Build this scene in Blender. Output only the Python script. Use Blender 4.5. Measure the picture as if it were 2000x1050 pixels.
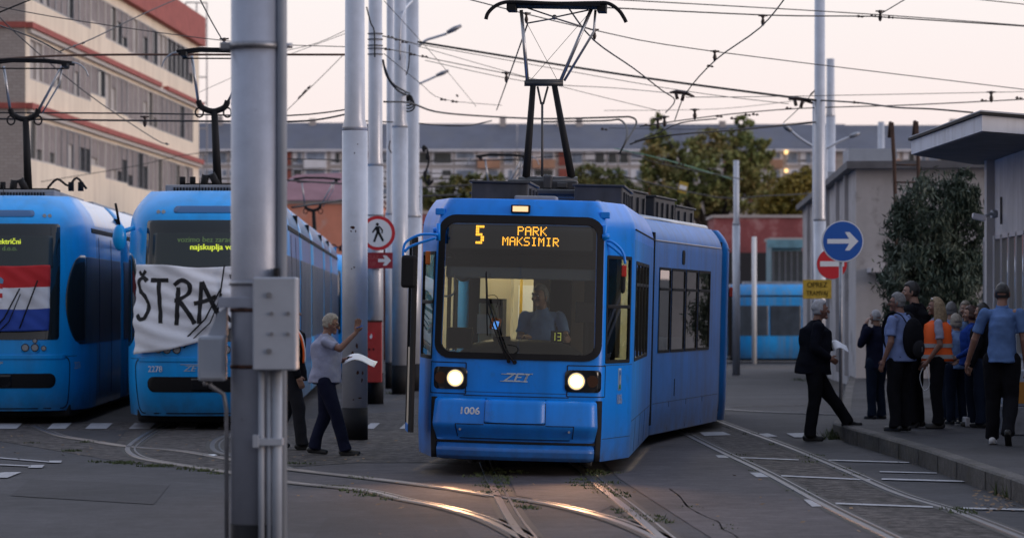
import bpy, bmesh, math, random
from mathutils import Vector, Matrix, noise
random.seed(7)
R = math.radians
PI = math.pi
scene = bpy.context.scene
for o in list(bpy.data.objects): bpy.data.objects.remove(o)

# ------------------------------------------------------------------ camera
F = 5500.0; YH = 590.0; H = 1.8            # focal length and horizon in pixels of the 2000x1050 photo
cd = bpy.data.cameras.new('camera'); cam = bpy.data.objects.new('camera', cd); scene.collection.objects.link(cam)
cam.location = (0, 0, H); cam.rotation_euler = (R(90), 0, 0)
cd.sensor_width = 36; cd.lens = 36 * F / 2000; cd.shift_y = (YH - 525) / 2000
cd.clip_start = 0.5; cd.clip_end = 3000
cd.dof.use_dof = True; cd.dof.focus_distance = 30.5; cd.dof.aperture_fstop = 2.5
scene.camera = cam
scene.render.resolution_x = 1024; scene.render.resolution_y = 537
# ------------------------------------------------------------------ world
SUN_EL, SUN_AZ = 7.0, 112.0               # azimuth: 0 = +Y (away from camera), 90 = +X (right)
w = bpy.data.worlds.new('World'); scene.world = w; w.use_nodes = True
nt = w.node_tree; nt.nodes.clear()
def N(nt, t, **k):
    n = nt.nodes.new(t)
    for a, b in k.items():
        if a in n.inputs: n.inputs[a].default_value = b
        else: setattr(n, a, b)
    return n
def L(nt, a, b): nt.links.new(a, b)
def ramp(nt, stops, src=None, interp='LINEAR'):
    r = nt.nodes.new('ShaderNodeValToRGB'); r.color_ramp.interpolation = interp
    e = r.color_ramp.elements
    while len(e) < len(stops): e.new(0.5)
    for i, (p, c) in enumerate(stops):
        e[i].position = p; e[i].color = (c[0], c[1], c[2], 1)
    if src is not None: L(nt, src, r.inputs[0])
    return r
def mth(nt, op, a, b=None, clamp=False):
    m = nt.nodes.new('ShaderNodeMath'); m.operation = op; m.use_clamp = clamp
    for i, v in enumerate((a, b)):
        if v is None: continue
        if isinstance(v, (int, float)): m.inputs[i].default_value = v
        else: L(nt, v, m.inputs[i])
    return m.outputs[0]
tc = N(nt, 'ShaderNodeTexCoord'); sx = N(nt, 'ShaderNodeSeparateXYZ'); L(nt, tc.outputs['Generated'], sx.inputs[0])
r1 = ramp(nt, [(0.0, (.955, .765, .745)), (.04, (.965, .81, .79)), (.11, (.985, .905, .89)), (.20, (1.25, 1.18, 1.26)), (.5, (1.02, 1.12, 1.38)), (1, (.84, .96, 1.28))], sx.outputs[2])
# the afterglow is brightest beyond the scene and weakest behind the camera
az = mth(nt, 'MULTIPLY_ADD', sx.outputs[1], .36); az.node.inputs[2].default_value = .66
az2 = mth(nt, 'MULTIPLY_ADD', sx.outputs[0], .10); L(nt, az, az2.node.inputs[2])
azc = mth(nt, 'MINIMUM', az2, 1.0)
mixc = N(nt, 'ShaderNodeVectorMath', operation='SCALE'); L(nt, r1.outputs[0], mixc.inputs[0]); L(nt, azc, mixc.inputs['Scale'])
sky = N(nt, 'ShaderNodeTexSky'); sky.sky_type = 'NISHITA'; sky.sun_disc = False; sky.sun_elevation = R(SUN_EL); sky.sun_rotation = R(SUN_AZ)
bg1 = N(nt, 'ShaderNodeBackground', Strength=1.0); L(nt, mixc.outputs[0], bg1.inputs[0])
bg2 = N(nt, 'ShaderNodeBackground', Strength=0.006); L(nt, sky.outputs[0], bg2.inputs[0])
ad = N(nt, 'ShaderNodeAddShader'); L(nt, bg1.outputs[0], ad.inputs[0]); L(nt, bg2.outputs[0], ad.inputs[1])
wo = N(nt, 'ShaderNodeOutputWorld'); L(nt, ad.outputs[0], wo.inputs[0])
sd = bpy.data.lights.new('sun', 'SUN'); sun = bpy.data.objects.new('sun', sd); scene.collection.objects.link(sun)
sd.energy = 1.15; sd.angle = R(25); sd.color = (1, .80, .68)
ea, aa = R(SUN_EL), R(SUN_AZ)
sv = Vector((math.sin(aa) * math.cos(ea), math.cos(aa) * math.cos(ea), math.sin(ea)))
sun.rotation_euler = sv.to_track_quat('Z', 'Y').to_euler()
scene.view_settings.view_transform = 'Standard'; scene.view_settings.look = 'None'
scene.view_settings.exposure = 0.0; scene.view_settings.gamma = 1
try: scene.cycles.transparent_max_bounces = 16; scene.cycles.max_bounces = 8; scene.cycles.sample_clamp_indirect = 4
except Exception: pass

# ------------------------------------------------------------------ helpers
def gz(d):                                  # the ground falls gently away beyond 50 m
    return 0 if d < 50 else max(-(d - 50) / 70 * .8, -.95)
def P(x, y, d): return Vector(((x - 1000) * d / F, d, H - (y - YH) * d / F))
def G(x, y):
    d = H * F / max(y - YH, 1)
    for _ in range(8): d = (H - gz(d)) * F / (y - YH)
    return Vector(((x - 1000) * d / F, d, gz(d)))
def GX(x, d): return Vector(((x - 1000) * d / F, d, gz(d)))
def link(o): scene.collection.objects.link(o); return o
def tag(o, label, cat, group=None, kind=None):
    if label: o['label'] = label
    if cat: o['category'] = cat
    if group: o['group'] = group
    if kind: o['kind'] = kind
    return o
def thing(name, label, cat, loc=(0, 0, 0), rz=0, group=None):
    o = link(bpy.data.objects.new(name, None)); o.location = loc; o.rotation_euler = (0, 0, rz); o.empty_display_size = .2
    return tag(o, label, cat, group)
class MB:
    def __init__(s): s.bm = bmesh.new(); s.mi = 0; s.smooth = False
    def face(s, vs, sm=None):
        try: f = s.bm.faces.new(vs)
        except ValueError: return
        f.material_index = s.mi; f.smooth = s.smooth if sm is None else sm
        return f
    def v(s, p): return s.bm.verts.new(p)
    def poly(s, pts, sm=False): return s.face([s.v(p) for p in pts], sm)
    def box(s, c, d, rz=0, M=None, bev=0):
        x, y, z = d[0] / 2, d[1] / 2, d[2] / 2
        T = Matrix.Translation(c) @ (M if M is not None else Matrix.Rotation(rz, 4, 'Z'))
        vs = [s.v(T @ Vector((a * x, b * y, e * z))) for a in (-1, 1) for b in (-1, 1) for e in (-1, 1)]
        fs = [s.face([vs[i] for i in q], False) for q in ((0, 1, 3, 2), (4, 6, 7, 5), (0, 4, 5, 1), (2, 3, 7, 6), (0, 2, 6, 4), (1, 5, 7, 3))]
        if bev:
            es = list({e for f in fs for e in f.edges})
            r = bmesh.ops.bevel(s.bm, geom=es, offset=bev, segments=2, affect='EDGES', profile=.5)
            for f in r['faces']: f.material_index = s.mi
        return s
    def bx(s, a, b, bev=0):
        return s.box([(a[i] + b[i]) / 2 for i in range(3)], [abs(b[i] - a[i]) for i in range(3)], bev=bev)
    def tube(s, pts, r, n=8, caps=True, smooth=True):
        pts = [Vector(p) for p in pts]
        rs = r if isinstance(r, (list, tuple)) else [r] * len(pts)
        rings = []; up = None
        for i, p in enumerate(pts):
            t = (pts[min(i + 1, len(pts) - 1)] - pts[max(i - 1, 0)])
            if t.length < 1e-9: t = Vector((0, 0, 1))
            t.normalize()
            if up is None:
                up = Vector((0, 0, 1)) if abs(t.z) < .9 else Vector((1, 0, 0))
            a = t.cross(up); 
            if a.length < 1e-6: a = t.cross(Vector((1, .1, 0)))
            a.normalize(); b = a.cross(t).normalized(); up = b
            rr = rs[i]; ra, rb = rr if isinstance(rr, (tuple, list)) else (rr, rr)
            rings.append([s.v(p + a * ra * math.cos(2 * PI * k / n) + b * rb * math.sin(2 * PI * k / n)) for k in range(n)])
        for i in range(len(rings) - 1):
            for k in range(n):
                s.face([rings[i][k], rings[i + 1][k], rings[i + 1][(k + 1) % n], rings[i][(k + 1) % n]], smooth)
        if caps: s.face(rings[0], False); s.face(rings[-1][::-1], False)
        return s
    def cap(s, a, b, ra, rb, n=12, fl=1.0):     # tapered capsule
        a, b = Vector(a), Vector(b); d = (b - a); l = d.length or 1e-4; d = d / l
        pts, rs = [], []
        for k in range(4):
            t = PI / 2 * (k + .15) / 4; pts.append(a - d * ra * math.cos(t)); rs.append(ra * math.sin(t))
        for k in range(5): pts.append(a.lerp(b, k / 4)); rs.append(ra + (rb - ra) * k / 4)
        for k in range(3, -1, -1):
            t = PI / 2 * (k + .15) / 4; pts.append(b + d * rb * math.cos(t)); rs.append(rb * math.sin(t))
        return s.tube(pts, [(r, r * fl) for r in rs] if fl != 1 else rs, n)
    def ell(s, c, r, n=16, m=10, M=None, fn=None):
        c = Vector(c); rows = []
        for j in range(m + 1):
            th = PI * j / m; row = []
            for i in range(n if 0 < j < m else 1):
                ph = 2 * PI * i / n
                d = Vector((math.sin(th) * math.cos(ph), math.sin(th) * math.sin(ph), math.cos(th)))
                q = Vector((d.x * r[0], d.y * r[1], d.z * r[2]))
                if fn: q = fn(d, q)
                if M is not None: q = M @ q
                row.append(s.v(c + q))
            rows.append(row)
        for j in range(m):
            A, B = rows[j], rows[j + 1]
            for i in range(n):
                if len(A) == 1: s.face([A[0], B[i], B[(i + 1) % n]], True)
                elif len(B) == 1: s.face([A[i], B[0], A[(i + 1) % n]], True)
                else: s.face([A[i], B[i], B[(i + 1) % n], A[(i + 1) % n]], True)
        return s
    def disc(s, c, nrm, r, th=.01, n=24):       # a short cylinder, c = centre of the front face
        c = Vector(c); nrm = Vector(nrm).normalized()
        return s.tube([c - nrm * th, c], r, n)
    def prism(s, pts, ext):                     # polygon extruded along a vector
        e = Vector(ext); a = [s.v(p) for p in pts]; b = [s.v(Vector(p) + e) for p in pts]; n = len(a)
        s.face(a, False); s.face(b[::-1], False)
        for i in range(n): s.face([a[i], b[i], b[(i + 1) % n], a[(i + 1) % n]], False)
        return s
    def grid(s, rows, sm=True):
        V = [[s.v(p) for p in r] for r in rows]
        for j in range(len(V) - 1):
            for i in range(len(V[0]) - 1): s.face([V[j][i], V[j][i + 1], V[j + 1][i + 1], V[j + 1][i]], sm)
        return V
    def build(s, name, mats, parent=None, origin=None, normals=True):
        if normals: bmesh.ops.recalc_face_normals(s.bm, faces=s.bm.faces)
        me = bpy.data.meshes.new(name)
        if parent is None and origin is None and s.bm.verts:
            xs = [v.co.x for v in s.bm.verts]; ys = [v.co.y for v in s.bm.verts]; zs = [v.co.z for v in s.bm.verts]
            origin = ((min(xs) + max(xs)) / 2, (min(ys) + max(ys)) / 2, min(zs))
        if origin is not None: bmesh.ops.translate(s.bm, verts=s.bm.verts, vec=-Vector(origin))
        s.bm.to_mesh(me); s.bm.free()
        for m in (mats if isinstance(mats, (list, tuple)) else [mats]): me.materials.append(m)
        o = link(bpy.data.objects.new(name, me)); o.parent = parent
        if origin is not None: o.location = origin
        return o
def copy_tree(o, parent=None):
    c = link(o.copy()); c.parent = parent
    for ch in kids.get(o.name, []): copy_tree(ch, c)
    return c
kids = {}
def index_kids():
    kids.clear()
    for o in bpy.data.objects:
        if o.parent: kids.setdefault(o.parent.name, []).append(o)
RQ = []
def remesh(o, vox, smooth=2, disp=None):        # queued; all are evaluated together at the end of the script
    m = o.modifiers.new('r', 'REMESH'); m.mode = 'VOXEL'; m.voxel_size = vox; m.use_smooth_shade = True
    if smooth:
        m2 = o.modifiers.new('s', 'SMOOTH'); m2.factor = .5; m2.iterations = smooth
    RQ.append((o, disp))
def flush_remesh():
    dg = bpy.context.evaluated_depsgraph_get(); res = [bpy.data.meshes.new_from_object(o.evaluated_get(dg)) for o, _ in RQ]
    for (o, disp), me in zip(RQ, res):
        mats = list(o.data.materials); o.modifiers.clear(); o.data = me; me.materials.clear()
        for q in mats: me.materials.append(q)
        me.polygons.foreach_set('use_smooth', [True] * len(me.polygons))
        if disp:
            sc, amp, sd_ = disp; off = Vector(sd_)
            n_ = len(me.vertices); co = [0.0] * (3 * n_); nn = [0.0] * (3 * n_); me.vertices.foreach_get('co', co); me.vertices.foreach_get('normal', nn)
            for i in range(0, 3 * n_, 3):
                f = noise.noise(Vector((co[i] * sc[0], co[i + 1] * sc[1], co[i + 2] * sc[2])) + off) * amp
                co[i] += nn[i] * f; co[i + 1] += nn[i + 1] * f; co[i + 2] += nn[i + 2] * f
            me.vertices.foreach_set('co', co); me.update()
    RQ.clear()
_tc = {}
def text_tris(s, shear=0.0):                    # (verts2d, faces) of a string set in the built-in font, height of capitals about .7
    k = (s, shear)
    if k in _tc: return _tc[k]
    cu = bpy.data.curves.new('t', 'FONT'); cu.body = s; cu.align_x = 'CENTER'; cu.align_y = 'CENTER'; cu.shear = shear; cu.resolution_u = 3
    o = bpy.data.objects.new('t', cu); scene.collection.objects.link(o)
    dg = bpy.context.evaluated_depsgraph_get(); me = o.evaluated_get(dg).to_mesh()
    vs = [(v.co.x, v.co.y) for v in me.vertices]; fs = [tuple(p.vertices) for p in me.polygons]
    o.evaluated_get(dg).to_mesh_clear(); bpy.data.objects.remove(o); bpy.data.curves.remove(cu)
    _tc[k] = (vs, fs); return _tc[k]
def put_text(mb, s, fn, size=1.0, wscale=1.0, shear=0.0, bold=0.0):   # fn(x, z) -> point
    vs, fs = text_tris(s, shear)
    offs = [(0, 0)] if not bold else [(0, 0), (bold, 0), (-bold, 0)]
    for k, (ox, oy) in enumerate(offs):
        V = [mb.v(fn((x + ox) * size * wscale, (y + oy) * size)) for x, y in vs]
        for f in fs: mb.face([V[i] for i in f], False)

# ------------------------------------------------------------------ materials
MATS = {}
def mat(name, col, rough=.6, metal=0.0, var=0.0, scale=5.0, bump=0.0, bscale=40.0, spec=.5, coat=0.0, col2=None, dirt=None, streak=None, em=None, ems=0.0, grime=None):
    if name in MATS: return MATS[name]
    m = bpy.data.materials.new(name); m.use_nodes = True; t = m.node_tree; b = t.nodes['Principled BSDF']
    b.inputs['Base Color'].default_value = (*col, 1); b.inputs['Roughness'].default_value = rough; b.inputs['Metallic'].default_value = metal
    b.inputs['Specular IOR Level'].default_value = spec; b.inputs['Coat Weight'].default_value = coat; b.inputs['Coat Roughness'].default_value = .08
    tcn = N(t, 'ShaderNodeTexCoord'); co = tcn.outputs['Object']
    if var or col2:
        n = N(t, 'ShaderNodeTexNoise', Scale=scale, Detail=6.0, Roughness=.62); L(t, co, n.inputs['Vector'])
        c2 = col2 or tuple(c * (1 - var) for c in col); c1 = col if col2 else tuple(min(1, c * (1 + var)) for c in col)
        rp = ramp(t, [(.34, c2), (.66, c1)], n.outputs['Fac']); out = rp.outputs[0]
        if streak:                              # vertical runs
            mp = N(t, 'ShaderNodeMapping'); mp.inputs['Scale'].default_value = (streak[0], streak[0], streak[0] * .06); L(t, co, mp.inputs[0])
            n2 = N(t, 'ShaderNodeTexNoise', Scale=1.0, Detail=5.0); L(t, mp.outputs[0], n2.inputs['Vector'])
            r2 = ramp(t, [(.45, (0, 0, 0)), (.72, (1, 1, 1))], n2.outputs['Fac'])
            mx = N(t, 'ShaderNodeMix', data_type='RGBA'); L(t, mth(t, 'MULTIPLY', r2.outputs[0], streak[2]), mx.inputs['Factor'])
            L(t, out, mx.inputs['A']); mx.inputs['B'].default_value = (*streak[1], 1); out = mx.outputs['Result']
        if dirt:
            n3 = N(t, 'ShaderNodeTexNoise', Scale=dirt[0], Detail=8.0, Roughness=.7); L(t, co, n3.inputs['Vector'])
            r3 = ramp(t, [(dirt[2], (0, 0, 0)), (dirt[2] + .1, (1, 1, 1))], n3.outputs['Fac'])
            mx = N(t, 'ShaderNodeMix', data_type='RGBA'); L(t, mth(t, 'MULTIPLY', r3.outputs[0], dirt[3] if len(dirt) > 3 else .8), mx.inputs['Factor'])
            L(t, out, mx.inputs['A']); mx.inputs['B'].default_value = (*dirt[1], 1); out = mx.outputs['Result']
        if grime:                               # road dirt thrown up on the lower body
            sz = N(t, 'ShaderNodeSeparateXYZ'); L(t, co, sz.inputs[0]); mr = N(t, 'ShaderNodeMapRange'); L(t, sz.outputs[2], mr.inputs[0]); mr.inputs[1].default_value = .15; mr.inputs[2].default_value = grime; mr.inputs[3].default_value = 1; mr.inputs[4].default_value = 0
            ng = N(t, 'ShaderNodeTexNoise', Scale=4.0, Detail=8.0, Roughness=.7); L(t, co, ng.inputs['Vector'])
            fg = mth(t, 'MULTIPLY', mth(t, 'POWER', mr.outputs[0], 1.3), mth(t, 'MULTIPLY', ng.outputs[0], 1.3), True)
            mx = N(t, 'ShaderNodeMix', data_type='RGBA'); L(t, fg, mx.inputs['Factor']); L(t, out, mx.inputs['A']); mx.inputs['B'].default_value = (.055, .052, .052, 1); out = mx.outputs['Result']
        L(t, out, b.inputs['Base Color'])
    if bump:
        n = N(t, 'ShaderNodeTexNoise', Scale=bscale, Detail=5.0); L(t, co, n.inputs['Vector'])
        bp = N(t, 'ShaderNodeBump', Strength=bump, Distance=.02); L(t, n.outputs['Fac'], bp.inputs['Height']); L(t, bp.outputs[0], b.inputs['Normal'])
    if em: b.inputs['Emission Color'].default_value = (*em, 1); b.inputs['Emission Strength'].default_value = ems
    MATS[name] = m; return m
def glass(name, tint=(.75, .82, .82), dark=.0, ior=1.5, rough=.0, refl=1.0, bias=0.0):
    m = bpy.data.materials.new(name); m.use_nodes = True; t = m.node_tree; t.nodes.clear()
    tr = N(t, 'ShaderNodeBsdfTransparent'); tr.inputs[0].default_value = (*tint, 1)
    gl = N(t, 'ShaderNodeBsdfGlossy', Roughness=rough); gl.inputs[0].default_value = (refl, refl, refl, 1)
    fr = N(t, 'ShaderNodeFresnel', IOR=ior); f2 = mth(t, 'MULTIPLY_ADD', fr.outputs[0], 1.0); f2.node.inputs[2].default_value = bias; f2.node.use_clamp = True
    mx = N(t, 'ShaderNodeMixShader'); L(t, f2, mx.inputs[0]); L(t, tr.outputs[0], mx.inputs[1]); L(t, gl.outputs[0], mx.inputs[2])
    o = N(t, 'ShaderNodeOutputMaterial'); L(t, mx.outputs[0], o.inputs[0]); MATS[name] = m; return m
def emis(name, col, s):
    m = bpy.data.materials.new(name); m.use_nodes = True; t = m.node_tree; t.nodes.clear()
    e = N(t, 'ShaderNodeEmission', Strength=s); e.inputs[0].default_value = (*col, 1)
    o = N(t, 'ShaderNodeOutputMaterial'); L(t, e.outputs[0], o.inputs[0]); return m

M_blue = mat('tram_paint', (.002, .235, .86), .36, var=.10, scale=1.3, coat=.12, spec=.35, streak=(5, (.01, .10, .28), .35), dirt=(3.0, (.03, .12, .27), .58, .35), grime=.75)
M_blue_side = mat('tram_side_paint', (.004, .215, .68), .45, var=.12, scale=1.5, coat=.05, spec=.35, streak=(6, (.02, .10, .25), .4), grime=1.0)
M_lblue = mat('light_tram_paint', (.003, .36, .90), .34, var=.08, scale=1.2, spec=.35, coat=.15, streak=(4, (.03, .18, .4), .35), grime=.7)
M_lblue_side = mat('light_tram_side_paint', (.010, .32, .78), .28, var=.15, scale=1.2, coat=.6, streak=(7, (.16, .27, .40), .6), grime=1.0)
M_grey_roof = mat('roof_grey', (.22, .23, .25), .55, var=.2, scale=4)
M_black = mat('black_rubber', (.010, .010, .012), .7, spec=.25)
M_blackg = mat('black_gloss', (.008, .009, .012), .12, spec=.6)
M_box = mat('roof_box_dark', (.035, .038, .045), .45, var=.3, scale=3, streak=(8, (.08, .08, .09), .4))
M_darkglass = mat('dark_tram_glass', (.010, .020, .028), .06, spec=.7)
M_sideglass = mat('dark_side_glass', (.045, .062, .085), .30, spec=.5, var=.3, scale=2)
M_glass = glass('clear_glass', (.62, .66, .66), bias=.03)
M_glass_d = glass('smoked_glass', (.58, .66, .62), bias=.09)
M_lensglass = glass('lens_glass', (.95, .95, .95))
M_steel = mat('galvanised_steel', (.34, .37, .45), .42, metal=.25, var=.07, scale=6, streak=(5, (.25, .27, .33), .45), dirt=(9, (.16, .15, .15), .66, .6), bump=.08, bscale=60)
M_steel2 = mat('painted_pole_steel', (.50, .52, .575), .36, metal=.35, var=.07, scale=5, streak=(5, (.38, .40, .45), .4), bump=.06, bscale=70)
M_pipe = mat('dull_metal', (.25, .26, .29), .45, metal=.7, var=.2, scale=10)
M_alu = mat('aluminium', (.42, .44, .48), .35, metal=.8)
M_rust = mat('rusty_paint', (.06, .022, .014), .8, var=.5, scale=30)
M_boxgrey = mat('grey_enamel', (.30, .335, .40), .5, var=.07, scale=3)
M_white = mat('white_paint', (.75, .76, .78), .5, var=.05, scale=8)
M_lamp_off = mat('lamp_lens', (.30, .32, .34), .12, spec=.8)
M_wire = mat('wire_dark', (.02, .02, .022), .6)
M_ins = mat('insulator_brown', (.035, .02, .018), .35)
M_red = mat('red_enamel', (.42, .035, .03), .5, var=.12, scale=5)
M_signred = mat('sign_red', (.55, .02, .03), .45)
M_signblue = mat('sign_blue', (.015, .10, .42), .4)
M_signwhite = mat('sign_white', (.72, .75, .80), .45)
M_yellow_s = mat('sign_yellow', (.42, .29, .035), .6, var=.2, scale=8)
M_yellow = mat('handrail_yellow', (.75, .50, .02), .35)
M_cream = mat('cream_panel', (.60, .55, .42), .5)
M_beige = mat('cab_partition', (.40, .30, .23), .6)
M_amber = emis('amber_led', (1.0, .42, .03), 3.2)
M_green = emis('yellow_green_led', (.72, .85, .08), .9)
M_dimgreen = emis('dim_led', (.10, .16, .08), .8)
M_head = emis('headlight_glow', (1.0, .80, .52), 7)
M_mark = emis('marker_glow', (1.0, .55, .30), 1.5)
M_warm = emis('saloon_lamp', (1.0, .80, .46), 13.0)
M_screen = emis('phone_screen', (.10, .30, .8), 1.6)
M_farlamp = emis('lit_window', (1.0, .62, .25), 2.2)
M_tail = mat('red_lens', (.5, .02, .015), .15)
M_orange = mat('orange_lens', (.7, .16, .02), .3)

# ------------------------------------------------------------------ ground
def asphalt(name, base, sc=1.0, spk=.4, bump=.25, patch=None, fine=38.0, wdt=.11):
    m = bpy.data.materials.new(name); m.use_nodes = True; t = m.node_tree; b = t.nodes['Principled BSDF']
    tcn = N(t, 'ShaderNodeTexCoord'); co = tcn.outputs['Object']
    n1 = N(t, 'ShaderNodeTexNoise', Scale=.35 * sc, Detail=8.0, Roughness=.6); L(t, co, n1.inputs[0])
    n2 = N(t, 'ShaderNodeTexNoise', Scale=fine * sc, Detail=4.0, Roughness=.7); L(t, co, n2.inputs[0])
    n3 = N(t, 'ShaderNodeTexNoise', Scale=4.0 * sc, Detail=8.0, Roughness=.75); L(t, co, n3.inputs[0])
    a = mth(t, 'MULTIPLY', n1.outputs[0], .5); bb = mth(t, 'MULTIPLY', n2.outputs[0], spk); c = mth(t, 'MULTIPLY', n3.outputs[0], .5)
    s = mth(t, 'DIVIDE', mth(t, 'ADD', mth(t, 'ADD', a, bb), c), 1 + spk); k = .5
    lo = tuple(x * .42 for x in base); hi = tuple(x * 1.75 for x in base)
    rp = ramp(t, [(.5 - wdt, lo), (.5, base), (.5 + wdt, hi)], s)
    out = rp.outputs[0]
    if patch:
        n4 = N(t, 'ShaderNodeTexNoise', Scale=patch[0], Detail=7.0, Roughness=.7); L(t, co, n4.inputs[0])
        r4 = ramp(t, [(patch[2], (0, 0, 0)), (patch[2] + .07, (1, 1, 1))], n4.outputs[0])
        mx = N(t, 'ShaderNodeMix', data_type='RGBA'); L(t, mth(t, 'MULTIPLY', r4.outputs[0], .75), mx.inputs['Factor']); L(t, out, mx.inputs['A']); mx.inputs['B'].default_value = (*patch[1], 1); out = mx.outputs['Result']
    L(t, out, b.inputs['Base Color']); b.inputs['Roughness'].default_value = .78; b.inputs['Specular IOR Level'].default_value = .25
    bp = N(t, 'ShaderNodeBump', Strength=bump, Distance=.03); L(t, mth(t, 'ADD', n2.outputs[0], n3.outputs[0]), bp.inputs['Height']); L(t, bp.outputs[0], b.inputs['Normal'])
    MATS[name] = m; return m
M_asph = asphalt('asphalt', (.035, .034, .039), patch=(1.3, (.025, .024, .027), .58))
M_cobble = asphalt('stone_setts', (.062, .053, .050), 1.0, 3.0, 1.5, patch=(1.6, (.026, .021, .016), .54), fine=7.0, wdt=.07)
M_cpatch = asphalt('worn_concrete_apron', (.058, .050, .054), 1.0, .35, .2, patch=(1.1, (.045, .041, .046), .60))
M_apatch = asphalt('asphalt_repair', (.027, .026, .030), 1.0, .4, .3)
M_pave = asphalt('pavement_asphalt', (.035, .034, .038), 1.2, .4, .3)
M_kerb = asphalt('kerb_stone', (.085, .08, .078), 2.0, .6, .5, patch=(3, (.07, .065, .05), .56))
M_paint = mat('road_paint', (.30, .30, .32), .7, var=.25, scale=9, dirt=(14, (.10, .10, .105), .56, .8))
M_grass = mat('weed_green', (.060, .082, .028), .8, var=.4, scale=9)
M_railtop = mat('rail_steel', (.13, .115, .11), .36, metal=.75, var=.12, scale=4)
M_railold = mat('worn_rail_steel', (.085, .082, .088), .50, metal=.35, var=.2, scale=6)
M_groove = mat('rail_groove', (.03, .026, .022), .8, var=.3, scale=20)

g = MB(); ys = [-60, 0, 20, 35, 50, 65, 85, 105, 120, 160, 300, 600, 2400]
rows = [[(x, y, gz(y)) for x in (-900, -60, -25, -8, 0, 8, 25, 60, 900)] for y in ys]; g.grid(rows, False)
tag(g.build('ground', M_asph, origin=(0, 0, 0)), None, None, kind='structure')
def sheet(name, pts, m, lift=.004, dens=1.5):
    b = MB(); b.poly([Vector((p[0], p[1], gz(p[1]) + lift)) for p in pts]); return tag(b.build(name, m, origin=(0, 0, 0)), None, None, kind='structure')
# stone-sett zones, from pixel outlines on the ground
zone = [G(-60, 826), G(560, 822), G(800, 800), G(880, 800), G(900, 880), G(930, 906), G(830, 903), G(700, 903), G(560, 912), G(440, 924), G(360, 914), G(260, 905), G(170, 890), G(100, 878), G(0, 861), G(-60, 856)]
sheet('gravel', zone, M_cobble, .004)
trk = [G(1318, 838), G(1445, 838), G(1545, 876), G(1650, 920), G(1755, 965), G(1860, 998), G(2000, 1052), G(2060, 1076), G(1800, 1082), G(1737, 1050), G(1608, 986), G(1496, 925), G(1405, 881)]
sheet('paved_track', trk, M_cobble, .004)
sheet('gravel', [G(560, 800), G(800, 780), G(840, 752), G(560, 752)], M_cobble, .006)
sheet('concrete_apron', [G(558, 914), G(700, 905), G(830, 905), G(935, 908), G(955, 960), G(968, 968), G(870, 953), G(730, 935)], M_cpatch, .005)
sheet('concrete_apron', [G(558, 921), G(730, 940), G(870, 958), G(968, 975), G(990, 1010), G(960, 1014), G(870, 988), G(790, 972), G(710, 954), G(558, 938)], M_cpatch, .005)
sheet('concrete_apron', [G(985, 912), G(1128, 912), G(1160, 950), G(1200, 985), G(1165, 1002), G(1070, 980), G(1010, 968)], M_cpatch, .005)
sheet('concrete_apron', [G(1180, 905), G(1330, 846), G(1400, 885), G(1500, 932), G(1620, 1000), G(1720, 1050), G(1420, 1070), G(1310, 1000), G(1210, 935)], M_cpatch, .005)
sheet('asphalt_patch', [G(60, 935), G(330, 948), G(300, 985), G(20, 968)], M_apatch, .005); sheet('asphalt_patch', [G(110, 842), G(250, 840), G(225, 866), G(150, 860)], M_apatch, .008)
sheet('asphalt_patch', [G(640, 1010), G(880, 1002), G(930, 1060), G(600, 1062)], M_apatch, .005)
sheet('paved_track', [G(1420, 712), G(1570, 712), G(1640, 735), G(1640, 790), G(1430, 795)], M_cobble, .004)

# pavement with kerb on the right
def pvz(d): return .20 if d < 37 else max(.03, .20 - (d - 37) / 6 * .17)
kb = [G(2200, 1075), G(2000, 985), G(1925, 957), G(1850, 929), G(1775, 902), G(1700, 878), G(1655, 864), G(1630, 850), G(1628, 834), G(1640, 806), G(1652, 765), G(1668, 738)]
def smoothp(pts, n=3):
    out = []
    for i in range(len(pts) - 1):
        for k in range(n):
            t = k / n; p0 = pts[max(i - 1, 0)]; p1 = pts[i]; p2 = pts[i + 1]; p3 = pts[min(i + 2, len(pts) - 1)]
            out.append(.5 * ((2 * p1) + (p2 - p0) * t + (2 * p0 - 5 * p1 + 4 * p2 - p3) * t * t + (3 * p1 - p0 - 3 * p2 + p3) * t ** 3))
    out.append(pts[-1].copy()); return out
kp = smoothp(kb, 4)
pv = MB(); rows = []
for p in kp:
    z = pvz(p.y); rows.append([Vector((p.x + .16, p.y + .1, z - .004))] + [Vector((p.x + .16 + (26 - p.x) * f, p.y + .1 + f * 6, pvz(p.y + .1 + 6 * f) - .004)) for f in (.03, .1, .3, 1)])
pv.grid(rows, False); tag(pv.build('pavement', M_pave, origin=(0, 0, 0)), None, None, kind='structure')
kbm = MB(); acc = 0; seg = [kp[0]]
prof = []
for i, p in enumerate(kp):
    t = (kp[min(i + 1, len(kp) - 1)] - kp[max(i - 1, 0)]); t.z = 0; t.normalize(); n = Vector((t.y, -t.x, 0))
    if n.x < 0 and n.y > -.9 and p.y > 0 and (p.x + n.x) < p.x: n = n
    n = Vector((-t.y, t.x, 0)) if (Vector((-t.y, t.x, 0)).x < 0) else Vector((t.y, -t.x, 0))
    z = pvz(p.y); b0 = gz(p.y)
    prof.append([p + Vector((0, 0, -.02)) - p.z * Vector((0, 0, 1)), Vector((p.x, p.y, z - .02)), Vector((p.x - n.x * .02, p.y - n.y * .02, z)), Vector((p.x - n.x * .17, p.y - n.y * .17, z)), Vector((p.x - n.x * .17, p.y - n.y * .17, z - .05))])
kbm.grid(prof, False)
kerb = tag(kbm.build('kerb', M_kerb, origin=(0, 0, 0)), None, None, kind='structure')
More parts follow.
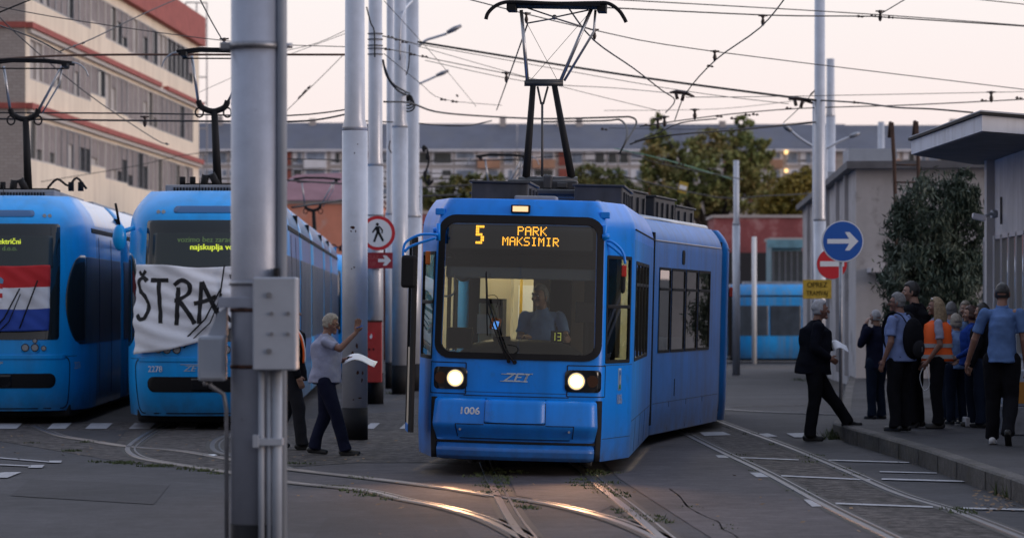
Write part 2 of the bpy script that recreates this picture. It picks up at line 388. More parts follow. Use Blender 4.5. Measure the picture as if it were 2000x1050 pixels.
# kerb joints
kj = MB(); d = 0
for i in range(1, len(kp)):
    d += (kp[i] - kp[i - 1]).length
    if d > 1.1:
        d = 0; p = kp[i]; q = prof[i]
        dv = (kp[i] - kp[i - 1]).normalized() * .012; o = Vector((-.004, -.002, .003))
        kj.poly([q[0] + o - dv, q[0] + o + dv, q[1] + o + dv, q[1] + o - dv]); kj.poly([q[2] + o - dv, q[2] + o + dv, q[3] + o + dv, q[3] + o - dv])
tag(kj.build('kerb_joints', M_black, origin=(0, 0, 0)), None, None, kind='structure')

# painted marks
def mark(pts, lift=.012):
    b = MB(); b.poly([Vector((p.x, p.y, gz(p.y) + lift)) for p in [G(*q) for q in pts]]); return tag(b.build('road_marking', M_paint, origin=(0, 0, 0)), None, None, kind='structure')
for x0, x1 in ((-20, 40), (92, 136), (166, 216), (251, 300), (342, 388), (424, 470), (712, 738), (780, 802)):
    mark([(x0, 838), (x1 - 8, 838), (x1 + 4, 827), (x0 + 12, 827)])
mark([(1366, 845), (1412, 844), (1428, 850), (1376, 852)]); mark([(1480, 848), (1500, 847), (1519, 853), (1494, 854)]); mark([(1536, 847), (1580, 846), (1604, 854), (1552, 855)])
mark([(1398, 890), (1418, 890), (1424, 895), (1403, 895)]); mark([(1464, 924), (1486, 924), (1503, 933), (1478, 933)]); mark([(1570, 977), (1592, 977), (1613, 990), (1586, 991)])
mark([(1328, 846), (1345, 846), (1350, 849), (1330, 849)])
for q in ([(-30, 891.5), (96, 902), (96, 904), (-30, 893.5)], [(96, 900.5), (121, 900.5), (119, 904.5), (93, 904.5)], [(-30, 906), (60, 910), (60, 912), (-30, 908)], [(60, 909), (87, 909), (82, 914.5), (54, 914.5)], [(-20, 926), (12, 923), (42, 923), (14, 934), (-20, 934)],
          [(1446, 893.5), (1560, 898), (1560, 900), (1446, 895.5)], [(1618, 898.5), (1776, 903), (1776, 905), (1618, 900.5)], [(1526, 929), (1700, 937), (1700, 939.5), (1526, 931.5)], [(1722, 935), (1892, 940), (1892, 942.5), (1722, 938)], [(1632, 983), (1822, 990), (1822, 993), (1632, 986)], [(1876, 992), (2040, 996), (2040, 999), (1876, 995)], [(1718, 921), (1830, 924), (1830, 925.5), (1718, 923)]):
    mark(q)
# crack in the asphalt
ck = MB(); cp = [G(*q) for q in ((1308, 955), (1322, 965), (1330, 972), (1342, 988), (1362, 1001), (1388, 1013), (1404, 1020), (1412, 1034), (1432, 1043), (1452, 1062))]
cp = smoothp(cp, 4); rw = []
for i, p in enumerate(cp):
    wd = .004 + .016 * abs(noise.noise(p * 5)); rw.append([p + Vector((-wd, 0, .005)), p + Vector((wd, 0, .005))])
ck.grid(rw, False); tag(ck.build('asphalt_crack', M_groove, origin=(0, 0, 0)), None, None, kind='structure')

# rails
RAILS = []
def rail(label, px, w=.048, group='tram rails let into the yard', ext=None, wide=1.0, m=None):
    p = smoothp([G(*q) for q in px], 6); b = MB(); gr = MB(); R1, R2, RG = [], [], []
    for i, q in enumerate(p):
        t = (p[min(i + 1, len(p) - 1)] - p[max(i - 1, 0)]); t.z = 0; t.normalize(); n = Vector((t.y, -t.x, 0))
        if n.x < 0: n = -n
        z = gz(q.y)
        def at(o, h): return Vector((q.x + n.x * o, q.y + n.y * o, z + h))
        w_ = w * wide
        R1.append([at(-w_, .006), at(-w_ * .9, .016), at(w_ * .25, .016), at(w_ * .35, .006)]); R2.append([at(w_ + .012, .006), at(w_ + .014, .013), at(w_ + .034, .013), at(w_ + .038, .006)])
        RG.append([at(-w_ - .05, .0075), at(w_ + .09, .0075)])
    t = thing('tram_rail', label, 'rail', p[len(p) // 2], 0, group); o = t.location.copy()
    for rr in (R1, R2): b.grid([[v - o for v in r_] for r_ in rr], False)
    gr.grid([[v - o for v in r_] for r_ in RG], False)
    b.build('rail_head', m or M_railtop, t); gr.build('groove', M_groove, t); RAILS.append(p)
rail('left rail leading out from under the front of the lit blue tram', [(944, 900), (950, 916), (974, 968), (998, 1012), (1026, 1050), (1062, 1095)], wide=1.15)
rail('right rail leading out from under the front of the lit blue tram', [(1118, 902), (1142, 922), (1174, 952), (1230, 996), (1294, 1050), (1350, 1095)], wide=1.15)
rail('shiny rail crossing both rails in front of the lit tram', [(66, 832), (112, 850), (168, 860), (252, 873), (350, 881), (440, 896), (558, 916), (730, 936), (870, 954), (970, 970), (1070, 984), (1170, 1008), (1230, 1028), (1278, 1050), (1320, 1080)])
rail('lower shiny rail curving in from the left below the crossing', [(318, 831), (284, 850), (258, 868), (252, 880), (270, 893), (315, 903), (367, 911), (440, 922), (558, 942), (710, 958), (790, 976), (870, 992), (950, 1016), (1018, 1050), (1060, 1080)])
rail('short curved rail beside the foreground pole base', [(470, 842), (434, 855), (418, 866), (420, 879), (440, 887), (500, 900), (560, 916)], m=M_railold)
rail('left rail of the straight track on the right', [(1290, 822), (1324, 841), (1405, 881.5), (1496, 925), (1608, 986), (1737, 1050), (1800, 1084)], m=M_railold)
rail('right rail of the straight track beside the kerb', [(1400, 822), (1447, 839.5), (1545, 876), (1650, 920), (1755, 965.5), (1860, 998), (2000, 1052), (2060, 1078)], m=M_railold)
rail('far pale rail running from the tram tail to the pavement', [(1200, 786), (1430, 801), (1520, 806), (1640, 810)], wide=1.3, m=M_railold)

# weeds along rails and kerb: nobody could count the blades
gm = MB(); rg = random.Random(3)
def tuft(c, r, n, h):
    for _ in range(n):
        a = rg.random() * 2 * PI; rr = r * rg.random() ** .6; p = c + Vector((math.cos(a) * rr, math.sin(a) * rr, 0)); a2 = rg.random() * PI; hh = h * (.4 + rg.random() * .8)
        dx = Vector((math.cos(a2), math.sin(a2), 0)) * .010; ln = Vector((rg.uniform(-1, 1), rg.uniform(-1, 1), 0)) * hh * .7
        gm.poly([p - dx, p + dx, p + ln + Vector((0, 0, hh))])
def patch(px, n, r, h=.035, cnt=60):
    pts = smoothp([G(*q) for q in px], 6)
    for _ in range(max(2, int(n * .55))):
        i = rg.randrange(len(pts) - 1); p = pts[i].lerp(pts[i + 1], rg.random()); tuft(p + Vector((rg.gauss(0, r), rg.gauss(0, r), 0)), .10 + r * .4, int(cnt * .55), h * .8)
patch([(938, 912), (948, 935), (966, 965)], 22, .07); patch([(968, 920), (985, 940), (1004, 970)], 26, .10); patch([(1130, 918), (1150, 940), (1180, 962)], 18, .08)
patch([(1152, 915), (1190, 945), (1240, 990), (1290, 1035)], 34, .07); patch([(235, 902), (285, 908), (335, 912), (440, 924)], 34, .08, .04)
patch([(640, 950), (700, 962), (760, 970), (800, 985)], 14, .06); patch([(700, 932), (730, 934)], 5, .05); patch([(165, 862), (185, 866)], 5, .06); patch([(50, 863), (160, 886)], 8, .05)
patch([(1330, 842), (1440, 896), (1530, 940), (1620, 990)], 10, .05, .03, 40); patch([(1460, 846), (1545, 878), (1650, 922), (1700, 942)], 16, .06, .035, 50); patch([(1838, 990), (1878, 1004)], 9, .08, .05)
patch([(1612, 846), (1636, 858)], 8, .10, .14, 60); patch([(1815, 905), (1818, 907)], 4, .05, .16, 50); patch([(1865, 925), (1870, 926)], 3, .05, .12, 40); patch([(1978, 965), (2000, 978)], 7, .10, .16, 60)
patch([(1000, 975), (1030, 1000)], 6, .05); patch([(560, 905), (600, 908)], 5, .08); patch([(1342, 988), (1404, 1020), (1440, 1050)], 8, .03, .02, 25); patch([(1560, 742), (1600, 745)], 6, .2, .12)
patch([(1650, 742), (1675, 745)], 8, .15, .14); patch([(720, 770), (800, 768)], 9, .2, .08)
tag(gm.build('weeds', M_grass, origin=(0, 0, 0), normals=False), 'low green weeds growing along the rails and kerb', 'weeds', kind='stuff')
lm = MB()
for _ in range(260):
    k = rg.random()
    if k < .35: q = G(rg.uniform(1900, 2000), 985 + rg.uniform(-8, 22) - (2000 - rg.uniform(1900, 2000)) * .2)
    elif k < .75: q = G(rg.uniform(0, 940), rg.uniform(845, 905))
    else: q = G(rg.uniform(560, 1800), rg.uniform(870, 1045))
    s_ = rg.uniform(.012, .035); a = rg.random() * PI; u = Vector((math.cos(a), math.sin(a), .2)) * s_; v_ = Vector((-math.sin(a), math.cos(a), .3)) * s_ * .6
    q = q + Vector((0, 0, .014)); lm.poly([q - u, q - v_, q + u, q + v_])
tag(lm.build('fallen_leaves', mat('dry_leaf', (.16, .10, .055), .8, var=.5, scale=3), origin=(0, 0, 0), normals=False), 'dry brown leaves and grit scattered over the yard', 'leaves', kind='stuff')
pp = MB(); c = G(412, 890); pp.grid([[c + Vector((x, y, .012 + .01 * math.sin(x * 30 + y * 20))) for x in (-.1, -.03, .03, .1)] for y in (-.07, 0, .07)], False)
tag(pp.build('paper_scrap', M_white, normals=False), 'white scrap of paper lying between the rails by the pole', 'litter')

# ------------------------------------------------------------------ surfaces for vehicle shells
class Surf:
    def __init__(s, plan, prof, round_=.08):
        s.pts = [Vector((p[0], p[1], 0)) for p in plan]; s.prof = prof; s.rd = round_
        s.cum = [0]
        for i in range(1, len(s.pts)): s.cum.append(s.cum[-1] + (s.pts[i] - s.pts[i - 1]).length)
        s.half = s.cum[-1] / 2
    def raw(s, u):
        d = min(max(u + s.half, 0), s.cum[-1])
        for i in range(1, len(s.cum)):
            if d <= s.cum[i] + 1e-9:
                return s.pts[i - 1].lerp(s.pts[i], (d - s.cum[i - 1]) / max(1e-9, s.cum[i] - s.cum[i - 1]))
        return s.pts[-1].copy()
    def base(s, u):
        e = s.half - abs(u); r = min(s.rd, e) if e > 0 else 0
        return sum((s.raw(u + r * k) for k in (-1, -.6, -.2, .2, .6, 1)), Vector((0, 0, 0))) / 6
    def at(s, u, z, off=0):
        p = s.prof(s.base(u), z)
        if off:
            e = .01
            du = s.prof(s.base(u + e), z) - s.prof(s.base(u - e), z); dz = s.prof(s.base(u), z + e) - s.prof(s.base(u), z - e)
            n = du.cross(dz)
            if n.length > 1e-9: p = p + n.normalized() * off
        return p
    def shell(s, us, zs, holes=(), roof=True):
        us = sorted(set([round(x, 4) for x in us] + [round(v, 4) for h in holes for v in h[:2]])); zs = sorted(set([round(x, 4) for x in zs] + [round(v, 4) for h in holes for v in h[2:4]]))
        b = MB(); V = [[b.v(s.at(u, z)) for u in us] for z in zs]
        for j in range(len(zs) - 1):
            for i in range(len(us) - 1):
                cu, cz = (us[i] + us[i + 1]) / 2, (zs[j] + zs[j + 1]) / 2
                if any(h[0] < cu < h[1] and h[2] < cz < h[3] for h in holes): continue
                b.face([V[j][i], V[j][i + 1], V[j + 1][i + 1], V[j + 1][i]], True)
        if roof:                                # roof: strips between mirrored columns
            n = len(us); T = V[-1]
            for i in range(n // 2):
                a, c = T[i], T[n - 1 - i]; a2, c2 = T[i + 1], T[n - 2 - i]
                if a2 is c2 or i + 1 >= n - 1 - i: break
                b.face([a, a2, c2, c], True) if i + 1 != n - 2 - i else b.face([a, a2, c], True)
        return b
    def patch(s, b, u0, u1, z0, z1, r=0.0, off=.005, th=.008, nu=None, nz=None, ext=None, of=None):
        of = of or (lambda z: off)
        nz = nz or max(6, int((z1 - z0) / .08)); nu = nu or max(6, int(abs(u1 - u0) / .08))
        zz = []
        if r:
            k = [r * (1 - math.cos(PI / 2 * i / 5)) for i in range(6)]
            zz = [z0 + q for q in k] + [z0 + r + (z1 - z0 - 2 * r) * i / nz for i in range(1, nz)] + [z1 - q for q in k[::-1]]
        else: zz = [z0 + (z1 - z0) * i / nz for i in range(nz + 1)]
        rows = []
        for z in zz:
            ins = 0
            if r:
                dz = max(0, r - (z - z0), r - (z1 - z)); ins = r - math.sqrt(max(0, r * r - dz * dz))
            ua, ub = (u0 + ins, u1 - ins)
            if ext: ua, ub = ext((z - z0) / (z1 - z0), ua, ub)
            rows.append([(ua + (ub - ua) * i / nu, z) for i in range(nu + 1)])
        V = b.grid([[s.at(u, z, of(z)) for u, z in row] for row in rows], True)
        if th:
            loop = [(0, i) for i in range(nu + 1)] + [(j, nu) for j in range(1, len(rows))] + [(len(rows) - 1, i) for i in range(nu - 1, -1, -1)] + [(j, 0) for j in range(len(rows) - 2, 0, -1)]
            W = [b.v(s.at(rows[j][i][0], rows[j][i][1], (off if of(0) == of(1) else 0) - th)) for j, i in loop]; m = len(loop)
            for k in range(m):
                j, i = loop[k]; j2, i2 = loop[(k + 1) % m]; b.face([V[j][i], V[j2][i2], W[(k + 1) % m], W[k]], False)
        return b
    def ring(s, b, o, i, ro, ri, off=.012, th=.03):    # frame between two rounded rectangles (u0,u1,z0,z1)
        def rr(q, r):
            out = []
            for cx, cz, a0 in ((q[1] - r, q[3] - r, 0), (q[0] + r, q[3] - r, 90), (q[0] + r, q[2] + r, 180), (q[1] - r, q[2] + r, 270)):
                for k in range(7): a = R(a0 + 90 * k / 6); out.append((cx + r * math.cos(a), cz + r * math.sin(a)))
            # subdivide long runs so that the frame follows the bend
            res = []
            for k in range(len(out)):
                a, c = out[k], out[(k + 1) % len(out)]; res.append(a)
                if k % 7 == 6: res += [(a[0] + (c[0] - a[0]) * t / 8, a[1] + (c[1] - a[1]) * t / 8) for t in range(1, 8)]
            return res
        A, B = rr(o, ro), rr(i, ri); n = len(A)
        rows = [[s.at(*p, off - th) for p in A], [s.at(*p, off) for p in A], [s.at(*p, off) for p in B], [s.at(*p, off - th) for p in B]]
        V = [[b.v(p) for p in r_] for r_ in rows]
        for k in range(3):
            for m in range(n): b.face([V[k][m], V[k][(m + 1) % n], V[k + 1][(m + 1) % n], V[k + 1][m]], k != 1 and False)
        return b
def frange(a, b, n): return [a + (b - a) * i / n for i in range(n + 1)]
FONT = {'P': '11110 10001 10001 11110 10000 10000 10000', 'A': '01110 10001 10001 11111 10001 10001 10001', 'R': '11110 10001 10001 11110 10100 10010 10001', 'K': '10001 10010 10100 11000 10100 10010 10001',
        'M': '10001 11011 10101 10101 10001 10001 10001', 'S': '01111 10000 10000 01110 00001 00001 11110', 'I': '01110 00100 00100 00100 00100 00100 01110', '5': '11111 11000 11000 11110 00011 00011 11110'}
def dots(b, s, cx, cz, pit, fn, ph=None, fill=.86):
    ph = ph or pit; W = len(s) * 6 - 1
    for k, ch in enumerate(s):
        for r_, row in enumerate(FONT[ch].split()):
            for c_, bit in enumerate(row):
                if bit == '1':
                    x = cx + (k * 6 + c_ - W / 2 + .5) * pit; z = cz + (3 - r_) * ph; q = pit * fill / 2; q2 = ph * fill / 2
                    b.poly([fn(x - q, z - q2), fn(x + q, z - q2), fn(x + q, z + q2), fn(x - q, z + q2)])

# ------------------------------------------------------------------ hero tram
def prof_gt(p, z):
    x, y = p.x, p.y
    fr = max(0, min(1, (1.1 - y) / 1.1))
    y += fr * max(0, z - 1.15) * .075
    x *= 1 - .010 * max(0, z - 1.2) * fr
    if z > 2.56:
        k = (z - 2.56) / .31; ins = .13 * k * k; x *= 1 - ins / 1.15; y += fr * .10 * k * k
    if z < .5: x *= 1 - .012 * (.5 - z) / .3
    return Vector((x, y, z))
def prof_box(p, z):
    x, y = p.x, p.y
    if z > 2.56: k = (z - 2.56) / .31; x *= 1 - .16 * k * k / 1.15
    if z < .45: x *= 1 - .012
    return Vector((x, y, z))
HX, HD = (1004.5 - 1000) / F * 29.3, 29.25
hero = thing('tram', 'bright blue tram with lit headlights showing 5 Park Maksimir, driving out of the yard', 'tram', (HX, HD, 0), R(-5.2)); hero.rotation_euler = (0, R(1.45), R(-5.2))
GL = 5.9
plan = [(-1.15, GL), (-1.15, 1.02), (-.885, .03), (-.45, -.055), (0, -.085), (.45, -.055), (.885, .03), (1.15, 1.02), (1.15, GL)]
SG = Surf(plan, prof_gt, .07)
uc = SG.cum[4] - SG.cum[2]; ub = uc + (SG.pts[2] - SG.pts[1]).length; ue = SG.half     # corner, bevel end, rear end
wins = []                                        # side windows of the front section: u0,u1 (right side; mirrored)
cabw = (uc + .10, ub - .14, 1.20, 2.30)
sidew = [(ub + .30 + k * .80, ub + .30 + k * .80 + .74) for k in range(4)]
holes = [(-.80, .80, 1.27, 2.60), (cabw[0], cabw[1], cabw[2], cabw[3])]
for a, c in sidew: holes += [(a, c, 1.205, 2.26)]
holes += [(-c, -a, 1.205, 2.26) for a, c in sidew[1:]] + [(-cabw[1], -cabw[0], cabw[2], cabw[3])]
us = frange(-ue, -ub, 8) + frange(-ub - .15, -ub + .15, 6) + frange(-ub, -uc, 5) + frange(-uc - .12, -uc + .12, 8) + frange(-uc, uc, 16) + frange(uc - .12, uc + .12, 8) + frange(uc, ub, 5) + frange(ub - .15, ub + .15, 6) + frange(ub, ue, 8)
zsh = [.17, .2, .45, .5, .85, 1.15, 1.2, 1.5, 2.0, 2.5, 2.56, 2.62, 2.68, 2.74, 2.79, 2.83, 2.86, 2.875]
b = SG.shell(us, zsh, holes); b.bm.faces.ensure_lookup_table()
b.bm.normal_update()
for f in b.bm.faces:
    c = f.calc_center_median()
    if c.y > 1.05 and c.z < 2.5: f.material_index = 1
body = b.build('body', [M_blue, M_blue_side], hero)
# under-skirt dark chassis, bogies
b = MB(); b.bx((-.78, .15, .15), (.78, 1.2, .42)); b.bx((-.98, 1.2, .13), (.98, GL - .1, .42)); b.build('underframe', M_black, hero)
for y in (1.9, 3.7):
    for x in (-.62, .62):
        q = MB(); q.tube([(x - .06, y, .31), (x + .06, y, .31)], .30, 24); q.build('wheel', M_pipe, hero)
# bumper
b = MB(); 
def pw(*kv):
    def f(z):
        if z <= kv[0][0]: return kv[0][1]
        for (a, b_), (c, d) in zip(kv, kv[1:]):
            if z <= c: return b_ + (d - b_) * (z - a) / (c - a)
        return kv[-1][1]
    return f
BUP = pw((.36, .020), (.40, .030), (.50, .105), (.53, .115), (.56, .11), (.76, .07), (.785, .055), (.80, .02))
BLO = pw((.165, .045), (.20, .085), (.26, .10), (.29, .09), (.325, .03), (.335, .01))
SG.patch(b, -.83, .83, .36, .80, .03, .045, .02, nz=22, of=BUP)
SG.patch(b, -.81, .82, .165, .335, .03, .030, .02, nz=14, of=BLO); bump = b.build('bumper', M_blue, hero)
b = MB(); SG.patch(b, -.84, .84, .335, .36, 0, .022, .03); b.build('gap', M_black, bump)
b = MB(); SG.patch(b, -.30, .31, .555, .795, .015, .075, .05, nz=10, of=lambda z: BUP(z) + .022); b.build('coupler_cover', M_blue, bump)
b = MB(); SG.patch(b, -.307, -.299, .545, .80, 0, .048, .005, of=lambda z: BUP(z) + .004); SG.patch(b, .309, .317, .545, .80, 0, .048, .005, of=lambda z: BUP(z) + .004); SG.patch(b, -.30, .31, .543, .552, 0, .048, .005, of=lambda z: BUP(z) + .006)
[SG.patch(b, *q_, 0, .05, .004, of=lambda z: BUP(z) + .004) for q_ in ((-.60, -.592, .40, .535), (.592, .60, .40, .535), (-.60, -.31, .529, .536), (.32, .60, .529, .536), (-.57, .57, .382, .389))]; b.build('seam', M_black, bump)
for x in (-.55, .55):
    q = MB(); q.disc(SG.at(x, .475, .105), (0, -1, 0), .012, .02, 12); q.build('bolt', M_alu, bump)
for e_ in ((-.905, -.838), (.838, .905)): b = MB(); SG.patch(b, *e_, .17, .80, 0, .022, .03); b.build('corner_strip', M_black, hero)
# seams on the front
b = MB()
for sgn in (-1, 1):
    q = (sgn * .53, sgn * .99); q = (min(q), max(q)); SG.ring(b, (q[0] - .005, q[1] + .005, .835, 1.165), (q[0] + .004, q[1] - .004, .844, 1.156), .012, .008, .004, .005)
SG.patch(b, -.55, .55, .822, .830, 0, .003, .004)
b.build('panel_seam', M_black, hero)
# windscreen
b = MB(); SG.ring(b, (-.885, .885, 1.205, 2.695), (-.815, .815, 1.27, 2.615), .17, .12, .018, .05); b.build('windscreen_frame', M_black, hero)
b = MB(); SG.patch(b, -.85, .85, 1.235, 2.66, .12, .006, 0); b.build('windscreen', M_glass, hero)
# destination display behind the glass
dsp = MB(); SG.patch(dsp, -.82, .82, 2.30, 2.66, 0, -.03, .30); dsp = dsp.build('destination_display', M_blackg, hero)
b = MB(); dots(b, 'PARK', .12, 2.545, .0135, lambda x, z: SG.at(x, z, -.026)); dots(b, 'MAKSIMIR', .105, 2.435, .0128, lambda x, z: SG.at(x, z, -.026)); dots(b, '5', -.44, 2.498, .0185, lambda x, z: SG.at(x, z, -.026), .028)
b.build('lettering', M_amber, dsp)
b = MB(); SG.patch(b, -.82, .82, 2.05, 2.18, 0, -.09, .02); b.build('sun_blind', mat('blind_cloth', (.30, .33, .36), .8), hero)
b = MB(); SG.patch(b, -.85, .85, 2.17, 2.31, 0, -.06, .03); b.build('blind_case', M_black, hero)
# marker lamp on the brow
mk = MB(); c = SG.at(-.01, 2.765, .012); mk.box(c, (.20, .07, .085), bev=.008); mk = mk.build('marker_lamp', M_black, hero)
b = MB(); b.box((c.x, c.y - .037, c.z), (.16, .006, .055)); b.build('lens', M_mark, mk)
# headlights
for sgn in (-1, 1):
    ux = sgn * .70
    h = MB(); SG.patch(h, ux - .195 if sgn > 0 else ux - .185, ux + .185 if sgn < 0 else ux + .195, .885, 1.115, .05, .010, .012); h = h.build('headlight', M_blackg, hero)
    c = SG.at(ux + (.06 if sgn < 0 else -.075), 1.0, .012); n = Vector((c.x * .12, -1, -.04)).normalized()
    b = MB(); b.disc(c + n * .012, n, .094, .02, 28); b.build('reflector', M_lamp_off, h)
    b = MB(); b.disc(c + n * .014, n, .085, .004, 28); rf_ = b.build('lamp_rim', emis('headlight_rim', (1.0, .66, .32), 1.6) if sgn < 0 else bpy.data.materials['headlight_rim'], h)
    b = MB(); b.disc(c + n * .017, n, .064, .004, 28); b.build('bulb_glow', M_head, h)
    c2 = SG.at(ux + (-.10 if sgn < 0 else .09), 1.0, .012); b = MB(); b.disc(c2 + n * .004, n, .062, .01, 20); b.build('indicator_lens', mat('amber_lens_dim', (.075, .035, .02), .15), h)
    ld = bpy.data.lights.new('headlight_beam', 'SPOT'); ld.energy = 120; ld.color = (1, .52, .26); ld.spot_size = R(75); ld.spot_blend = .9; ld.shadow_soft_size = .07
    lo = link(bpy.data.objects.new('headlight_beam', ld)); lo.parent = hero; lo.location = c + n * .06; lo.rotation_euler = (R(80), 0, 0)
    lo.rotation_euler = Vector((.05 * sgn, -1, -.13)).to_track_quat('-Z', 'Y').to_euler()
# logo, numbers, crest
def on(S, u, z, off=.006): return lambda x, zz: S.at(u + x, z + zz, off)
b = MB(); put_text(b, 'ZET', on(SG, 0, 1.02), .125, 1.25, shear=.35, bold=.02); SG.patch(b, -.155, .14, 1.052, 1.060, 0, .007, .004); SG.patch(b, -.165, .12, .978, .986, 0, .007, .004)
b.build('logo', mat('logo_silver', (.42, .50, .58), .4), hero)
b = MB(); put_text(b, '1006', lambda x, zz: SG.at(-.46 + x, .665 + zz, BUP(.665 + zz) + .003), .105, 1.0, bold=.03); b.build('fleet_number', M_signwhite, hero)
b = MB(); put_text(b, '1006', on(SG, uc + .58, .80), .15, .62, bold=.02); b.build('fleet_number', mat('number_dim', (.40, .48, .56), .5), hero)
cr = MB(); SG.patch(cr, uc + .535, uc + .635, .90, 1.13, 0, .004, .004); cr = cr.build('crest', mat('crest_frame', (.25, .36, .46), .5), hero)
b = MB(); SG.patch(b, uc + .55, uc + .62, .915, 1.115, 0, .006, .003); b.build('crest_field', mat('crest_blue', (.03, .12, .33), .5), cr)
b = MB(); SG.patch(b, uc + .565, uc + .605, .96, 1.06, 0, .008, .003, ext=lambda t, a, c: (a + .012 * t, c - .012 * t)); b.build('crest_tower', mat('crest_tower', (.35, .36, .38), .5), cr)
b = MB(); SG.patch(b, uc + .555, uc + .615, .92, .955, 0, .008, .003); b.build('crest_hill', mat('crest_green', (.03, .15, .05), .5), cr)
# side windows
def window(S, parent, u0, u1, z0, z1, split=None, fr=.035, dark=False, name='side_window'):
    f = MB(); S.ring(f, (u0 - fr * .4, u1 + fr * .4, z0 - fr * .4, z1 + fr * .4), (u0 + fr * .6, u1 - fr * .6, z0 + fr * .6, z1 - fr * .6), .02, .02, .008, .03)
    if split: S.patch(f, u0, u1, split - .018, split + .018, 0, .009, .02)
    f = f.build(name, M_black, parent)
    g_ = MB(); S.patch(g_, u0, u1, z0, z1, 0, -.004, 0); g_.build('pane', M_glass_d, f); return f
for s_ in (-1, 1):
    if s_ > 0 or 1: window(SG, hero, *( (cabw[0], cabw[1]) if s_ > 0 else (-cabw[1], -cabw[0]) ), cabw[2], cabw[3], 1.78)
for a, c in sidew: window(SG, hero, a, c, 1.205, 2.26, 2.02)
for a, c in sidew[1:]: window(SG, hero, -c, -a, 1.205, 2.26, 2.02)
# gutter lines
b = MB()
for s_ in (-1, 1):
    q = sorted((s_ * (ub + .02), s_ * (ue - .02))); SG.patch(b, q[0], q[1], 2.60, 2.612, 0, .012, .014)
b.build('gutter', M_black, hero)
# open front door leaf on the viewer's left
dr = MB(); a = SG.at(-(uc + .02), .3); dx0, dy0, dx1, dy1 = -1.02, -.02, -1.20, .62
def dl(x0, y0, x1, y1, z0, z1, th=.035):
    q = MB(); v = Vector((x1 - x0, y1 - y0, 0)).normalized(); n = Vector((v.y, -v.x, 0)) * th / 2
    q.prism([Vector((x0, y0, z0)) + n, Vector((x1, y1, z0)) + n, Vector((x1, y1, z0)) - n, Vector((x0, y0, z0)) - n], (0, 0, z1 - z0)); return q
door = dl(-1.075, -.03, -1.115, .02, .42, 2.45, .03).build('door_leaf', M_black, hero)
dl(-1.115, .02, -1.20, .50, .42, .50).build('door_rail', M_blue, door); dl(-1.115, .02, -1.20, .50, 2.38, 2.45).build('door_rail', M_black, door)
dl(-1.20, .50, -1.21, .55, .42, 2.45).build('door_stile', M_black, door); dl(-1.117, .03, -1.198, .50, 1.30, 2.38, .012).build('pane', M_glass_d, door)
dl(-1.117, .03, -1.198, .50, .50, 1.30, .02).build('door_panel', mat('door_cream', (.45, .38, .28), .5), door)
b = MB(); SG.patch(b, -ub + .02, -uc - .06, .40, 1.18, 0, .003, 0); 
# mirrors
def mirror(s_, arm, cpos, sz, lamp):
    m_ = MB(); m_.box(cpos, sz, bev=.03); m_ = m_.build('mirror', M_black, hero)
    q = MB()
    for path in arm: q.tube(path, .014, 8)
    q.build('mirror_arm', M_blue, m_)
    q = MB(); q.box((cpos[0], cpos[1] + sz[1] / 2 + .004, cpos[2]), (sz[0] * .8, .005, sz[2] * .85)); q.build('mirror_glass', M_alu, m_)
    return m_
HRI = hero.rotation_euler.to_matrix().inverted()
def hp(x, y, dy=0):                              # a pixel of the photo on the plane of the tram front, in tram coordinates
    d = HD + dy; p = P(x, y, d); v = HRI @ (p - Vector((HX, HD, 0))); return v
def hps(l, dy=0): return [hp(x, y, dy) for x, y in l]
mirror(-1, [smoothp(hps([(856, 458), (822, 458), (796, 470), (788, 486), (788, 520)]), 4), smoothp(hps([(852, 464), (826, 472), (800, 482), (790, 492)]), 4)], hp(799, 530), (.16, .10, .34), None)
b = MB(); b.tube([hp(846, 450, .1), hp(858, 448, .1)], .03, 10); b.tube([hp(856, 436, .05), hp(856, 470, .05)], .022, 8); b.build('mirror_bracket', M_blue, hero)
mirror(1, [smoothp(hps([(1180, 470), (1195, 472), (1212, 486), (1219, 500), (1221, 515)], .1), 4), smoothp(hps([(1183, 474), (1200, 486), (1216, 500)], .1), 4)], hp(1217, 545, .15), (.05, .10, .30), None)
b = MB(); b.tube([hp(1181, 440, .05), hp(1181, 470, .05)], .022, 8); b.tube([hp(1176, 462, .05), hp(1190, 462, .05)], .03, 10); b.build('mirror_bracket', M_blue, hero)
b = MB(); b.box(hp(1219, 529, .12), (.05, .05, .12), bev=.01); b.build('side_lamp', M_tail, hero)
b = MB(); b.box(hp(836, 503, .3), (.05, .05, .14), bev=.01); b.build('side_lamp', M_orange, hero)
# steps on the brow
for sx_ in (-1, 1):
    q = MB(); c = SG.at(sx_ * .93, 2.72, .02); q.box(c, (.10, .06, .07), bev=.01); q.build('lifting_lug', M_blue, hero)
# wipers
def wiper(path, r=.010, name='wiper'):
    q = MB(); q.tube(path, r, 6); return q.build(name, M_black, hero)
wiper([hp(1002, 706, -.12), hp(985, 680, -.12), hp(950, 578, -.10)], .010); w2 = wiper([hp(993, 707, -.12), hp(975, 668, -.12), hp(953, 610, -.12), hp(950, 530, -.09)], .008)
q = MB(); q.tube([hp(949, 533, -.1), hp(952, 655, -.12)], .007, 6); q.build('wiper_blade', M_black, w2)
q = MB(); q.tube(smoothp(hps([(950, 578), (966, 576), (973, 586), (969, 600)], -.10), 4), .004, 6); q.tube(smoothp(hps([(990, 672), (1008, 676), (1011, 684), (1004, 690)], -.11), 4), .004, 6); q.build('washer_hose', M_black, w2)
b = MB(); b.disc(hp(1005, 707, -.11), (0, -1, 0), .022, .05, 14); b.disc(hp(993, 705, -.11), (0, -1, 0), .018, .05, 14); b.build('wiper_pivot', M_black, hero)
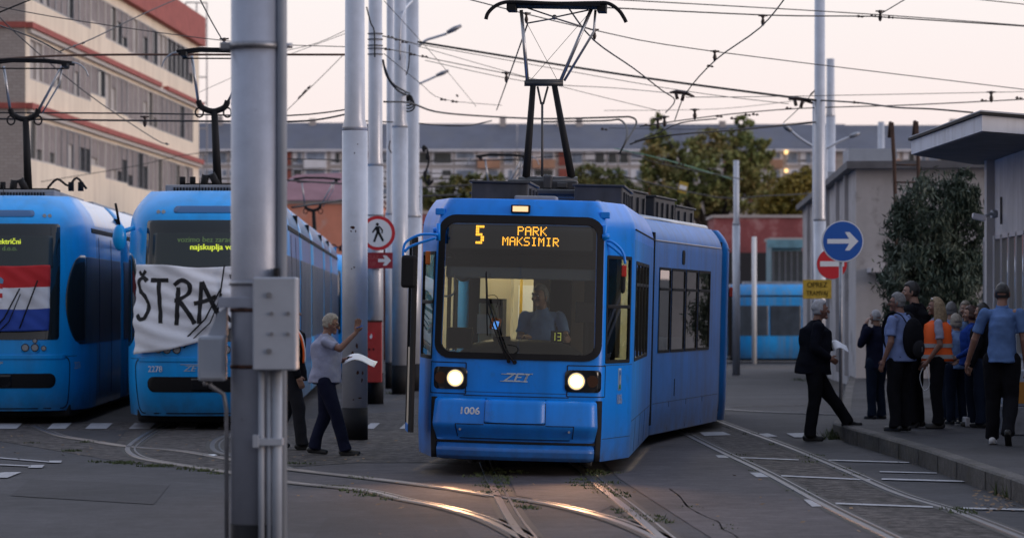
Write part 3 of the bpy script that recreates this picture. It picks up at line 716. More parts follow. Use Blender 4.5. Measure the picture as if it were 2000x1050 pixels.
# interior
b = MB(); b.bx((-.80, .15, .36), (.80, 1.1, .40)); b.bx((-1.02, 1.1, .36), (1.02, GL - .1, .40)); b.build('floor', mat('saloon_floor', (.06, .06, .065), .7), hero)
b = MB(); rows = []
for j in range(7):
    rows.append([Vector((-.80 + 1.6 * i / 16, .14 + .08 * j + .01 * i * 0, 1.05 + (.36 * math.sin(min(1, j / 4) * PI / 2)) * (1 - (abs(i - 8) / 8.2) ** 4) - max(0, j - 5) * .15)) for i in range(17)])
b.grid(rows, True); b.build('dashboard', mat('dash_plastic', (.035, .038, .042), .45), hero)
b = MB(); b.bx((.02, 1.50, .40), (.50, 1.54, 1.22)); b.bx((.02, 1.545, 1.22), (.98, 1.585, 2.40)); b.build('cab_partition', M_beige, hero)
b = MB(); b.bx((.22, 1.27, 1.3), (.46, 1.35, 2.12), bev=.03); b.bx((.22, .95, .60), (.62, 1.40, .78), bev=.04); b.build('driver_seat', M_black, hero)
b = MB(); b.bx((.62, .9, 1.0), (.96, 1.0, 2.45)); b.build('curtain', M_black, hero)
b = MB(); b.bx((-.98, GL - .3, .4), (.98, GL - .26, 2.5)); b.build('rear_panel', M_cream, hero)
b = MB(); b.bx((-.60, 2.4, .4), (-.30, 2.7, 2.45)); b.bx((-.55, 1.3, .4), (-.32, 1.7, 1.78), bev=.02); b.build('cabinet', M_cream, hero)
b = MB(); b.bx((-.56, 1.29, 1.78), (-.31, 1.71, 1.83)); b.bx((-.31, 1.28, .5), (-.285, 1.72, 1.83)); b.build('cabinet_trim', M_black, hero)
for x, y in ((-.16, 2.1), (-.05, 2.9), (-.55, 3.9), (.45, 4.2)):
    q = MB(); q.tube([(x, y, .4), (x, y, 2.5)], .018, 10); q.build('handrail', M_yellow, hero)
    q = MB(); q.bx((x - .03, y - .03, 1.38), (x + .03, y + .03, 1.52), bev=.008); q.build('validator', M_red, hero)
b = MB(); b.bx((-1.05, .9, 2.50), (1.05, GL - .05, 2.53)); b.build('ceiling', M_cream, hero)
b = MB(); b.bx((-.62, 1.5, 2.47), (-.40, GL - .6, 2.495)); b.bx((.40, 1.9, 2.47), (.62, GL - .6, 2.495)); b.build('ceiling_lamp', M_warm, hero)
b = MB(); b.bx((-.78, .35, 1.30), (-.52, .50, 1.52), bev=.01); b.bx((-.30, .42, 1.32), (-.12, .50, 1.44), bev=.01); b.build('desk_box', M_black, hero)
b = MB(); b.bx((.55, .62, 1.60), (.80, .66, 1.82), bev=.01); b.bx((.66, .64, 1.3), (.69, .67, 1.62)); b.build('monitor', M_blackg, hero)
b = MB(); b.bx((-.56, 1.27, 1.45), (-.36, 1.285, 1.66)); b.bx((-.50, GL - .32, 1.5), (-.2, GL - .305, 2.0)); b.build('notice', M_white, hero)
for x in (-.30, .05): b = MB(); b.tube([(x, 2.2, 2.15), (x + .0, 4.8, 2.15)], .016, 8); b.build('grab_rail', M_yellow, hero)
dv = MB(); c = hp(968, 632, .35); dv.box(c, (.11, .05, .13), M=Matrix.Rotation(R(12), 4, 'Y'), bev=.015); dv = dv.build('ticket_device', M_orange, hero)
b = MB(); b.box(c + Vector((.005, -.027, -.012)), (.055, .004, .085), M=Matrix.Rotation(R(12), 4, 'Y')); b.build('screen', M_screen, dv)
tm = MB(); c = hp(1088, 657, .15); tm.box(c, (.13, .05, .12), bev=.008); tm = tm.build('timer_display', M_blackg, hero)
b = MB()
def seg7(b, ch, cx, cz, w_, h_, y):
    t_ = .006; S_ = {'1': 'bc', '3': 'abgcd'}[ch]
    for k in S_:
        x0, z0, x1, z1 = {'a': (-w_, h_, w_, h_), 'g': (-w_, 0, w_, 0), 'd': (-w_, -h_, w_, -h_), 'b': (w_, 0, w_, h_), 'c': (w_, -h_, w_, 0)}[k]
        b.bx((cx + min(x0, x1) - t_ / 2, y - .001, cz + min(z0, z1) - t_ / 2), (cx + max(x0, x1) + t_ / 2, y + .001, cz + max(z0, z1) + t_ / 2))
seg7(b, '1', c.x - .035, c.z, .015, .038, c.y - .028); seg7(b, '3', c.x + .025, c.z, .016, .038, c.y - .028); b.build('digits', emis('timer_led', (.6, .62, .10), .9), tm)
b = MB(); b.tube(smoothp(hps([(868, 578), (880, 577), (888, 566), (887, 535)], .2), 4), .010, 8); b.tube([hp(870, 502, .2), hp(884, 502, .2)], .008, 6)
b.build('grab_handle', M_alu, hero)
b = MB(); b.ell(hp(905, 530, .6), (.10, .05, .11)); b.build('desk_fan', M_alu, hero)

# sections 2 and 3
J1 = Vector((0, GL + .22, 0))
M_seam = mat('dark_seam', (.008, .03, .07), .7)
q = MB(); SG.patch(q, ub + .05, ue - .05, .555, .561, 0, .003, .003)
for u_ in (ub + .9, ub + 2.1, ub + 3.3): SG.patch(q, u_, u_ + .007, .19, .558, 0, .003, .003)
SG.patch(q, uc + .05, ub - .02, 1.165, 1.171, 0, .003, .003); SG.patch(q, uc + .05, ub - .02, .40, .406, 0, .003, .003)
q.build('skirt_seam', M_seam, hero)
q = MB(); SG.patch(q, -.55, .55, .862, .866, 0, .003, .003); q.build('panel_seam', M_seam, hero)
def section(parent, org, ang, Ls, wl, name='rear_section', last=False, smallw=True):
    T = Matrix.Translation(org) @ Matrix.Rotation(ang, 4, 'Z')
    pr = lambda p, z: T @ prof_box(p, z)
    S = Surf([(-1.15, Ls), (-1.15, .12), (-1.09, 0), (1.09, 0), (1.15, .12), (1.15, Ls)], pr, .05)
    c0 = S.cum[3] - S.half; u_of = lambda y: (S.cum[4] - S.half) + (y - .12)
    hs = []
    for y0, y1 in wl: hs += [(u_of(y0), u_of(y1), 1.205, 2.26), (-u_of(y1), -u_of(y0), 1.205, 2.26)]
    us_ = frange(-S.half, -u_of(.12), 6) + frange(-u_of(.3), -u_of(.12) + .2, 6) + [0] + frange(u_of(.12) - .2, u_of(.3), 6) + frange(u_of(.12), S.half, 6)
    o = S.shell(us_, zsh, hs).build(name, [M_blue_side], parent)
    for y0, y1 in wl:
        window(S, o, u_of(y0), u_of(y1), 1.205, 2.26, 2.0); window(S, o, -u_of(y1), -u_of(y0), 1.205, 2.26, 2.0)
    q = MB()
    for s_ in (-1, 1):
        a = sorted((s_ * u_of(.1), s_ * u_of(Ls - .1))); S.patch(q, a[0], a[1], 2.60, 2.612, 0, .014, .016)
    q.build('gutter', M_alu, o)
    q = MB(); S.patch(q, u_of(.2), u_of(Ls - .1), .555, .561, 0, .003, .003)
    for y in (1.25, 2.45, 3.65): S.patch(q, u_of(y), u_of(y) + .007, .19, .558, 0, .003, .003)
    q.build('skirt_seam', M_seam, o)
    q = MB(); S.patch(q, u_of(1.95), u_of(2.13), 2.33, 2.52, .05, .008, .008); q.build('side_vent', M_black, o)
    q = MB()
    for y in (2.2, 2.6, 3.0, 3.7, 4.1): S.patch(q, u_of(y), u_of(y + .22), .30, .315, 0, .004, .004)
    S.patch(q, u_of(1.6), u_of(1.62), .62, .84, 0, .006, .006); q.build('access_slot', M_black, o)
    T3 = T
    def bxT(a, c_, nm, m_, bev=0):
        q = MB(); cc = [(a[i] + c_[i]) / 2 for i in range(3)]; dd = [abs(a[i] - c_[i]) for i in range(3)]
        q.box(T3 @ Vector(cc), dd, rz=ang, bev=bev); return q.build(nm, m_, o)
    bxT((-1.0, .1, .13), (1.0, Ls - .1, .40), 'underframe', M_black)
    bxT((-1.0, .1, .405), (1.0, Ls - .1, .43), 'floor', MATS['saloon_floor']); bxT((-1.03, .1, 2.50), (1.03, Ls - .1, 2.53), 'ceiling', M_cream)
    bxT((-.6, .4, 2.47), (-.4, Ls - .4, 2.495), 'ceiling_lamp', M_warm)
    for y in (1.2, 2.2, 3.4):
        q = MB(); q.tube([T3 @ Vector((.55, y, .4)), T3 @ Vector((.55, y, 2.5))], .018, 8); q.build('handrail', M_yellow, o)
        bxT((.45, y + .2, .5), (.95, y + .65, 1.35), 'seat', mat('seat_fabric', (.03, .06, .12), .8), .04)
    return o, T
def bellows(parent, c, ang, w_=1.07):
    q = MB()
    for k in range(4): q.box(Vector((c[0], c[1], 1.5)) + Matrix.Rotation(ang, 3, 'Z') @ Vector((0, -.10 + .06 * k, 0)), (2 * w_ - (k % 2) * .05, .03, 2.4), rz=ang)
    return q.build('bellows', M_black, parent)
# turn at the joint: section two heads about 9 degrees further to the right
a2 = R(-9.0)
bellows(hero, J1 - Vector((0, .10, 0)), a2 / 2, 1.165)
org2 = J1 + Vector((.0, .04, 0)); W2 = [(.40, .98), (1.06, 1.74), (1.82, 2.62), (2.70, 3.6)]
W2 = [(.45, 1.20), (1.28, 2.20), (2.28, 3.10), (3.18, 4.05)]
sec2, T2 = section(hero, org2, a2, 4.95, W2)
J2 = T2 @ Vector((.05, 5.05, 0)); a3 = R(1.2)
bellows(hero, J2, (a2 + a3) / 2)
sec3, T3_ = section(hero, J2 + Vector((.02, .06, 0)), a3, 5.6, [(.9, 1.7), (1.8, 2.6), (2.7, 3.5)])
q = MB(); c = T3_ @ Vector((1.19, .5, 2.0)); q.box(c, (.05, .08, .14), bev=.01); q.build('side_lamp', M_tail, hero)

# roof equipment
def rb(x0, x1, y0, y1, z0, z1, name='roof_box', m=None, parent=None, T=None, bev=.015, ribs=True, ang=0):
    q = MB(); T = T or Matrix.Identity(4); cc = Vector(((x0 + x1) / 2, (y0 + y1) / 2, (z0 + z1) / 2)); q.box(T @ cc, (x1 - x0, y1 - y0, z1 - z0), rz=ang, bev=bev)
    o = q.build(name, m or M_box, parent or hero)
    if ribs:
        q = MB(); q.box(T @ (cc + Vector((0, 0, (z1 - z0) / 2 + .006))), (x1 - x0 + .05, y1 - y0 + .05, .022), rz=ang, bev=.004)
        n = max(2, int((y1 - y0) / .35))
        for k in range(n): q.box(T @ Vector((x1 + .012, y0 + (k + .5) * (y1 - y0) / n, cc.z - .03)), (.024, .05, (z1 - z0) * .8), rz=ang)
        q.build('lid', M_box, o)
    return o
rb(-.58, .02, .55, 1.75, 2.85, 3.06); rb(-.10, .34, .30, .62, 2.84, 2.92, 'roof_hatch', M_grey_roof, ribs=False)
rb(.42, .95, 1.9, 3.9, 2.84, 3.10); rb(-.9, -.3, 3.6, 5.4, 2.84, 3.05)
q = MB(); q.tube([(.52, 1.5, 2.85), (.52, 1.5, 2.89)], .09, 16); q.ell((.52, 1.5, 2.89), (.09, .09, .03)); q.build('antenna_dome', M_grey_roof, hero)
q = MB(); q.tube([(.75, .75, 2.86), (.75, 5.6, 2.86)], .045, 10); q.build('roof_pipe', M_alu, hero)
rb(-.1, .62, 4.3, 5.6, 2.86, 3.08)
for y0, y1, x0, x1, z1 in ((.1, 1.2, .05, .80, 3.22), (1.45, 2.85, .30, .86, 3.20), (3.2, 4.6, .35, .80, 3.14)): rb(x0, x1, y0, y1, 2.86, z1, T=T2, ang=a2, parent=sec2)
q = MB(); q.tube([T2 @ Vector((.92, .1, 2.88)), T2 @ Vector((.92, 4.8, 2.88))], .05, 10); q.build('roof_pipe', M_alu, sec2)
q = MB(); q.tube(smoothp([T2 @ Vector((.3, .05, 3.05)), T2 @ Vector((.5, -.2, 3.0)), Vector((.5, GL - .5, 3.02)), Vector((.4, GL - .8, 2.9))], 5), .03, 8); q.build('roof_cable', M_black, hero)
# pantograph of the hero
pt = MB(); py_ = 2.9
def pp_(x, y, dy=py_): return hp(x, y, dy)
pant = MB(); pant.box(pp_(1065, 378), (.95, .9, .07), bev=.02); pant.box(pp_(1060, 362, py_ - .1), (.80, .16, .12), bev=.02)
pant.tube([pp_(1012, 354), pp_(1128, 354)], .055, 12); pant = pant.build('pantograph', M_box, hero)
q = MB()
for y0_ in (1045, 1075): q.tube([pp_(y0_, 385), pp_(y0_ + (-4 if y0_ < 1060 else 4), 345)], .04, 10)
q.box(pp_(1070, 356, py_ - .2), (.10, .12, .16), bev=.02); q.tube([pp_(1066, 378, py_ - .2), pp_(1066, 340, py_ - .2)], .02, 8); q.box(pp_(1098, 362, py_ - .2), (.12, .08, .06), bev=.01); q.box(pp_(1030, 362, py_ - .2), (.10, .08, .06), bev=.01); q.build('spring_drive', M_box, pant)
for a_, c_ in (((1027, 352), (1041, 168)), ((1117, 350), (1083, 168))):
    q = MB(); q.tube([pp_(*a_), pp_(*c_, py_ + .3)], [.045, .034], 12); q.build('lower_arm', M_black, pant)
q = MB(); q.tube([pp_(1024, 163, py_ + .3), pp_(1100, 163, py_ + .3)], .034, 10); q.tube([pp_(1026, 158, py_ + .3), pp_(1100, 158, py_ + .3)], .02, 8); q.build('knuckle_bar', M_box, pant)
q = MB(); q.tube([pp_(1059, 200, py_ + .2), pp_(1059, 352)], .014, 8); q.tube([pp_(1050, 170, py_ + .3), pp_(1057, 203, py_ + .2)], .014, 6); q.tube([pp_(1070, 170, py_ + .3), pp_(1061, 203, py_ + .2)], .014, 6); q.build('control_rod', M_box, pant)
for path, r_ in (([(1030, 158), (1018, 20)], .021), ([(1095, 158), (1155, 18)], .021), ([(1102, 158), (1160, 62), (1163, 20)], .015)):
    q = MB(); q.tube([pp_(x, y, py_ + .3) for x, y in path], r_, 8); q.build('upper_arm', M_alu, pant)
q = MB(); q.tube([pp_(1037, 156, py_ + .3), pp_(1147, 30, py_ + .3)], .003, 5); q.tube([pp_(1088, 156, py_ + .3), pp_(1026, 40, py_ + .3)], .003, 5); q.build('brace_wire', M_wire, pant)
q = MB()
for dy in (0, .38):
    q.tube(smoothp([pp_(x, y, py_ + .15 + dy) for x, y in ((949, 38), (953, 26), (966, 13), (985, 5), (1010, 4), (1085, 7), (1160, 6), (1188, 7), (1208, 20), (1218, 34), (1223, 44))], 4), .022, 8)
q.box(pp_(1085, 12, py_ + .35), (1.05, .42, .03)); q.box(pp_(1000, 14, py_ + .3), (.10, .3, .10)); q.box(pp_(1176, 16, py_ + .3), (.10, .3, .10)); q.build('collector_head', M_black, pant)
q = MB(); q.tube([pp_(1030, 16, py_ + .3), pp_(1084, 34, py_ + .3), pp_(1150, 20, py_ + .3)], .010, 6); q.tube([pp_(1028, 46, py_ + .3), pp_(1084, 36, py_ + .3), pp_(1156, 58, py_ + .3)], .010, 6); q.ell(pp_(1083, 34, py_ + .3), (.03, .03, .03)); q.build('head_linkage', M_pipe, pant)

# ------------------------------------------------------------------ light-blue trams
def prof_tm(p, z):
    x, y = p.x, p.y; fr = max(0, min(1, (1.6 - y) / 1.6)); fr = fr * fr * (3 - 2 * fr)
    y += fr * (.28 * max(0, z - 1.1) / 1.9 * max(0, z - 1.1) ** .2)
    if z > 2.9: k = (z - 2.9) / .5; y += fr * .55 * k * k; x *= 1 - .24 * k * k
    if z > 2.3: x *= 1 - .03 * (z - 2.3)
    if z < .9: y += fr * .16 * ((.9 - z) / .7) ** 2; x *= 1 - .07 * ((.9 - z) / .7) ** 2 * (fr * .8 + .2)
    return Vector((x, y, z))
def make_light_tram():
    t = thing('tram', 'x', 'tram')
    NL = 6.0
    plan = [(-1.15, NL), (-1.15, 1.5), (-1.12, .95), (-1.04, .52), (-.88, .22), (-.62, .07), (-.3, .01), (0, 0), (.3, .01), (.62, .07), (.88, .22), (1.04, .52), (1.12, .95), (1.15, 1.5), (1.15, NL)]
    S = Surf(plan, prof_tm, .14); h = S.half; un = S.cum[13] - h     # u where the side begins
    zs_ = [.20, .3, .45, .6, .75, .9, 1.1, 1.4, 1.8, 2.2, 2.5, 2.7, 2.9, 3.0, 3.1, 3.18, 3.25, 3.31, 3.36, 3.39, 3.4]
    us_ = frange(-h, -un, 6) + frange(-un, un, 40) + frange(un, h, 6)
    b = S.shell(us_, zs_); 
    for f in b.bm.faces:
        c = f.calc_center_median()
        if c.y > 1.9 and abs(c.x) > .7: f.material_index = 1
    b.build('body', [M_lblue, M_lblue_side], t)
    b = MB(); b.bx((-.95, .5, .10), (.95, NL, .40), bev=.05); b.build('underframe', M_black, t)
    b = MB(); S.patch(b, -.86, .86, 1.25, 2.96, .05, .006, .01); ws = b.build('windscreen', M_darkglass, t)
    b = MB(); S.patch(b, -.46, .46, 3.065, 3.165, .045, .004, .006); b.build('brow_slot', mat('slot_blue', (.02, .10, .26), .4), t)
    for s_ in (-1, 1):
        for k in (0, 1):
            q = MB(); c = S.at(s_ * (.70 - .085 * k), 3.08, .006); q.disc(c + Vector((0, -.01, 0)), (0, -1, .3), .028, .03, 14); q.build('small_lamp', M_lamp_off, t)
        hl = MB(); S.patch(hl, s_ * .43 - .14, s_ * .43 + .14, 1.05, 1.24, .06, .003, .004); hl = hl.build('headlight', M_lblue, t)
        for u_, z_, r_ in ((.35, 1.135, .045), (.49, 1.135, .045), (.49, 1.235, .028), (.62, 1.125, .03)):
            c = S.at(s_ * u_, z_, .006); q = MB(); q.disc(c + Vector((0, -.012, 0)), (0, -1, 0), r_, .03, 18); q.build('lens', M_lamp_off, hl)
            q = MB(); q.disc(c + Vector((0, -.008, 0)), (0, -1, 0), r_ * 1.3, .02, 18); q.build('bezel', M_blackg, hl)
        # cab side glass with rounded front edge
        e = sorted((s_ * .98, s_ * 1.72))
        q = MB(); S.patch(q, e[0], e[1], 1.18, 2.50, 0, .006, .01, nu=12, nz=24, ext=(lambda tt, a, c: (a + .44 * (1 - math.sqrt(max(0, 1 - (2 * tt - 1) ** 2))), c)) if s_ > 0 else (lambda tt, a, c: (a, c - .44 * (1 - math.sqrt(max(0, 1 - (2 * tt - 1) ** 2)))))); q.build('cab_side_window', M_darkglass, t)
        e = sorted((s_ * 1.74, s_ * (h - .15))); q = MB(); S.patch(q, e[0], e[1], 1.18, 2.48, .03, .006, .01); q.build('side_window', M_sideglass, t)
        q = MB(); S.patch(q, *sorted((s_ * (un + .2), s_ * (h - .1))), 2.86, 2.93, 0, .008, .012); q.build('gutter', M_black, t)
        for yy in (2.6, 4.4):
            q = MB(); S.patch(q, *sorted((s_ * (un + yy - 1.5), s_ * (un + yy - 1.49))), .35, 2.8, 0, .011, .006); q.build('door_seam', M_black, t)
        # mirror pod
        if s_ > 0: continue
        m_ = MB(); c = Vector((s_ * 1.20, .52, 2.72)); m_.ell(c, (.10, .09, .19)); m_ = m_.build('mirror', M_lblue, t)
        q = MB(); q.tube([(s_ * 1.0, .62, 2.86), (s_ * 1.17, .54, 2.80)], .035, 8); q.build('mirror_arm', M_lblue, m_)
        q = MB(); q.tube([(s_ * 1.20, .5, 2.9), (s_ * 1.25, .45, 3.2)], .018, 8); q.build('camera_arm', M_black, m_)
    # bumper, grille
    b = MB(); S.ring(b, (-1.10, 1.10, .23, 1.00), (-1.085, 1.085, .245, .985), .12, .11, .004, .004); S.patch(b, -1.3, 1.3, 1.003, 1.01, 0, .003, .004); b.build('bumper_seam', M_black, t)
    b = MB(); S.patch(b, -.81, .81, .54, .755, .10, .006, .01); gr_ = b.build('grille', M_black, t)
    b = MB(); S.patch(b, -.15, .15, .56, .735, 0, .010, .006); b.build('grille_panel', M_blackg, gr_)
    b = MB(); S.patch(b, -.98, .98, .965, 1.03, 0, .012, .012, ext=None); b.build('bumper_lip', M_lblue, t)
    b = MB(); put_text(b, 'ZET', on(S, -.13, .87, .008), .12, 1.2, shear=.35, bold=.02); S.patch(b, -.30, .03, .925, .933, 0, .008, .003); b.build('logo', MATS['logo_silver'], t)
    # roof housing
    b = MB(); b.bx((-.62, 1.3, 3.36), (.62, 5.2, 3.50), bev=.02); hs_ = b.build('roof_housing', M_grey_roof, t)
    b = MB()
    for k in range(22): b.bx((-.5 + k * .045, 1.285, 3.40), (-.475 + k * .045, 1.30, 3.46))
    b.build('vent_slots', M_black, hs_)
    # further modules
    y = NL + .26
    for k, ln in enumerate((5.2, 7.4, 5.2, 6.8)):
        S2 = Surf([(-1.15, y + ln), (-1.15, y), (-1.12, y - .03), (1.12, y - .03), (1.15, y), (1.15, y + ln)], lambda p, z: prof_tm(p, z), .02)
        h2 = S2.half; u0 = h2 - ln
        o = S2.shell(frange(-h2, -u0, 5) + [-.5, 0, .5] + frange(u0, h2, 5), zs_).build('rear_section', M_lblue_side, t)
        for s_ in (-1, 1):
            n = max(1, round(ln / 1.5)); st = (ln - .3) / n
            for j in range(n):
                e = sorted((s_ * (u0 + .17 + j * st), s_ * (u0 + .17 + j * st + st - .06))); q = MB(); S2.patch(q, e[0], e[1], 1.18, 2.48, .03, .006, .01); q.build('side_window', M_sideglass, o)
            q = MB(); S2.patch(q, *sorted((s_ * (u0 + .05), s_ * (h2 - .05))), 2.86, 2.93, 0, .008, .012); q.build('gutter', M_black, o)
        q = MB(); q.bx((-.95, y, .10), (.95, y + ln, .40)); q.build('underframe', M_black, o)
        q = MB(); q.bx((-1.10, y - .26, .3), (1.10, y + .02, 3.2)); q.build('bellows', M_black, t)
        q = MB(); q.bx((-.6, y + .6, 3.37), (.6, y + ln - .6, 3.52), bev=.03); q.build('roof_housing', M_grey_roof, o)
        y += ln + .26
    q = MB(); q.bx((-1.1, y - .14, .3), (1.1, y - .10, 3.2)); q.build('rear_wall', M_lblue, t)
    # single-arm pantograph
    pg = MB(); yy = 2.6; pg.box((.22, yy, 3.53), (.9, .8, .06)); pg = pg.build('pantograph', M_black, t); pg.location.x = -.17
    q = MB(); q.tube([(.22, yy, 3.55), (.16, yy + .15, 4.66)], [.065, .050], 12); q.build('lower_arm', M_black, pg); PZ = .26
    q = MB(); q.tube(smoothp([Vector(v) for v in ((-.08, yy + .15, 4.82), (-.03, yy + .15, 4.72), (.14, yy + .15, 4.66), (.31, yy + .15, 4.72), (.36, yy + .15, 4.82))], 3), .045, 8)
    for x in (-.06, .36): q.tube(smoothp([Vector((x + .06 * math.cos(a), yy + .1, 4.64 + .07 * math.sin(a))) for a in [k * PI / 4 for k in range(9)]], 2), .014, 6)
    q.build('yoke', M_black, pg)
    for xa, xb in ((-.08, -.17), (.36, .74)):
        q = MB(); q.tube([(xa, yy + .15, 4.80), (xb if xa > 0 else xb, yy + .05, 5.48)], .022, 8); q.build('upper_arm', M_alu, pg)
    q = MB(); q.tube([(.42, yy + .15, 4.76), (.70, yy + .05, 5.21), (.74, yy + .05, 5.46)], .013, 6); q.build('control_rod', M_alu, pg)
    q = MB()
    for dy in (-.18, .18): q.tube([(-.38, yy + dy, 5.53), (-.05, yy + dy, 5.57), (.5, yy + dy, 5.56), (.92, yy + dy, 5.52)], .022, 8)
    q.tube([(-.3, yy, 5.44), (.85, yy, 5.44)], .012, 6); q.box((-.28, yy, 5.50), (.08, .4, .07)); q.box((.80, yy, 5.50), (.08, .4, .07)); q.build('collector_head', M_black, pg)
    for s_ in (-1, 1):
        q = MB(); cx_ = .27; q.tube(smoothp([Vector((cx_ + s_ * x, yy, z)) for x, z in ((.62, 5.54), (.74, 5.51), (.84, 5.42), (.88, 5.32))], 4), .012, 6); q.build('horn', M_alu, pg)
    q = MB()
    for x in (-.45, -.3, .75, .9): q.tube([(x, yy - .3, 3.52), (x, yy - .3, 3.66)], .045, 10); q.build('roof_insulator', M_black, t); q = MB()
    q.tube([(-.12, yy - .5, 3.5), (-.10, yy - .5, 3.66), (.0, yy - .5, 3.68), (.08, yy - .5, 3.52)], .06, 10); q.build('roof_hose', M_black, t); q = MB()
   
    q.tube(smoothp([Vector(v) for v in ((.4, yy - .4, 3.56), (.55, yy - .4, 3.70), (.72, yy - .4, 3.6), (.85, yy - .4, 3.72), (1.0, yy - .4, 3.55))], 4), .02, 6); q.build('roof_gear', M_black, t)
    q = MB(); q.tube([(-.1, .95, 3.30), (-.1, .95, 3.55)], .006, 5); q.build('aerial', M_black, t)
    return t, S
proto, ST = make_light_tram()
index_kids()
def place_tram(t, cx, D, rz, label, dz=None):
    t.location = ((cx - 1000) * D / F, D, gz(D) if dz is None else dz); t.rotation_euler = (0, 0, rz); t['label'] = label; t['group'] = 'parked light blue trams'
    return t
tA = proto
cops = [copy_tree(proto) for _ in range(5)]
# the two stands nearest carry their own lettering and cloth
place_tram(tA, 394, 39.5, R(2.15), 'light blue tram with number 2278 behind the white strike banner')
tB = place_tram(cops[0], 2, 41.3, R(2.15), 'light blue tram at left edge behind the red, white and blue flag')
place_tram(cops[1], 606, 76, R(2.0), 'light blue tram further back, seen just left of the middle pole')
place_tram(cops[2], 962, 66, R(-3), 'light blue tram standing hidden behind the lit tram, pantograph raised')
place_tram(cops[3], 340, 92, R(3), 'light blue tram at the back of the row, pantograph between the two near trams')
tF = place_tram(cops[4], 900, 122, R(-87), 'far light blue tram seen side-on right of the lit tram')
def local_text(t, s_, u, z, size, ws, m, name, off=.012, bold=.02, shear=0):
    b = MB(); put_text(b, s_, on(ST, u, z, off), size, ws, shear, bold); b.build(name, m, t)
local_text(tA, '2278', -.67, .86, .12, .95, M_signwhite, 'fleet_number'); local_text(tB, '2276', 1.32, .86, .15, .8, MATS['number_dim'], 'fleet_number'); local_text(tB, '2276', -.67, .86, .12, .95, M_signwhite, 'fleet_number')
local_text(tA, 'najskuplja vožnja', .22, 2.575, .115, 1.05, M_green, 'display_text', bold=.03); local_text(tA, 'vozimo bez zarade', .05, 2.68, .11, 1.0, M_dimgreen, 'display_text')
local_text(tB, 'sindikat električni', -.12, 2.69, .11, .95, M_green, 'display_text', bold=.03); local_text(tB, 'vozača d.o.o.', -.06, 2.59, .10, 1.0, M_dimgreen, 'display_text')
for t_ in (tA, tB):
    b = MB(); ST.patch(b, -.74, .74, 2.30, 2.78, .03, .008, .004); b.build('display_glass', mat('display_grey', (.035, .05, .055), .25), t_)
    b = MB(); b.tube([ST.at(-.35, 1.16, .03), ST.at(.05, 1.55, .11), ST.at(.26, 1.98, .12)], .012, 6); b.tube([ST.at(-.25, 1.16, .03), ST.at(.12, 1.5, .11), ST.at(.27, 1.9, .12)], .009, 6); b.tube([ST.at(.50, 2.10, .12) if t_ is tB else ST.at(.30, 2.3, .12), ST.at(.27, 1.4, .13) if t_ is tB else ST.at(.20, 1.5, .13)], .012, 6)
    w_ = b.build('wiper', M_black, t_)
# banner and flag: sheets hanging over the tram noses
def cloth_sheet(t, name, fn, outline, nu, nv, mats, label, cat, matfn=None, th=.004):
    """fn(a, b) -> local point on the tram; a,b in 0..1"""
    M_ = Matrix.Translation(t.location) @ Matrix.Rotation(t.rotation_euler.z, 4, 'Z')
    b = MB(); V = b.grid([[M_ @ fn(i / nu, j / nv) for i in range(nu + 1)] for j in range(nv + 1)], True)
    b.bm.faces.ensure_lookup_table()
    if matfn:
        k = 0
        for j in range(nv):
            for i in range(nu): b.bm.faces[k].material_index = matfn((i + .5) / nu, (j + .5) / nv); k += 1
    o = b.build(name, mats, normals=False); s_ = o.modifiers.new('t', 'SOLIDIFY'); s_.thickness = th; tag(o, label, cat); return o, M_
def fold(a, b, k=1.0):
    return k * (.012 * math.sin(9 * a + 5 * b) + .010 * math.sin(17 * (a + .8 * b) + 2) + .006 * math.sin(38 * (a * .7 + b) + 1) + .008 * noise.noise(Vector((a * 6, b * 5, 0))))
A0, A1 = -1.0, 1.12                              # banner left and right, in u
def ban(a, b, extra=0.0):                          # b: 0 bottom, 1 top
    top = 2.325 - .03 * math.sin(PI * a) - .02 * a + .012 * math.sin(11 * a); bot = 1.07 + .04 * a + .42 * max(0, a - .30) ** 1.3 * 1.2
    if a > .55: bot = bot * 1.0
    bot = 1.065 + .06 * min(a, .25) / .25 + (.34 * (min(max(a - .25, 0), .45) / .45) ** 1.3) + .006 * math.sin(25 * a)
    z = bot + (top - bot) * b; u = A0 + (A1 - A0) * a + .02 * (1 - b) * (1 if a < .1 else 0) 
    return ST.at(u, z, .075 + fold(a, b, 1.5) + extra)
M_cloth = mat('banner_cloth', (.80, .81, .86), .85, bump=.3, bscale=12)
ban_o, MBn = cloth_sheet(tA, 'banner', ban, None, 60, 36, M_cloth, 'white cloth banner painted ŠTRAJK in black, tied over the tram nose', 'banner')
st = MB()
def stroke(pts, w_):
    P_ = smoothp([Vector((x, z, 0)) for x, z in pts], 5); rw = []
    for i, p in enumerate(P_):
        t_ = (P_[min(i + 1, len(P_) - 1)] - P_[max(i - 1, 0)]).normalized(); n = Vector((-t_.y, t_.x, 0)); ww = w_ * (1 + .25 * noise.noise(p * 9 + Vector((w_ * 90, 0, 0))))
        rw.append([p + n * ww * k for k in (-1, -.33, .33, 1)])
    def inv(x, z):                                 # photo pixels -> banner coordinates
        u = (x - 394) / 139.2; zz = H - (z - YH) / 139.2; a = (u * 1.015 - A0) / (A1 - A0)
        lo, hi = ban(a, 0).z, ban(a, 1).z; return a, (zz - lo) / (hi - lo)
    V = []
    for r_ in rw:
        row = []
        for p in r_:
            a, bb = inv(p.x, p.y); row.append(MBn @ ban(a, bb, .006))
        V.append(row)
    st.grid(V, True)
WS = 4.1
stroke([(268, 529), (275, 537), (284, 528)], WS * .8)
stroke([(288, 549), (278, 542), (268, 551), (270, 567), (284, 581), (291, 601), (285, 620), (274, 624), (267, 615)], WS)
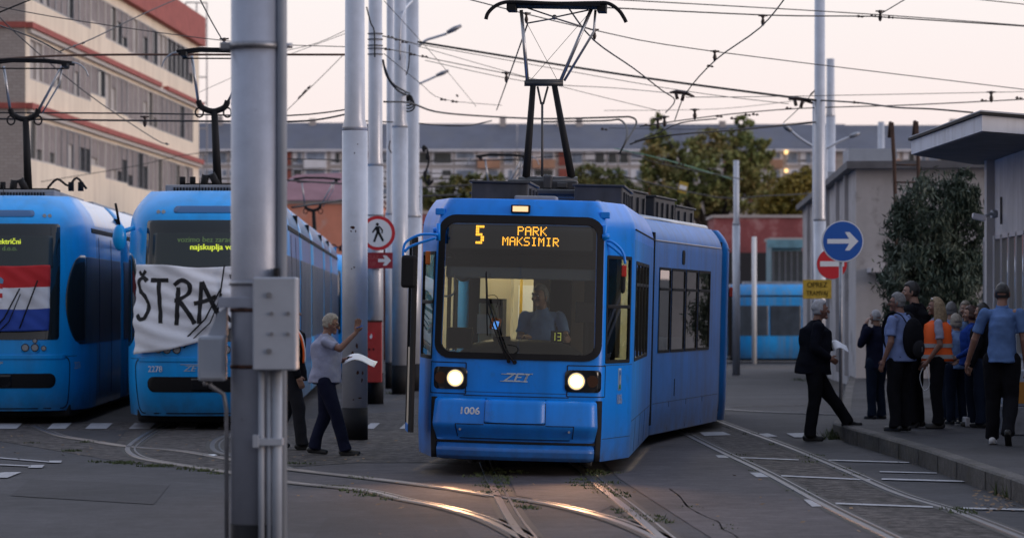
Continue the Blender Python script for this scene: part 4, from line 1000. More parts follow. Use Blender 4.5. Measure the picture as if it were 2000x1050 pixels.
stroke([(295, 547), (330, 546)], WS); stroke([(311, 546), (314, 590), (316, 631)], WS)
stroke([(349, 560), (348, 600), (346, 634)], WS); stroke([(341, 556), (356, 547), (370, 556), (369, 572), (350, 585), (342, 586)], WS); stroke([(350, 585), (368, 610), (381, 632)], WS)
stroke([(389, 632), (391, 590), (394, 551)], WS); stroke([(394, 551), (410, 585), (428, 620)], WS); stroke([(379, 593), (400, 588), (421, 580)], WS)
stroke([(446, 540), (462, 541), (460, 600), (452, 626), (440, 618)], WS); stroke([(484, 545), (486, 628)], WS); stroke([(512, 545), (488, 590), (516, 626)], WS)
o_ = st.build('painted_letters', mat('spray_black', (.012, .012, .015), .8), None, origin=ban_o.location.copy(), normals=False); o_.parent = ban_o; o_.location = (0, 0, 0)
for s_ in (-1, 1):
    q = MB(); q.tube([MBn @ ban(0 if s_ < 0 else 1, 1), MBn @ ST.at(s_ * 1.12, 2.42, .02)], .006, 5)
    q_ = q.build('cord', M_white, None, origin=ban_o.location.copy()); q_.parent = ban_o; q_.location = (0, 0, 0)
def flg(a, b, e=0.0):
    u = -.98 + 1.66 * a; z = 1.375 + .955 * b + .01 * math.sin(7 * a); return ST.at(u, z, .07 + fold(a * 1.3, b * .8, 1.0) + e)
M_fr = mat('flag_red', (.62, .025, .03), .8); M_fw = mat('flag_white', (.80, .80, .84), .8); M_fb = mat('flag_blue', (.03, .08, .42), .8)
fl_o, MFl = cloth_sheet(tB, 'flag', flg, None, 40, 36, [M_fr, M_fw, M_fb], 'red, white and blue flag with a chequered shield on the left tram', 'flag', lambda a, b: 0 if b > .667 else (1 if b > .333 else 2))
sh = MB()
for i in range(5):
    for j in range(5):
        sh.mi = (i + j) % 2; a0 = .40 + i * .04; b0 = .36 + j * .072
        if j == 0 and i in (0, 4): continue
        sh.poly([MFl @ flg(a0, b0, .006), MFl @ flg(a0 + .04, b0, .006), MFl @ flg(a0 + .04, b0 + .072, .006), MFl @ flg(a0, b0 + .072, .006)])
sh.mi = 2
for i in range(5): sh.poly([MFl @ flg(.40 + i * .04, .73, .007), MFl @ flg(.44 + i * .04, .73, .007), MFl @ flg(.445 + i * .04, .79, .007), MFl @ flg(.42 + i * .04, .83, .007), MFl @ flg(.395 + i * .04, .79, .007)])
s_ = sh.build('coat_of_arms', [M_fr, M_fw, mat('crown_blue', (.15, .32, .50), .7)], None, origin=fl_o.location.copy(), normals=False); s_.parent = fl_o; s_.location = (0, 0, 0)
# ------------------------------------------------------------------ poles
def pole(name, label, x, base, r0, r1, yj, ytop, mat_, band=None, D=None, group='grey steel overhead line poles', cat='pole', bandm=None):
    b = base if D is None else None
    g_ = GX(x, D) if D else G(x, base); D_ = g_.y; zt = H - (ytop - YH) * D_ / F - g_.z; zj = (H - (yj - YH) * D_ / F - g_.z) if yj is not None else None
    t = thing(name, label, cat, g_, 0, group)
    q = MB(); q.tube([(0, 0, 0), (0, 0, zj if zj else zt)], r0, 32); 
    if zj:
        q.tube([(0, 0, zj), (0, 0, zj + .06), (0, 0, zj + .16), (0, 0, zt)], [r0 * .995, r0 * .97, r1, r1 * .93], 32)
    q.build('shaft', mat_, t)
    if band: q = MB(); q.tube([(0, 0, 0), (0, 0, band)], r0 + .004, 32); q.build('painted_base', bandm or M_black, t)
    return t, D_, g_
def clampring(t, r, z, name='clamp', h=.025, th=.012, m=None):
    q = MB(); q.tube([(0, 0, z - h), (0, 0, z + h)], r + th, 28); return q.build(name, m or M_pipe, t)
# foreground pole with junction boxes
fp, fD, fg_ = pole('overhead_line_pole', 'thick grey foreground pole carrying two metal junction boxes and conduits', 500, 1132, .163, None, None, -60, M_steel, .37)
def fz(y): return H - (y - YH) * fD / F
def fx(x): return (x - 500) * fD / F
for y_ in (605, 715): clampring(fp, .163, fz(y_), m=M_rust, h=.012, th=.006)
clampring(fp, .163, fz(553), h=.014)
rg1 = clampring(fp, .163, fz(91), h=.022, th=.012)
q = MB(); q.tube([(.16, -.05, fz(91)), (.24, -.05, fz(91))], .018, 10); q.box((-.19, -.03, fz(91)), (.08, .05, .05), bev=.008); q.build('bolt', M_pipe, rg1)
q = MB(); q.tube([(fx(553), -.08, 0), (fx(553), -.08, 7.6)], .032, 14); q.build('conduit', M_boxgrey, fp)
jb = MB(); jb.bx((fx(505), -.42, fz(720)), (fx(588), -.17, fz(542)), bev=.012); jb = jb.build('junction_box', M_boxgrey, fp)
q = MB(); q.bx((fx(507), -.432, fz(718)), (fx(586), -.42, fz(544)), bev=.004); q.build('lid', M_boxgrey, jb)
for x_, y_, r_ in ((537, 576, .018), (537, 683, .018), (542, 611, .012), (573, 611, .012), (542, 650, .012), (573, 650, .012)):
    q = MB(); q.disc((fx(x_), -.445, fz(y_)), (0, -1, 0), r_, .014, 12); q.build('screw', M_pipe, jb)
q = MB(); q.bx((fx(540), -.2, fz(542)), (fx(548), -.1, fz(524))); q.build('cable_gland', M_black, jb)
sb = MB(); sb.bx((fx(393), -.20, fz(742)), (fx(446), -.05, fz(655)), bev=.015); sb = sb.build('junction_box', M_boxgrey, fp)
q = MB(); q.bx((fx(398), -.212, fz(737)), (fx(441), -.20, fz(660)), bev=.004); q.build('lid', M_boxgrey, sb)
q = MB(); q.prism([(fx(446), -.12, fz(655)), (fx(410), -.12, fz(655)), (fx(428), -.12, fz(612)), (fx(446), -.12, fz(598))], (0, .10, 0)); q.build('bracket', M_boxgrey, sb)
q = MB(); q.bx((fx(430), -.14, fz(600)), (fx(512), -.16, fz(580)), bev=.003); q.build('mount_strap', M_steel, fp)
q = MB(); q.tube([(fx(414), -.1, fz(742)), (fx(414), -.1, fz(752)), (fx(440), -.1, fz(768)), (fx(445), -.08, fz(800)), (fx(445), -.08, fz(1125))], .014, 8); q.tube([(fx(405), -.1, fz(742)), (fx(405), -.1, fz(752))], .016, 8); q.build('cable', M_pipe, fp)
for x_, r_, z0_, z1_ in ((516, .020, 0, fz(720)), (531, .016, .0, fz(720)), (546, .032, 0, fz(715))):
    q = MB(); q.tube([(fx(x_), -.20, z0_), (fx(x_), -.20, z1_)], r_, 12); q.build('conduit', M_boxgrey, fp)
q = MB(); q.bx((fx(502), -.245, fz(866)), (fx(558), -.16, fz(852)), bev=.004); q.bx((fx(500), -.25, fz(870)), (fx(512), -.22, fz(845)), bev=.004); q.build('conduit_clamp', M_boxgrey, fp)
# middle pole
mp, mD, mg = pole('overhead_line_pole', 'pale grey pole with black base and flaking rust spots behind the woman', 693, 858, .168, .135, 256, -80, M_steel2, (858 - 795) * 36.9 / F, D=36.9)
rs = random.Random(5)
for x_, y_, w_, h_ in ((686, 445, 10, 6), (683, 452, 3, 5), (692, 452, 3, 6), (689, 522, 4, 3), (684, 525, 3, 3), (686, 690, 8, 11), (694, 675, 5, 14), (696, 727, 7, 8), (705, 727, 5, 9), (704, 741, 5, 10), (700, 776, 8, 4), (688, 779, 4, 3), (696, 283, 3, 2), (690, 300, 2, 4)):
    a = math.asin(max(-.95, min(.95, ((x_ + 4 - 693) * mD / F) / .168))); z_ = H - (y_ - YH) * mD / F; q = MB()
    pts = []
    for k in range(10):
        t_ = 2 * PI * k / 10; rr = rs.uniform(.6, 1.1); da = math.cos(t_) * rr * w_ / 2 * mD / F / .168; pts.append((math.sin(a + da) * .1695, -math.cos(a + da) * .1695, z_ + math.sin(t_) * rr * h_ / 2 * mD / F))
    q.poly(pts); q.build('rust_spot', M_rust, mp)
# third pole with sign and red cabinet
p3, D3, g3 = pole('overhead_line_pole', 'pale pole carrying the pedestrian sign and the red cabinet', 733, 787, .143, .128, 325, -80, M_steel2, .55, D=50)
cb = MB(); cb.bx(((718 - 733) * D3 / F - .0, -.36, H - (745 - YH) * D3 / F), ((747 - 733) * D3 / F, -.15, H - (626 - YH) * D3 / F), bev=.008)
cbt = thing('hydrant_cabinet', 'red fire hydrant cabinet strapped to the pole under the arrow sign', 'cabinet', g3)
cb.build('cabinet_body', M_red, cbt)
q = MB(); q.bx(((717 - 733) * D3 / F, -.37, H - (628 - YH) * D3 / F), ((748 - 733) * D3 / F, -.14, H - (625 - YH) * D3 / F)); q.build('cabinet_roof', M_rust, cbt)
ic = MB(); ic.bx(((719 - 733) * D3 / F, -.366, H - (662 - YH) * D3 / F), ((734 - 733) * D3 / F, -.362, H - (648 - YH) * D3 / F)); ic = ic.build('fire_sign', M_signred, cbt)
q = MB(); q.prism([((x - 733) * D3 / F, -.368, H - (y - YH) * D3 / F) for x, y in ((725, 660), (724, 656), (726, 653), (727, 650), (729, 654), (729, 658), (728, 660))], (0, .002, 0)); q.build('flame_symbol', M_signwhite, ic)
q = MB(); q.bx(((722 - 733) * D3 / F, -.366, H - (683 - YH) * D3 / F), ((725 - 733) * D3 / F, -.36, H - (679 - YH) * D3 / F)); q.bx(((730 - 733) * D3 / F, -.366, H - (683 - YH) * D3 / F), ((733 - 733) * D3 / F, -.36, H - (679 - YH) * D3 / F)); q.build('latch', M_black, cbt)
for y_ in (66, 77, 89, 95, 106, 420): clampring(p3, .13 if y_ < 300 else .143, H - (y_ - YH) * D3 / F, h=.008, th=.008)
# signs
def roundsign(label, x, y, D, rpx, kind, post=None, cat='road sign', gname='road_sign'):
    s = D / F; r = rpx * s; zc = H - (y - YH) * s; X = (x - 1000) * s; z0 = pvz(D) if X > 5 else gz(D)
    t = thing(gname, label, cat, (X, D, z0)); zc -= z0
    q = MB(); q.disc((0, 0, zc), (0, -1, 0), r, .02, 48); q.build('backing', M_alu, t)
    def d(m, rr, y_, nm): q = MB(); q.disc((0, y_, zc), (0, -1, 0), rr, .003, 48); return q.build(nm, m, t)
    def pr(pts, nm, m, y_=-.010): q = MB(); q.prism([(a * r, y_, zc + c * r) for a, c in pts], (0, .003, 0)); return q.build(nm, m, t)
    if kind == 'blue':
        d(M_signwhite, r * .985, -.004, 'rim'); d(M_signblue, r * .94, -.007, 'face')
        pr([(-.74, .11), (.30, .11), (.10, .44), (.32, .44), (.74, 0), (.32, -.44), (.10, -.44), (.30, -.11), (-.74, -.11)], 'arrow', M_signwhite)
    if kind == 'noentry':
        d(M_signred, r * .98, -.004, 'face'); pr([(-.78, .17), (.78, .17), (.78, -.17), (-.78, -.17)], 'bar', M_signwhite)
    if kind == 'ped':
        d(M_signred, r * .99, -.004, 'rim'); d(M_signwhite, r * .80, -.007, 'face')
        q = MB(); q.disc((-.03 * r, -.010, zc + .50 * r), (0, -1, 0), .09 * r, .003, 14)
        for pts in ([(-.14, .38), (.08, .40), (.12, .05), (-.08, .02)], [(-.08, .06), (.06, .04), (-.16, -.52), (-.28, -.50)], [(-.04, .06), (.12, .06), (.36, -.42), (.26, -.50)], [(-.12, .38), (-.34, .06), (-.28, .0), (-.06, .26)], [(.06, .38), (.22, .14), (.20, -.02), (.28, -.02), (.30, .18), (.12, .40)]):
            q.prism([(a * r, -.010, zc + c * r) for a, c in pts], (0, .003, 0))
        q.build('walking_figure', M_black, t)
    if post: q = MB(); q.tube([(post[0], .035, 0), (post[0], .035, zc + post[1])], .03, 16); q.build('post', M_pipe, t)
    return t
roundsign('round white sign with red rim and walking figure on the pale pole', 738, 455, D3 - .30, 34, 'ped')
roundsign('round blue sign with a white arrow pointing right on a thin post', 1646, 471, 47.5, 41, 'blue', (-.03, .0))
roundsign('round red no entry sign half hidden behind the blue arrow sign', 1625, 515, 49, 30, 'noentry', (.155, .1))
def plate(nm, label, x0, y0, x1, y1, D, m, cat, extra=None):
    s = D / F; X = ((x0 + x1) / 2 - 1000) * s; zc = H - ((y0 + y1) / 2 - YH) * s; w_ = (x1 - x0) * s; h_ = (y1 - y0) * s
    t = thing(nm, label, cat, (X, D, zc)); q = MB(); q.box((0, 0, 0), (w_, .02, h_), bev=.003); q.build('board', m, t); return t, w_, h_
t, w_, h_ = plate('direction_plate', 'dark red plate with a white arrow below the pedestrian sign', 716, 493, 767, 524, D3 - .2, mat('plate_red', (.30, .02, .035), .5), 'sign')
q = MB(); q.prism([(a * w_, -.013, c * h_) for a, c in ((-.06, .10), (.20, .10), (.12, .32), (.26, .32), (.44, 0), (.26, -.32), (.12, -.32), (.20, -.10), (-.06, -.10))], (0, .003, 0)); q.build('arrow', M_signwhite, t)
q = MB(); put_text(q, 'IZLAZ', lambda x, z: Vector((x - .27 * w_, -.012, z + .2 * h_)), .10, .8); put_text(q, 'UP', lambda x, z: Vector((x - .25 * w_, -.012, z - .22 * h_)), .10, .8); q.build('lettering', mat('dim_red_text', (.42, .10, .10), .5), t)
t, w_, h_ = plate('warning_plate', 'yellow plate with dark lettering fixed to the pole above the man in the suit', 1568, 546, 1624, 583, 57.3, M_yellow_s, 'sign')
q = MB(); put_text(q, 'OPREZ', lambda x, z: Vector((x, -.013, z + .22 * h_)), .15, .9, bold=.012); put_text(q, 'TRAMVAJ', lambda x, z: Vector((x, -.013, z - .22 * h_)), .14, .75, bold=.012); q.build('lettering', mat('worn_letters', (.06, .045, .02), .8), t)
# further poles
pole('overhead_line_pole', 'left pole of the far pair beside the lit tram', 781, 748, .165, .13, 250, -60, M_steel2, .6, D=58)
pole('overhead_line_pole', 'right pole of the far pair, wrapped by black cables', 805, 742, .20, .15, 425, -60, M_steel2, .6, D=61)
pole('overhead_line_pole', 'thin pale pole just right of the pole with the red cabinet', 762, 742, .11, .085, 420, -60, M_steel2, .6, D=64)
pole('overhead_line_pole', 'tall slim pole behind the no entry sign', 1601, 755, .125, .115, 432, -80, M_steel2, None, D=58)
pole('overhead_line_pole', 'pole with a flat top behind the low concrete building', 1622, 700, .19, .165, 228, 115, M_steel2, None, D=110)
pole('overhead_line_pole', 'slim pole right of the lit tram tail', 1438, 705, .115, .09, 440, 313, M_steel2, None, D=85)
pole('marker_post', 'short white post in front of the red wall', 1473, 700, .10, None, None, 462, M_white, None, D=118, group=None, cat='post')
pole('service_pipe', 'thin riser pipe beside the tall slim pole', 1590, 755, .035, None, None, 196, M_steel2, None, D=58.5, group=None, cat='pipe')
pole('overhead_line_pole', 'far pole standing before the grey apartment roof on the right', 1721, 700, .16, None, None, 238, M_steel2, None, D=140)
# street lamps on curved brackets
def lamp(label, pts, D, arm, head):
    base = GX(pts, D); t = thing('street_lamp', label, 'street lamp', base)
    f = lambda p: P(p[0], p[1], D) - base
    q = MB(); q.tube([Vector((0, 0, 0)), f((pts, arm[0][1]))], .06, 12); q.build('pole', M_steel2, t)
    q = MB(); q.tube(smoothp([f(p) for p in arm], 4), .035, 8); q.build('arm', M_steel2, t)
    q = MB(); a, c = f(head[0]), f(head[1]); q.tube([a, a.lerp(c, .5), c], [(.10, .05), (.14, .07), (.06, .04)], 10); q.build('lamp_head', M_pipe, t)
lamp('upper street lamp reaching right from the far pole pair', 812, 75, [(812, 96), (830, 80), (850, 73), (873, 66)], [(873, 64), (901, 50)])
lamp('lower street lamp reaching right from the far pole pair', 815, 90, [(815, 165), (832, 158), (852, 149)], [(852, 148), (876, 138)])
lamp('street lamp with a pale arm left of the tall slim pole', 1596, 72, [(1595, 290), (1565, 272), (1545, 256)], [(1545, 256), (1528, 243)])
lamp('street lamp with a pale arm reaching right over the concrete roof', 1612, 76, [(1614, 290), (1640, 276), (1660, 268)], [(1660, 267), (1680, 260)])
b_ = GX(822, 70); t = thing('bracket_pole', 'slender white pole with a crossbar against the red wall', 'pole', b_)
q = MB(); q.tube([(0, 0, 0), P(822, 350, 70) - b_], .035, 10); q.build('shaft', M_steel2, t)
q = MB(); q.tube([P(800, 423, 70) - b_, P(822, 423, 70) - b_], .02, 8); q.tube([P(822, 440, 70) - b_, P(805, 458, 70) - b_], .02, 8); q.build('crossbar', M_steel2, t)

# ------------------------------------------------------------------ left office building
M_brick = bpy.data.materials.new('pale_brick'); M_brick.use_nodes = True; t_ = M_brick.node_tree; bs = t_.nodes['Principled BSDF']
tcn = N(t_, 'ShaderNodeTexCoord'); sp = N(t_, 'ShaderNodeSeparateXYZ'); cb_ = N(t_, 'ShaderNodeCombineXYZ'); L(t_, tcn.outputs['Object'], sp.inputs[0]); L(t_, sp.outputs[0], cb_.inputs[0]); L(t_, sp.outputs[2], cb_.inputs[1])
br = N(t_, 'ShaderNodeTexBrick', Scale=1.0); br.inputs['Brick Width'].default_value = .34; br.inputs['Row Height'].default_value = .13; br.inputs['Mortar Size'].default_value = .012
br.inputs['Color1'].default_value = (.35, .31, .29, 1); br.inputs['Color2'].default_value = (.40, .36, .34, 1); br.inputs['Mortar'].default_value = (.27, .24, .23, 1); L(t_, cb_.outputs[0], br.inputs[0]); L(t_, br.outputs[0], bs.inputs['Base Color']); bs.inputs['Roughness'].default_value = .85
M_fac = mat('beige_render', (.84, .74, .60), .85, var=.06, scale=.5, streak=(1.6, (.50, .40, .33), .35))
M_bred = mat('red_cornice', (.36, .095, .08), .8, var=.15, scale=2)
M_shut = mat('roller_shutter', (.24, .21, .21), .7, var=.18, scale=1.5)
M_wing = mat('window_glass', (.05, .06, .065), .1, spec=.7, var=.3, scale=.6)
M_wpale = mat('pale_reflection_pane', (.40, .38, .37), .4, var=.2, scale=1.2)  # pale window reflection put into the pane colour
M_wfr = mat('window_white', (.50, .47, .45), .6)
bl = thing('office_building', 'beige office block with red bands and roller shutters at the upper left', 'building', (0, 0, 0))
X0, Y0, sl = -19.86, 115.0, .041; zb = -.95
def fpt(d, z, o=0): return Vector((X0 + sl * d + o, Y0 + d - o * sl, z))     # point on the facade, d metres from the near corner
def fbox(b, d0, d1, z0, z1, o0, o1):
    b.prism([fpt(d0, z0, o0), fpt(d1, z0, o0), fpt(d1, z0, o1), fpt(d0, z0, o1)], (0, 0, z1 - z0))
LEN = 46.5
# facade height profile: the right portion is stepped down a little
rowsz = []
def zat(y, x=50, d=0): return H - (y - YH) * (Y0 + d) / F
floors = [(9.72, 6.4), (13.02, 9.9), (16.32, 13.2)]
strips = []                                     # (d0,d1,zlow,zhigh)
for zt_, _ in floors: 
    for (a, c, lo) in ((.8, 14.0, zt_ - 2.05), (14.0, 17.6, zt_ - 1.65), (17.6, 23.5, zt_ - 2.1), (23.5, LEN - 2.2, zt_ - 2.2)): strips.append((a, c, lo, zt_ - .35))
strips += [(.8, LEN - 2.2, 4.2, 6.0)]
b = MB()
# solid wall pieces between the window strips
lv = sorted(set([zb, 3.9, 6.0] + [z for s in strips for z in s[2:4]] + [19.9]))
for (a, c) in ((0, .8), (.8, 14.0), (14.0, 17.6), (17.6, 23.5), (23.5, LEN - 2.2), (LEN - 2.2, LEN)):
    ho = sorted([(s[2], s[3]) for s in strips if s[0] <= a + .01 and s[1] >= c - .01]); z = zb
    for lo, hi in ho + [(16.6, 16.6)]:
        if lo > z: fbox(b, a, c, z, lo, 0, -.35)
        z = hi
b.build('facade_wall', M_fac, bl)
b = MB(); b.prism([fpt(0, zb, -.36), fpt(LEN, zb, -.36), fpt(LEN, zb, -14), fpt(0, zb, -14)], (0, 0, 18.4)); core = b.build('core', mat('dark_room', (.03, .03, .033), .8), bl)
b = MB(); b.bx((X0 - 14, Y0 - .05, zb), (X0 - .02, Y0 + .3, 16.6)); b.build('end_wall', M_brick, bl)
b = MB()
for z in (9.72, 13.02): fbox(b, -.06, (32 if z < 13.1 and z > 12 else LEN + .1), z - .02, z + .22, 0.02, .30); b.bx((X0 - 14, Y0 - .16, z - .02), (X0 + .02, Y0 - .05, z + .22))
fbox(b, 34, LEN + .1, 13.0, 13.22, .02, .30)
b.build('red_band', M_bred, bl)
b = MB()
for z in (9.72, 13.02): fbox(b, .1, LEN, z - .20, z - .03, .02, .2)
b.build('band_soffit', M_wfr, bl)
b = MB(); fbox(b, -.2, LEN + .3, 16.45, 18.1, -.3, .35); b.bx((X0 - 14, Y0 - .3, 16.45), (X0 + .3, Y0 - .06, 18.1)); b.build('red_parapet', M_bred, bl)
rw_ = random.Random(11)
for (a, c, lo, hi) in strips:
    if hi > 21: continue
    n = max(1, round((c - a) / 2.9)); w_ = (c - a) / n
    for i in range(n):
        d0, d1 = a + i * w_ + .06, a + (i + 1) * w_ - .06
        q = MB(); q.prism([fpt(d0, lo, -.16), fpt(d1, lo, -.16), fpt(d1, lo, -.10), fpt(d0, lo, -.10)], (0, 0, hi - lo)); wdw = q.build('window', M_wpale if rw_.random() < .35 else M_wing, bl)
        q = MB()
        for dd in (d0, (d0 + d1) / 2, d1): fbox(q, dd - .05, dd + .05, lo, hi, -.09, .0)
        fbox(q, d0, d1, hi - .06, hi, -.09, -.002); fbox(q, d0, d1, lo, lo + .06, -.09, -.002)
        q.build('window_frame', M_wfr if rw_.random() < .6 else M_pipe, wdw)
        dm = (d0 + d1) / 2
        for e0, e1 in ((d0 + .05, dm - .05), (dm + .05, d1 - .05)):
            r_ = rw_.random(); lowz = lo + (0 if r_ < .45 else (hi - lo) * (.30 if r_ < .60 else .65 if r_ < .72 else 2))
            if lowz < hi: q = MB(); fbox(q, e0, e1, lowz, hi, -.08, -.03); q.build('shutter', M_shut, wdw)
b = MB(); b.bx((X0 + 1.9, Y0 + 42, zb), (X0 + 6, Y0 + 50, 6.4)); b.build('red_annex', mat('annex_red', (.22, .03, .03), .8), bl)
# antenna mast frame beyond the roof
t = thing('lattice_mast', 'thin lattice mast standing behind the office block', 'mast', GX(393, 190)); o_ = t.location.copy()
q = MB()
for x in (363, 384, 404): q.tube([P(x, 590, 190) - o_, P(x, 5, 190) - o_], .05, 6)
for y in (5, 50, 100, 150, 200, 250, 300, 350): q.tube([P(363, y, 190) - o_, P(404, y + 1, 190) - o_], .05, 6)
q.build('lattice', mat('mast_grey', (.35, .33, .34), .7), t)

# ------------------------------------------------------------------ far apartment blocks
M_roof = mat('slate_roof', (.125, .135, .175), .8, var=.18, scale=.15, streak=(.5, (.16, .16, .17), .4))
M_apt = mat('apartment_render', (.44, .40, .39), .85, var=.12, scale=.3)
M_aptw = mat('apartment_white', (.80, .80, .86), .7, var=.1, scale=.8); M_aptg = mat('apartment_pane', (.24, .29, .38), .3, var=.3, scale=1); M_aptr = mat('apartment_red', (.30, .085, .065), .8, var=.2, scale=.5); M_apto = mat('apartment_ochre', (.48, .27, .18), .8, var=.15, scale=.5)
DA = 350.0; sA = DA / F
def az_(y): return H - (y - YH) * sA
def apt(x0, x1, label, roofy, seed, D=DA):
    t = thing('apartment_block', label, 'building', ((x0 + x1) / 2 * sA - 1000 * sA, D, -1), 0, 'long grey roofed apartment blocks on the skyline'); w_ = (x1 - x0) * sA; r_ = random.Random(seed)
    hw = w_ / 2; o = 1.0
    q = MB(); q.bx((-hw, 0, 0), (hw, 11, az_(292) + o)); wl = q.build('wall', M_apt, t)
    q = MB(); zr = az_(292) + o; zt_ = az_(roofy) + o; q.prism([(-hw - .02, -.7, zr), (-hw - .02, 5.5, zt_), (-hw - .02, 11.5, zr)], (w_ + .04, 0, 0)); rf = q.build('roof', M_roof, t)
    for _ in range(max(2, int(w_ / 7))):
        x = r_.uniform(-hw + 1, hw - 1); q = MB(); q.bx((x - .4, 4.8, zt_ - .8), (x + .4, 5.8, zt_ + r_.uniform(.3, .9))); q.build('chimney', M_apt, rf)
    for _ in range(1):
        x = r_.uniform(-hw + 2, hw - 2); q = MB(); zz = zr + (zt_ - zr) * .35; q.bx((x - .4, 2.4, zz - .4), (x + .4, 3.2, zz + .5)); q.build('dormer', M_apt, rf)
    q = MB(); q.bx((-hw, -.75, zr - .25), (hw, -.1, zr)); q.build('eaves', M_aptw, t)
    cols = []; x = -hw + .4
    while x < hw - 1.6:
        c = r_.choice('wwwwrwwwlwwrwwb'); ww = {'w': r_.choice((1.2, 1.5)), 'r': 1.3, 'l': 2.6, 'b': 2.8}[c]; cols.append((x, ww, c)); x += ww + (.22 if c != 'b' else .5)
    for k, y in enumerate((299, 333, 369)):
        z = az_(y) + o
        for x, ww, c in cols:
            if c == 'r': q = MB(); q.bx((x, -.12, z - 1.55), (x + ww, .02, z + .25)); q.build('red_panel', M_aptr, t); continue
            if c == 'b' and k != 1: q = MB(); q.bx((x, -.9, z - 1.9), (x + ww, .02, z - .8)); q.build('balcony', M_apto if r_.random() < .5 else M_aptw, t)
            q = MB(); q.bx((x, -.10, z - 1.45), (x + ww, .02, z + .2)); f = q.build('window', M_aptw, t)
            a = r_.choice((.1, .1, .5)); q = MB(); q.bx((x + ww * a, -.14, z - 1.25 + r_.choice((0, 0, .6))), (x + ww * .92, -.105, z + .05)); q.build('pane', r_.choice((M_wing, M_aptg, M_aptg)), f)
    q = MB()
    for y in (314, 349, 385): q.bx((-hw, -.1, az_(y) + o - .12), (hw, .02, az_(y) + o + .12))
    q.build('floor_band', mat('floor_band', (.42, .40, .38), .8), t); return t
apt(365, 690, 'apartment block behind the left poles, beyond the office block', 234, 1)
apt(691, 1010, 'apartment block between the pole pair and the raised pantograph', 236, 2)
apt(1011, 1330, 'apartment block right of the raised pantograph', 236, 3)
ap4 = apt(1331, 1660, 'apartment block behind the autumn tree with two lit windows', 237, 4)
apt(1661, 2010, 'apartment block above the low concrete building', 239, 5)
for y in (298, 334):
    q = MB(); a = P(1534, y, DA) - Vector(ap4.location); q.bx((a.x - .22, -1.05, a.z - .22), (a.x + .22, -.95, a.z + .22)); q.build('lit_lamp', M_farlamp, ap4)
# red graffiti walls and low sheds in front of it
M_graf = mat('faded_red_wall', (.30, .085, .09), .85, var=.3, scale=.5, dirt=(.5, (.50, .30, .30), .52, .7))
M_pinkr = mat('terracotta_wall', (.62, .25, .17), .85, var=.15, scale=.5, dirt=(.7, (.55, .42, .38), .52, .7))
def block(nm, label, x0, y0, x1, D, m, dep=6, cat='building', ytop2=None, parts=None):
    g0 = GX((x0 + x1) / 2, D); t = thing(nm, label, cat, g0); s = D / F; hw = (x1 - x0) / 2 * s; zt_ = H - (y0 - YH) * s - g0.z
    q = MB(); q.bx((-hw, 0, 0), (hw, dep, zt_)); q.build('wall', m, t)
    q = MB(); q.bx((-hw - .1, -.1, zt_), (hw + .1, dep, zt_ + .15)); q.build('coping', M_apt, t); return t, s, g0, hw, zt_
t, s, g0, hw, zt_ = block('boundary_wall', 'long faded red wall with dark openings right of the lit tram', 1395, 425, 1575, 150, M_graf, 5, 'wall')
for a, c in ((1402, 1468), (1478, 1502), (1506, 1545)):
    q = MB(); q.bx(((a - 1485) * s, -.06, 0), ((c - 1485) * s, .02, H - (493 - YH) * s - g0.z)); q.build('opening', mat('dark_opening', (.02, .02, .025), .7), t)
t, s, g0, hw, zt_ = block('kiosk', 'small pale blue kiosk with a barred window by the red wall', 1507, 470, 1566, 140, mat('pale_blue_metal', (.14, .30, .38), .6, var=.2, scale=2), 3)
q = MB(); q.bx((-.75, -.05, H - (552 - YH) * s - g0.z), (.9, .02, H - (490 - YH) * s - g0.z)); w_ = q.build('window', M_wing, t)
for k in range(6): q = MB(); q.bx((-.7 + k * .3, -.08, H - (552 - YH) * s - g0.z), (-.65 + k * .3, -.05, H - (490 - YH) * s - g0.z)); q.build('window_bar', M_pipe, w_)
q = MB(); q.bx((-1.0, -.4, zt_ - .35), (1.0, .0, zt_ + .05)); q.build('canopy', MATS['pale_blue_metal'], t)
block('boundary_wall', 'low red wall between the far poles and the lit tram', 770, 418, 905, 130, M_graf, 4, 'wall')
t, s, g0, hw, zt_ = block('workshop', 'terracotta workshop with a mauve roof behind the left poles', 500, 398, 740, 126, M_pinkr, 8)
q = MB(); q.prism([(-hw - .2, -.3, zt_ + .15), (-hw * .4, 2, zt_ + 1.4), (hw * .5, 2, zt_ + 1.5), (hw + .2, -.3, zt_ + .15)], (0, 6, 0)); q.build('roof', mat('mauve_roof', (.30, .17, .20), .8, var=.15, scale=1), t)
block('boundary_wall', 'brown wall at the foot of the office block', 240, 352, 300, 150, mat('brown_red', (.20, .03, .035), .8), 4, 'wall')

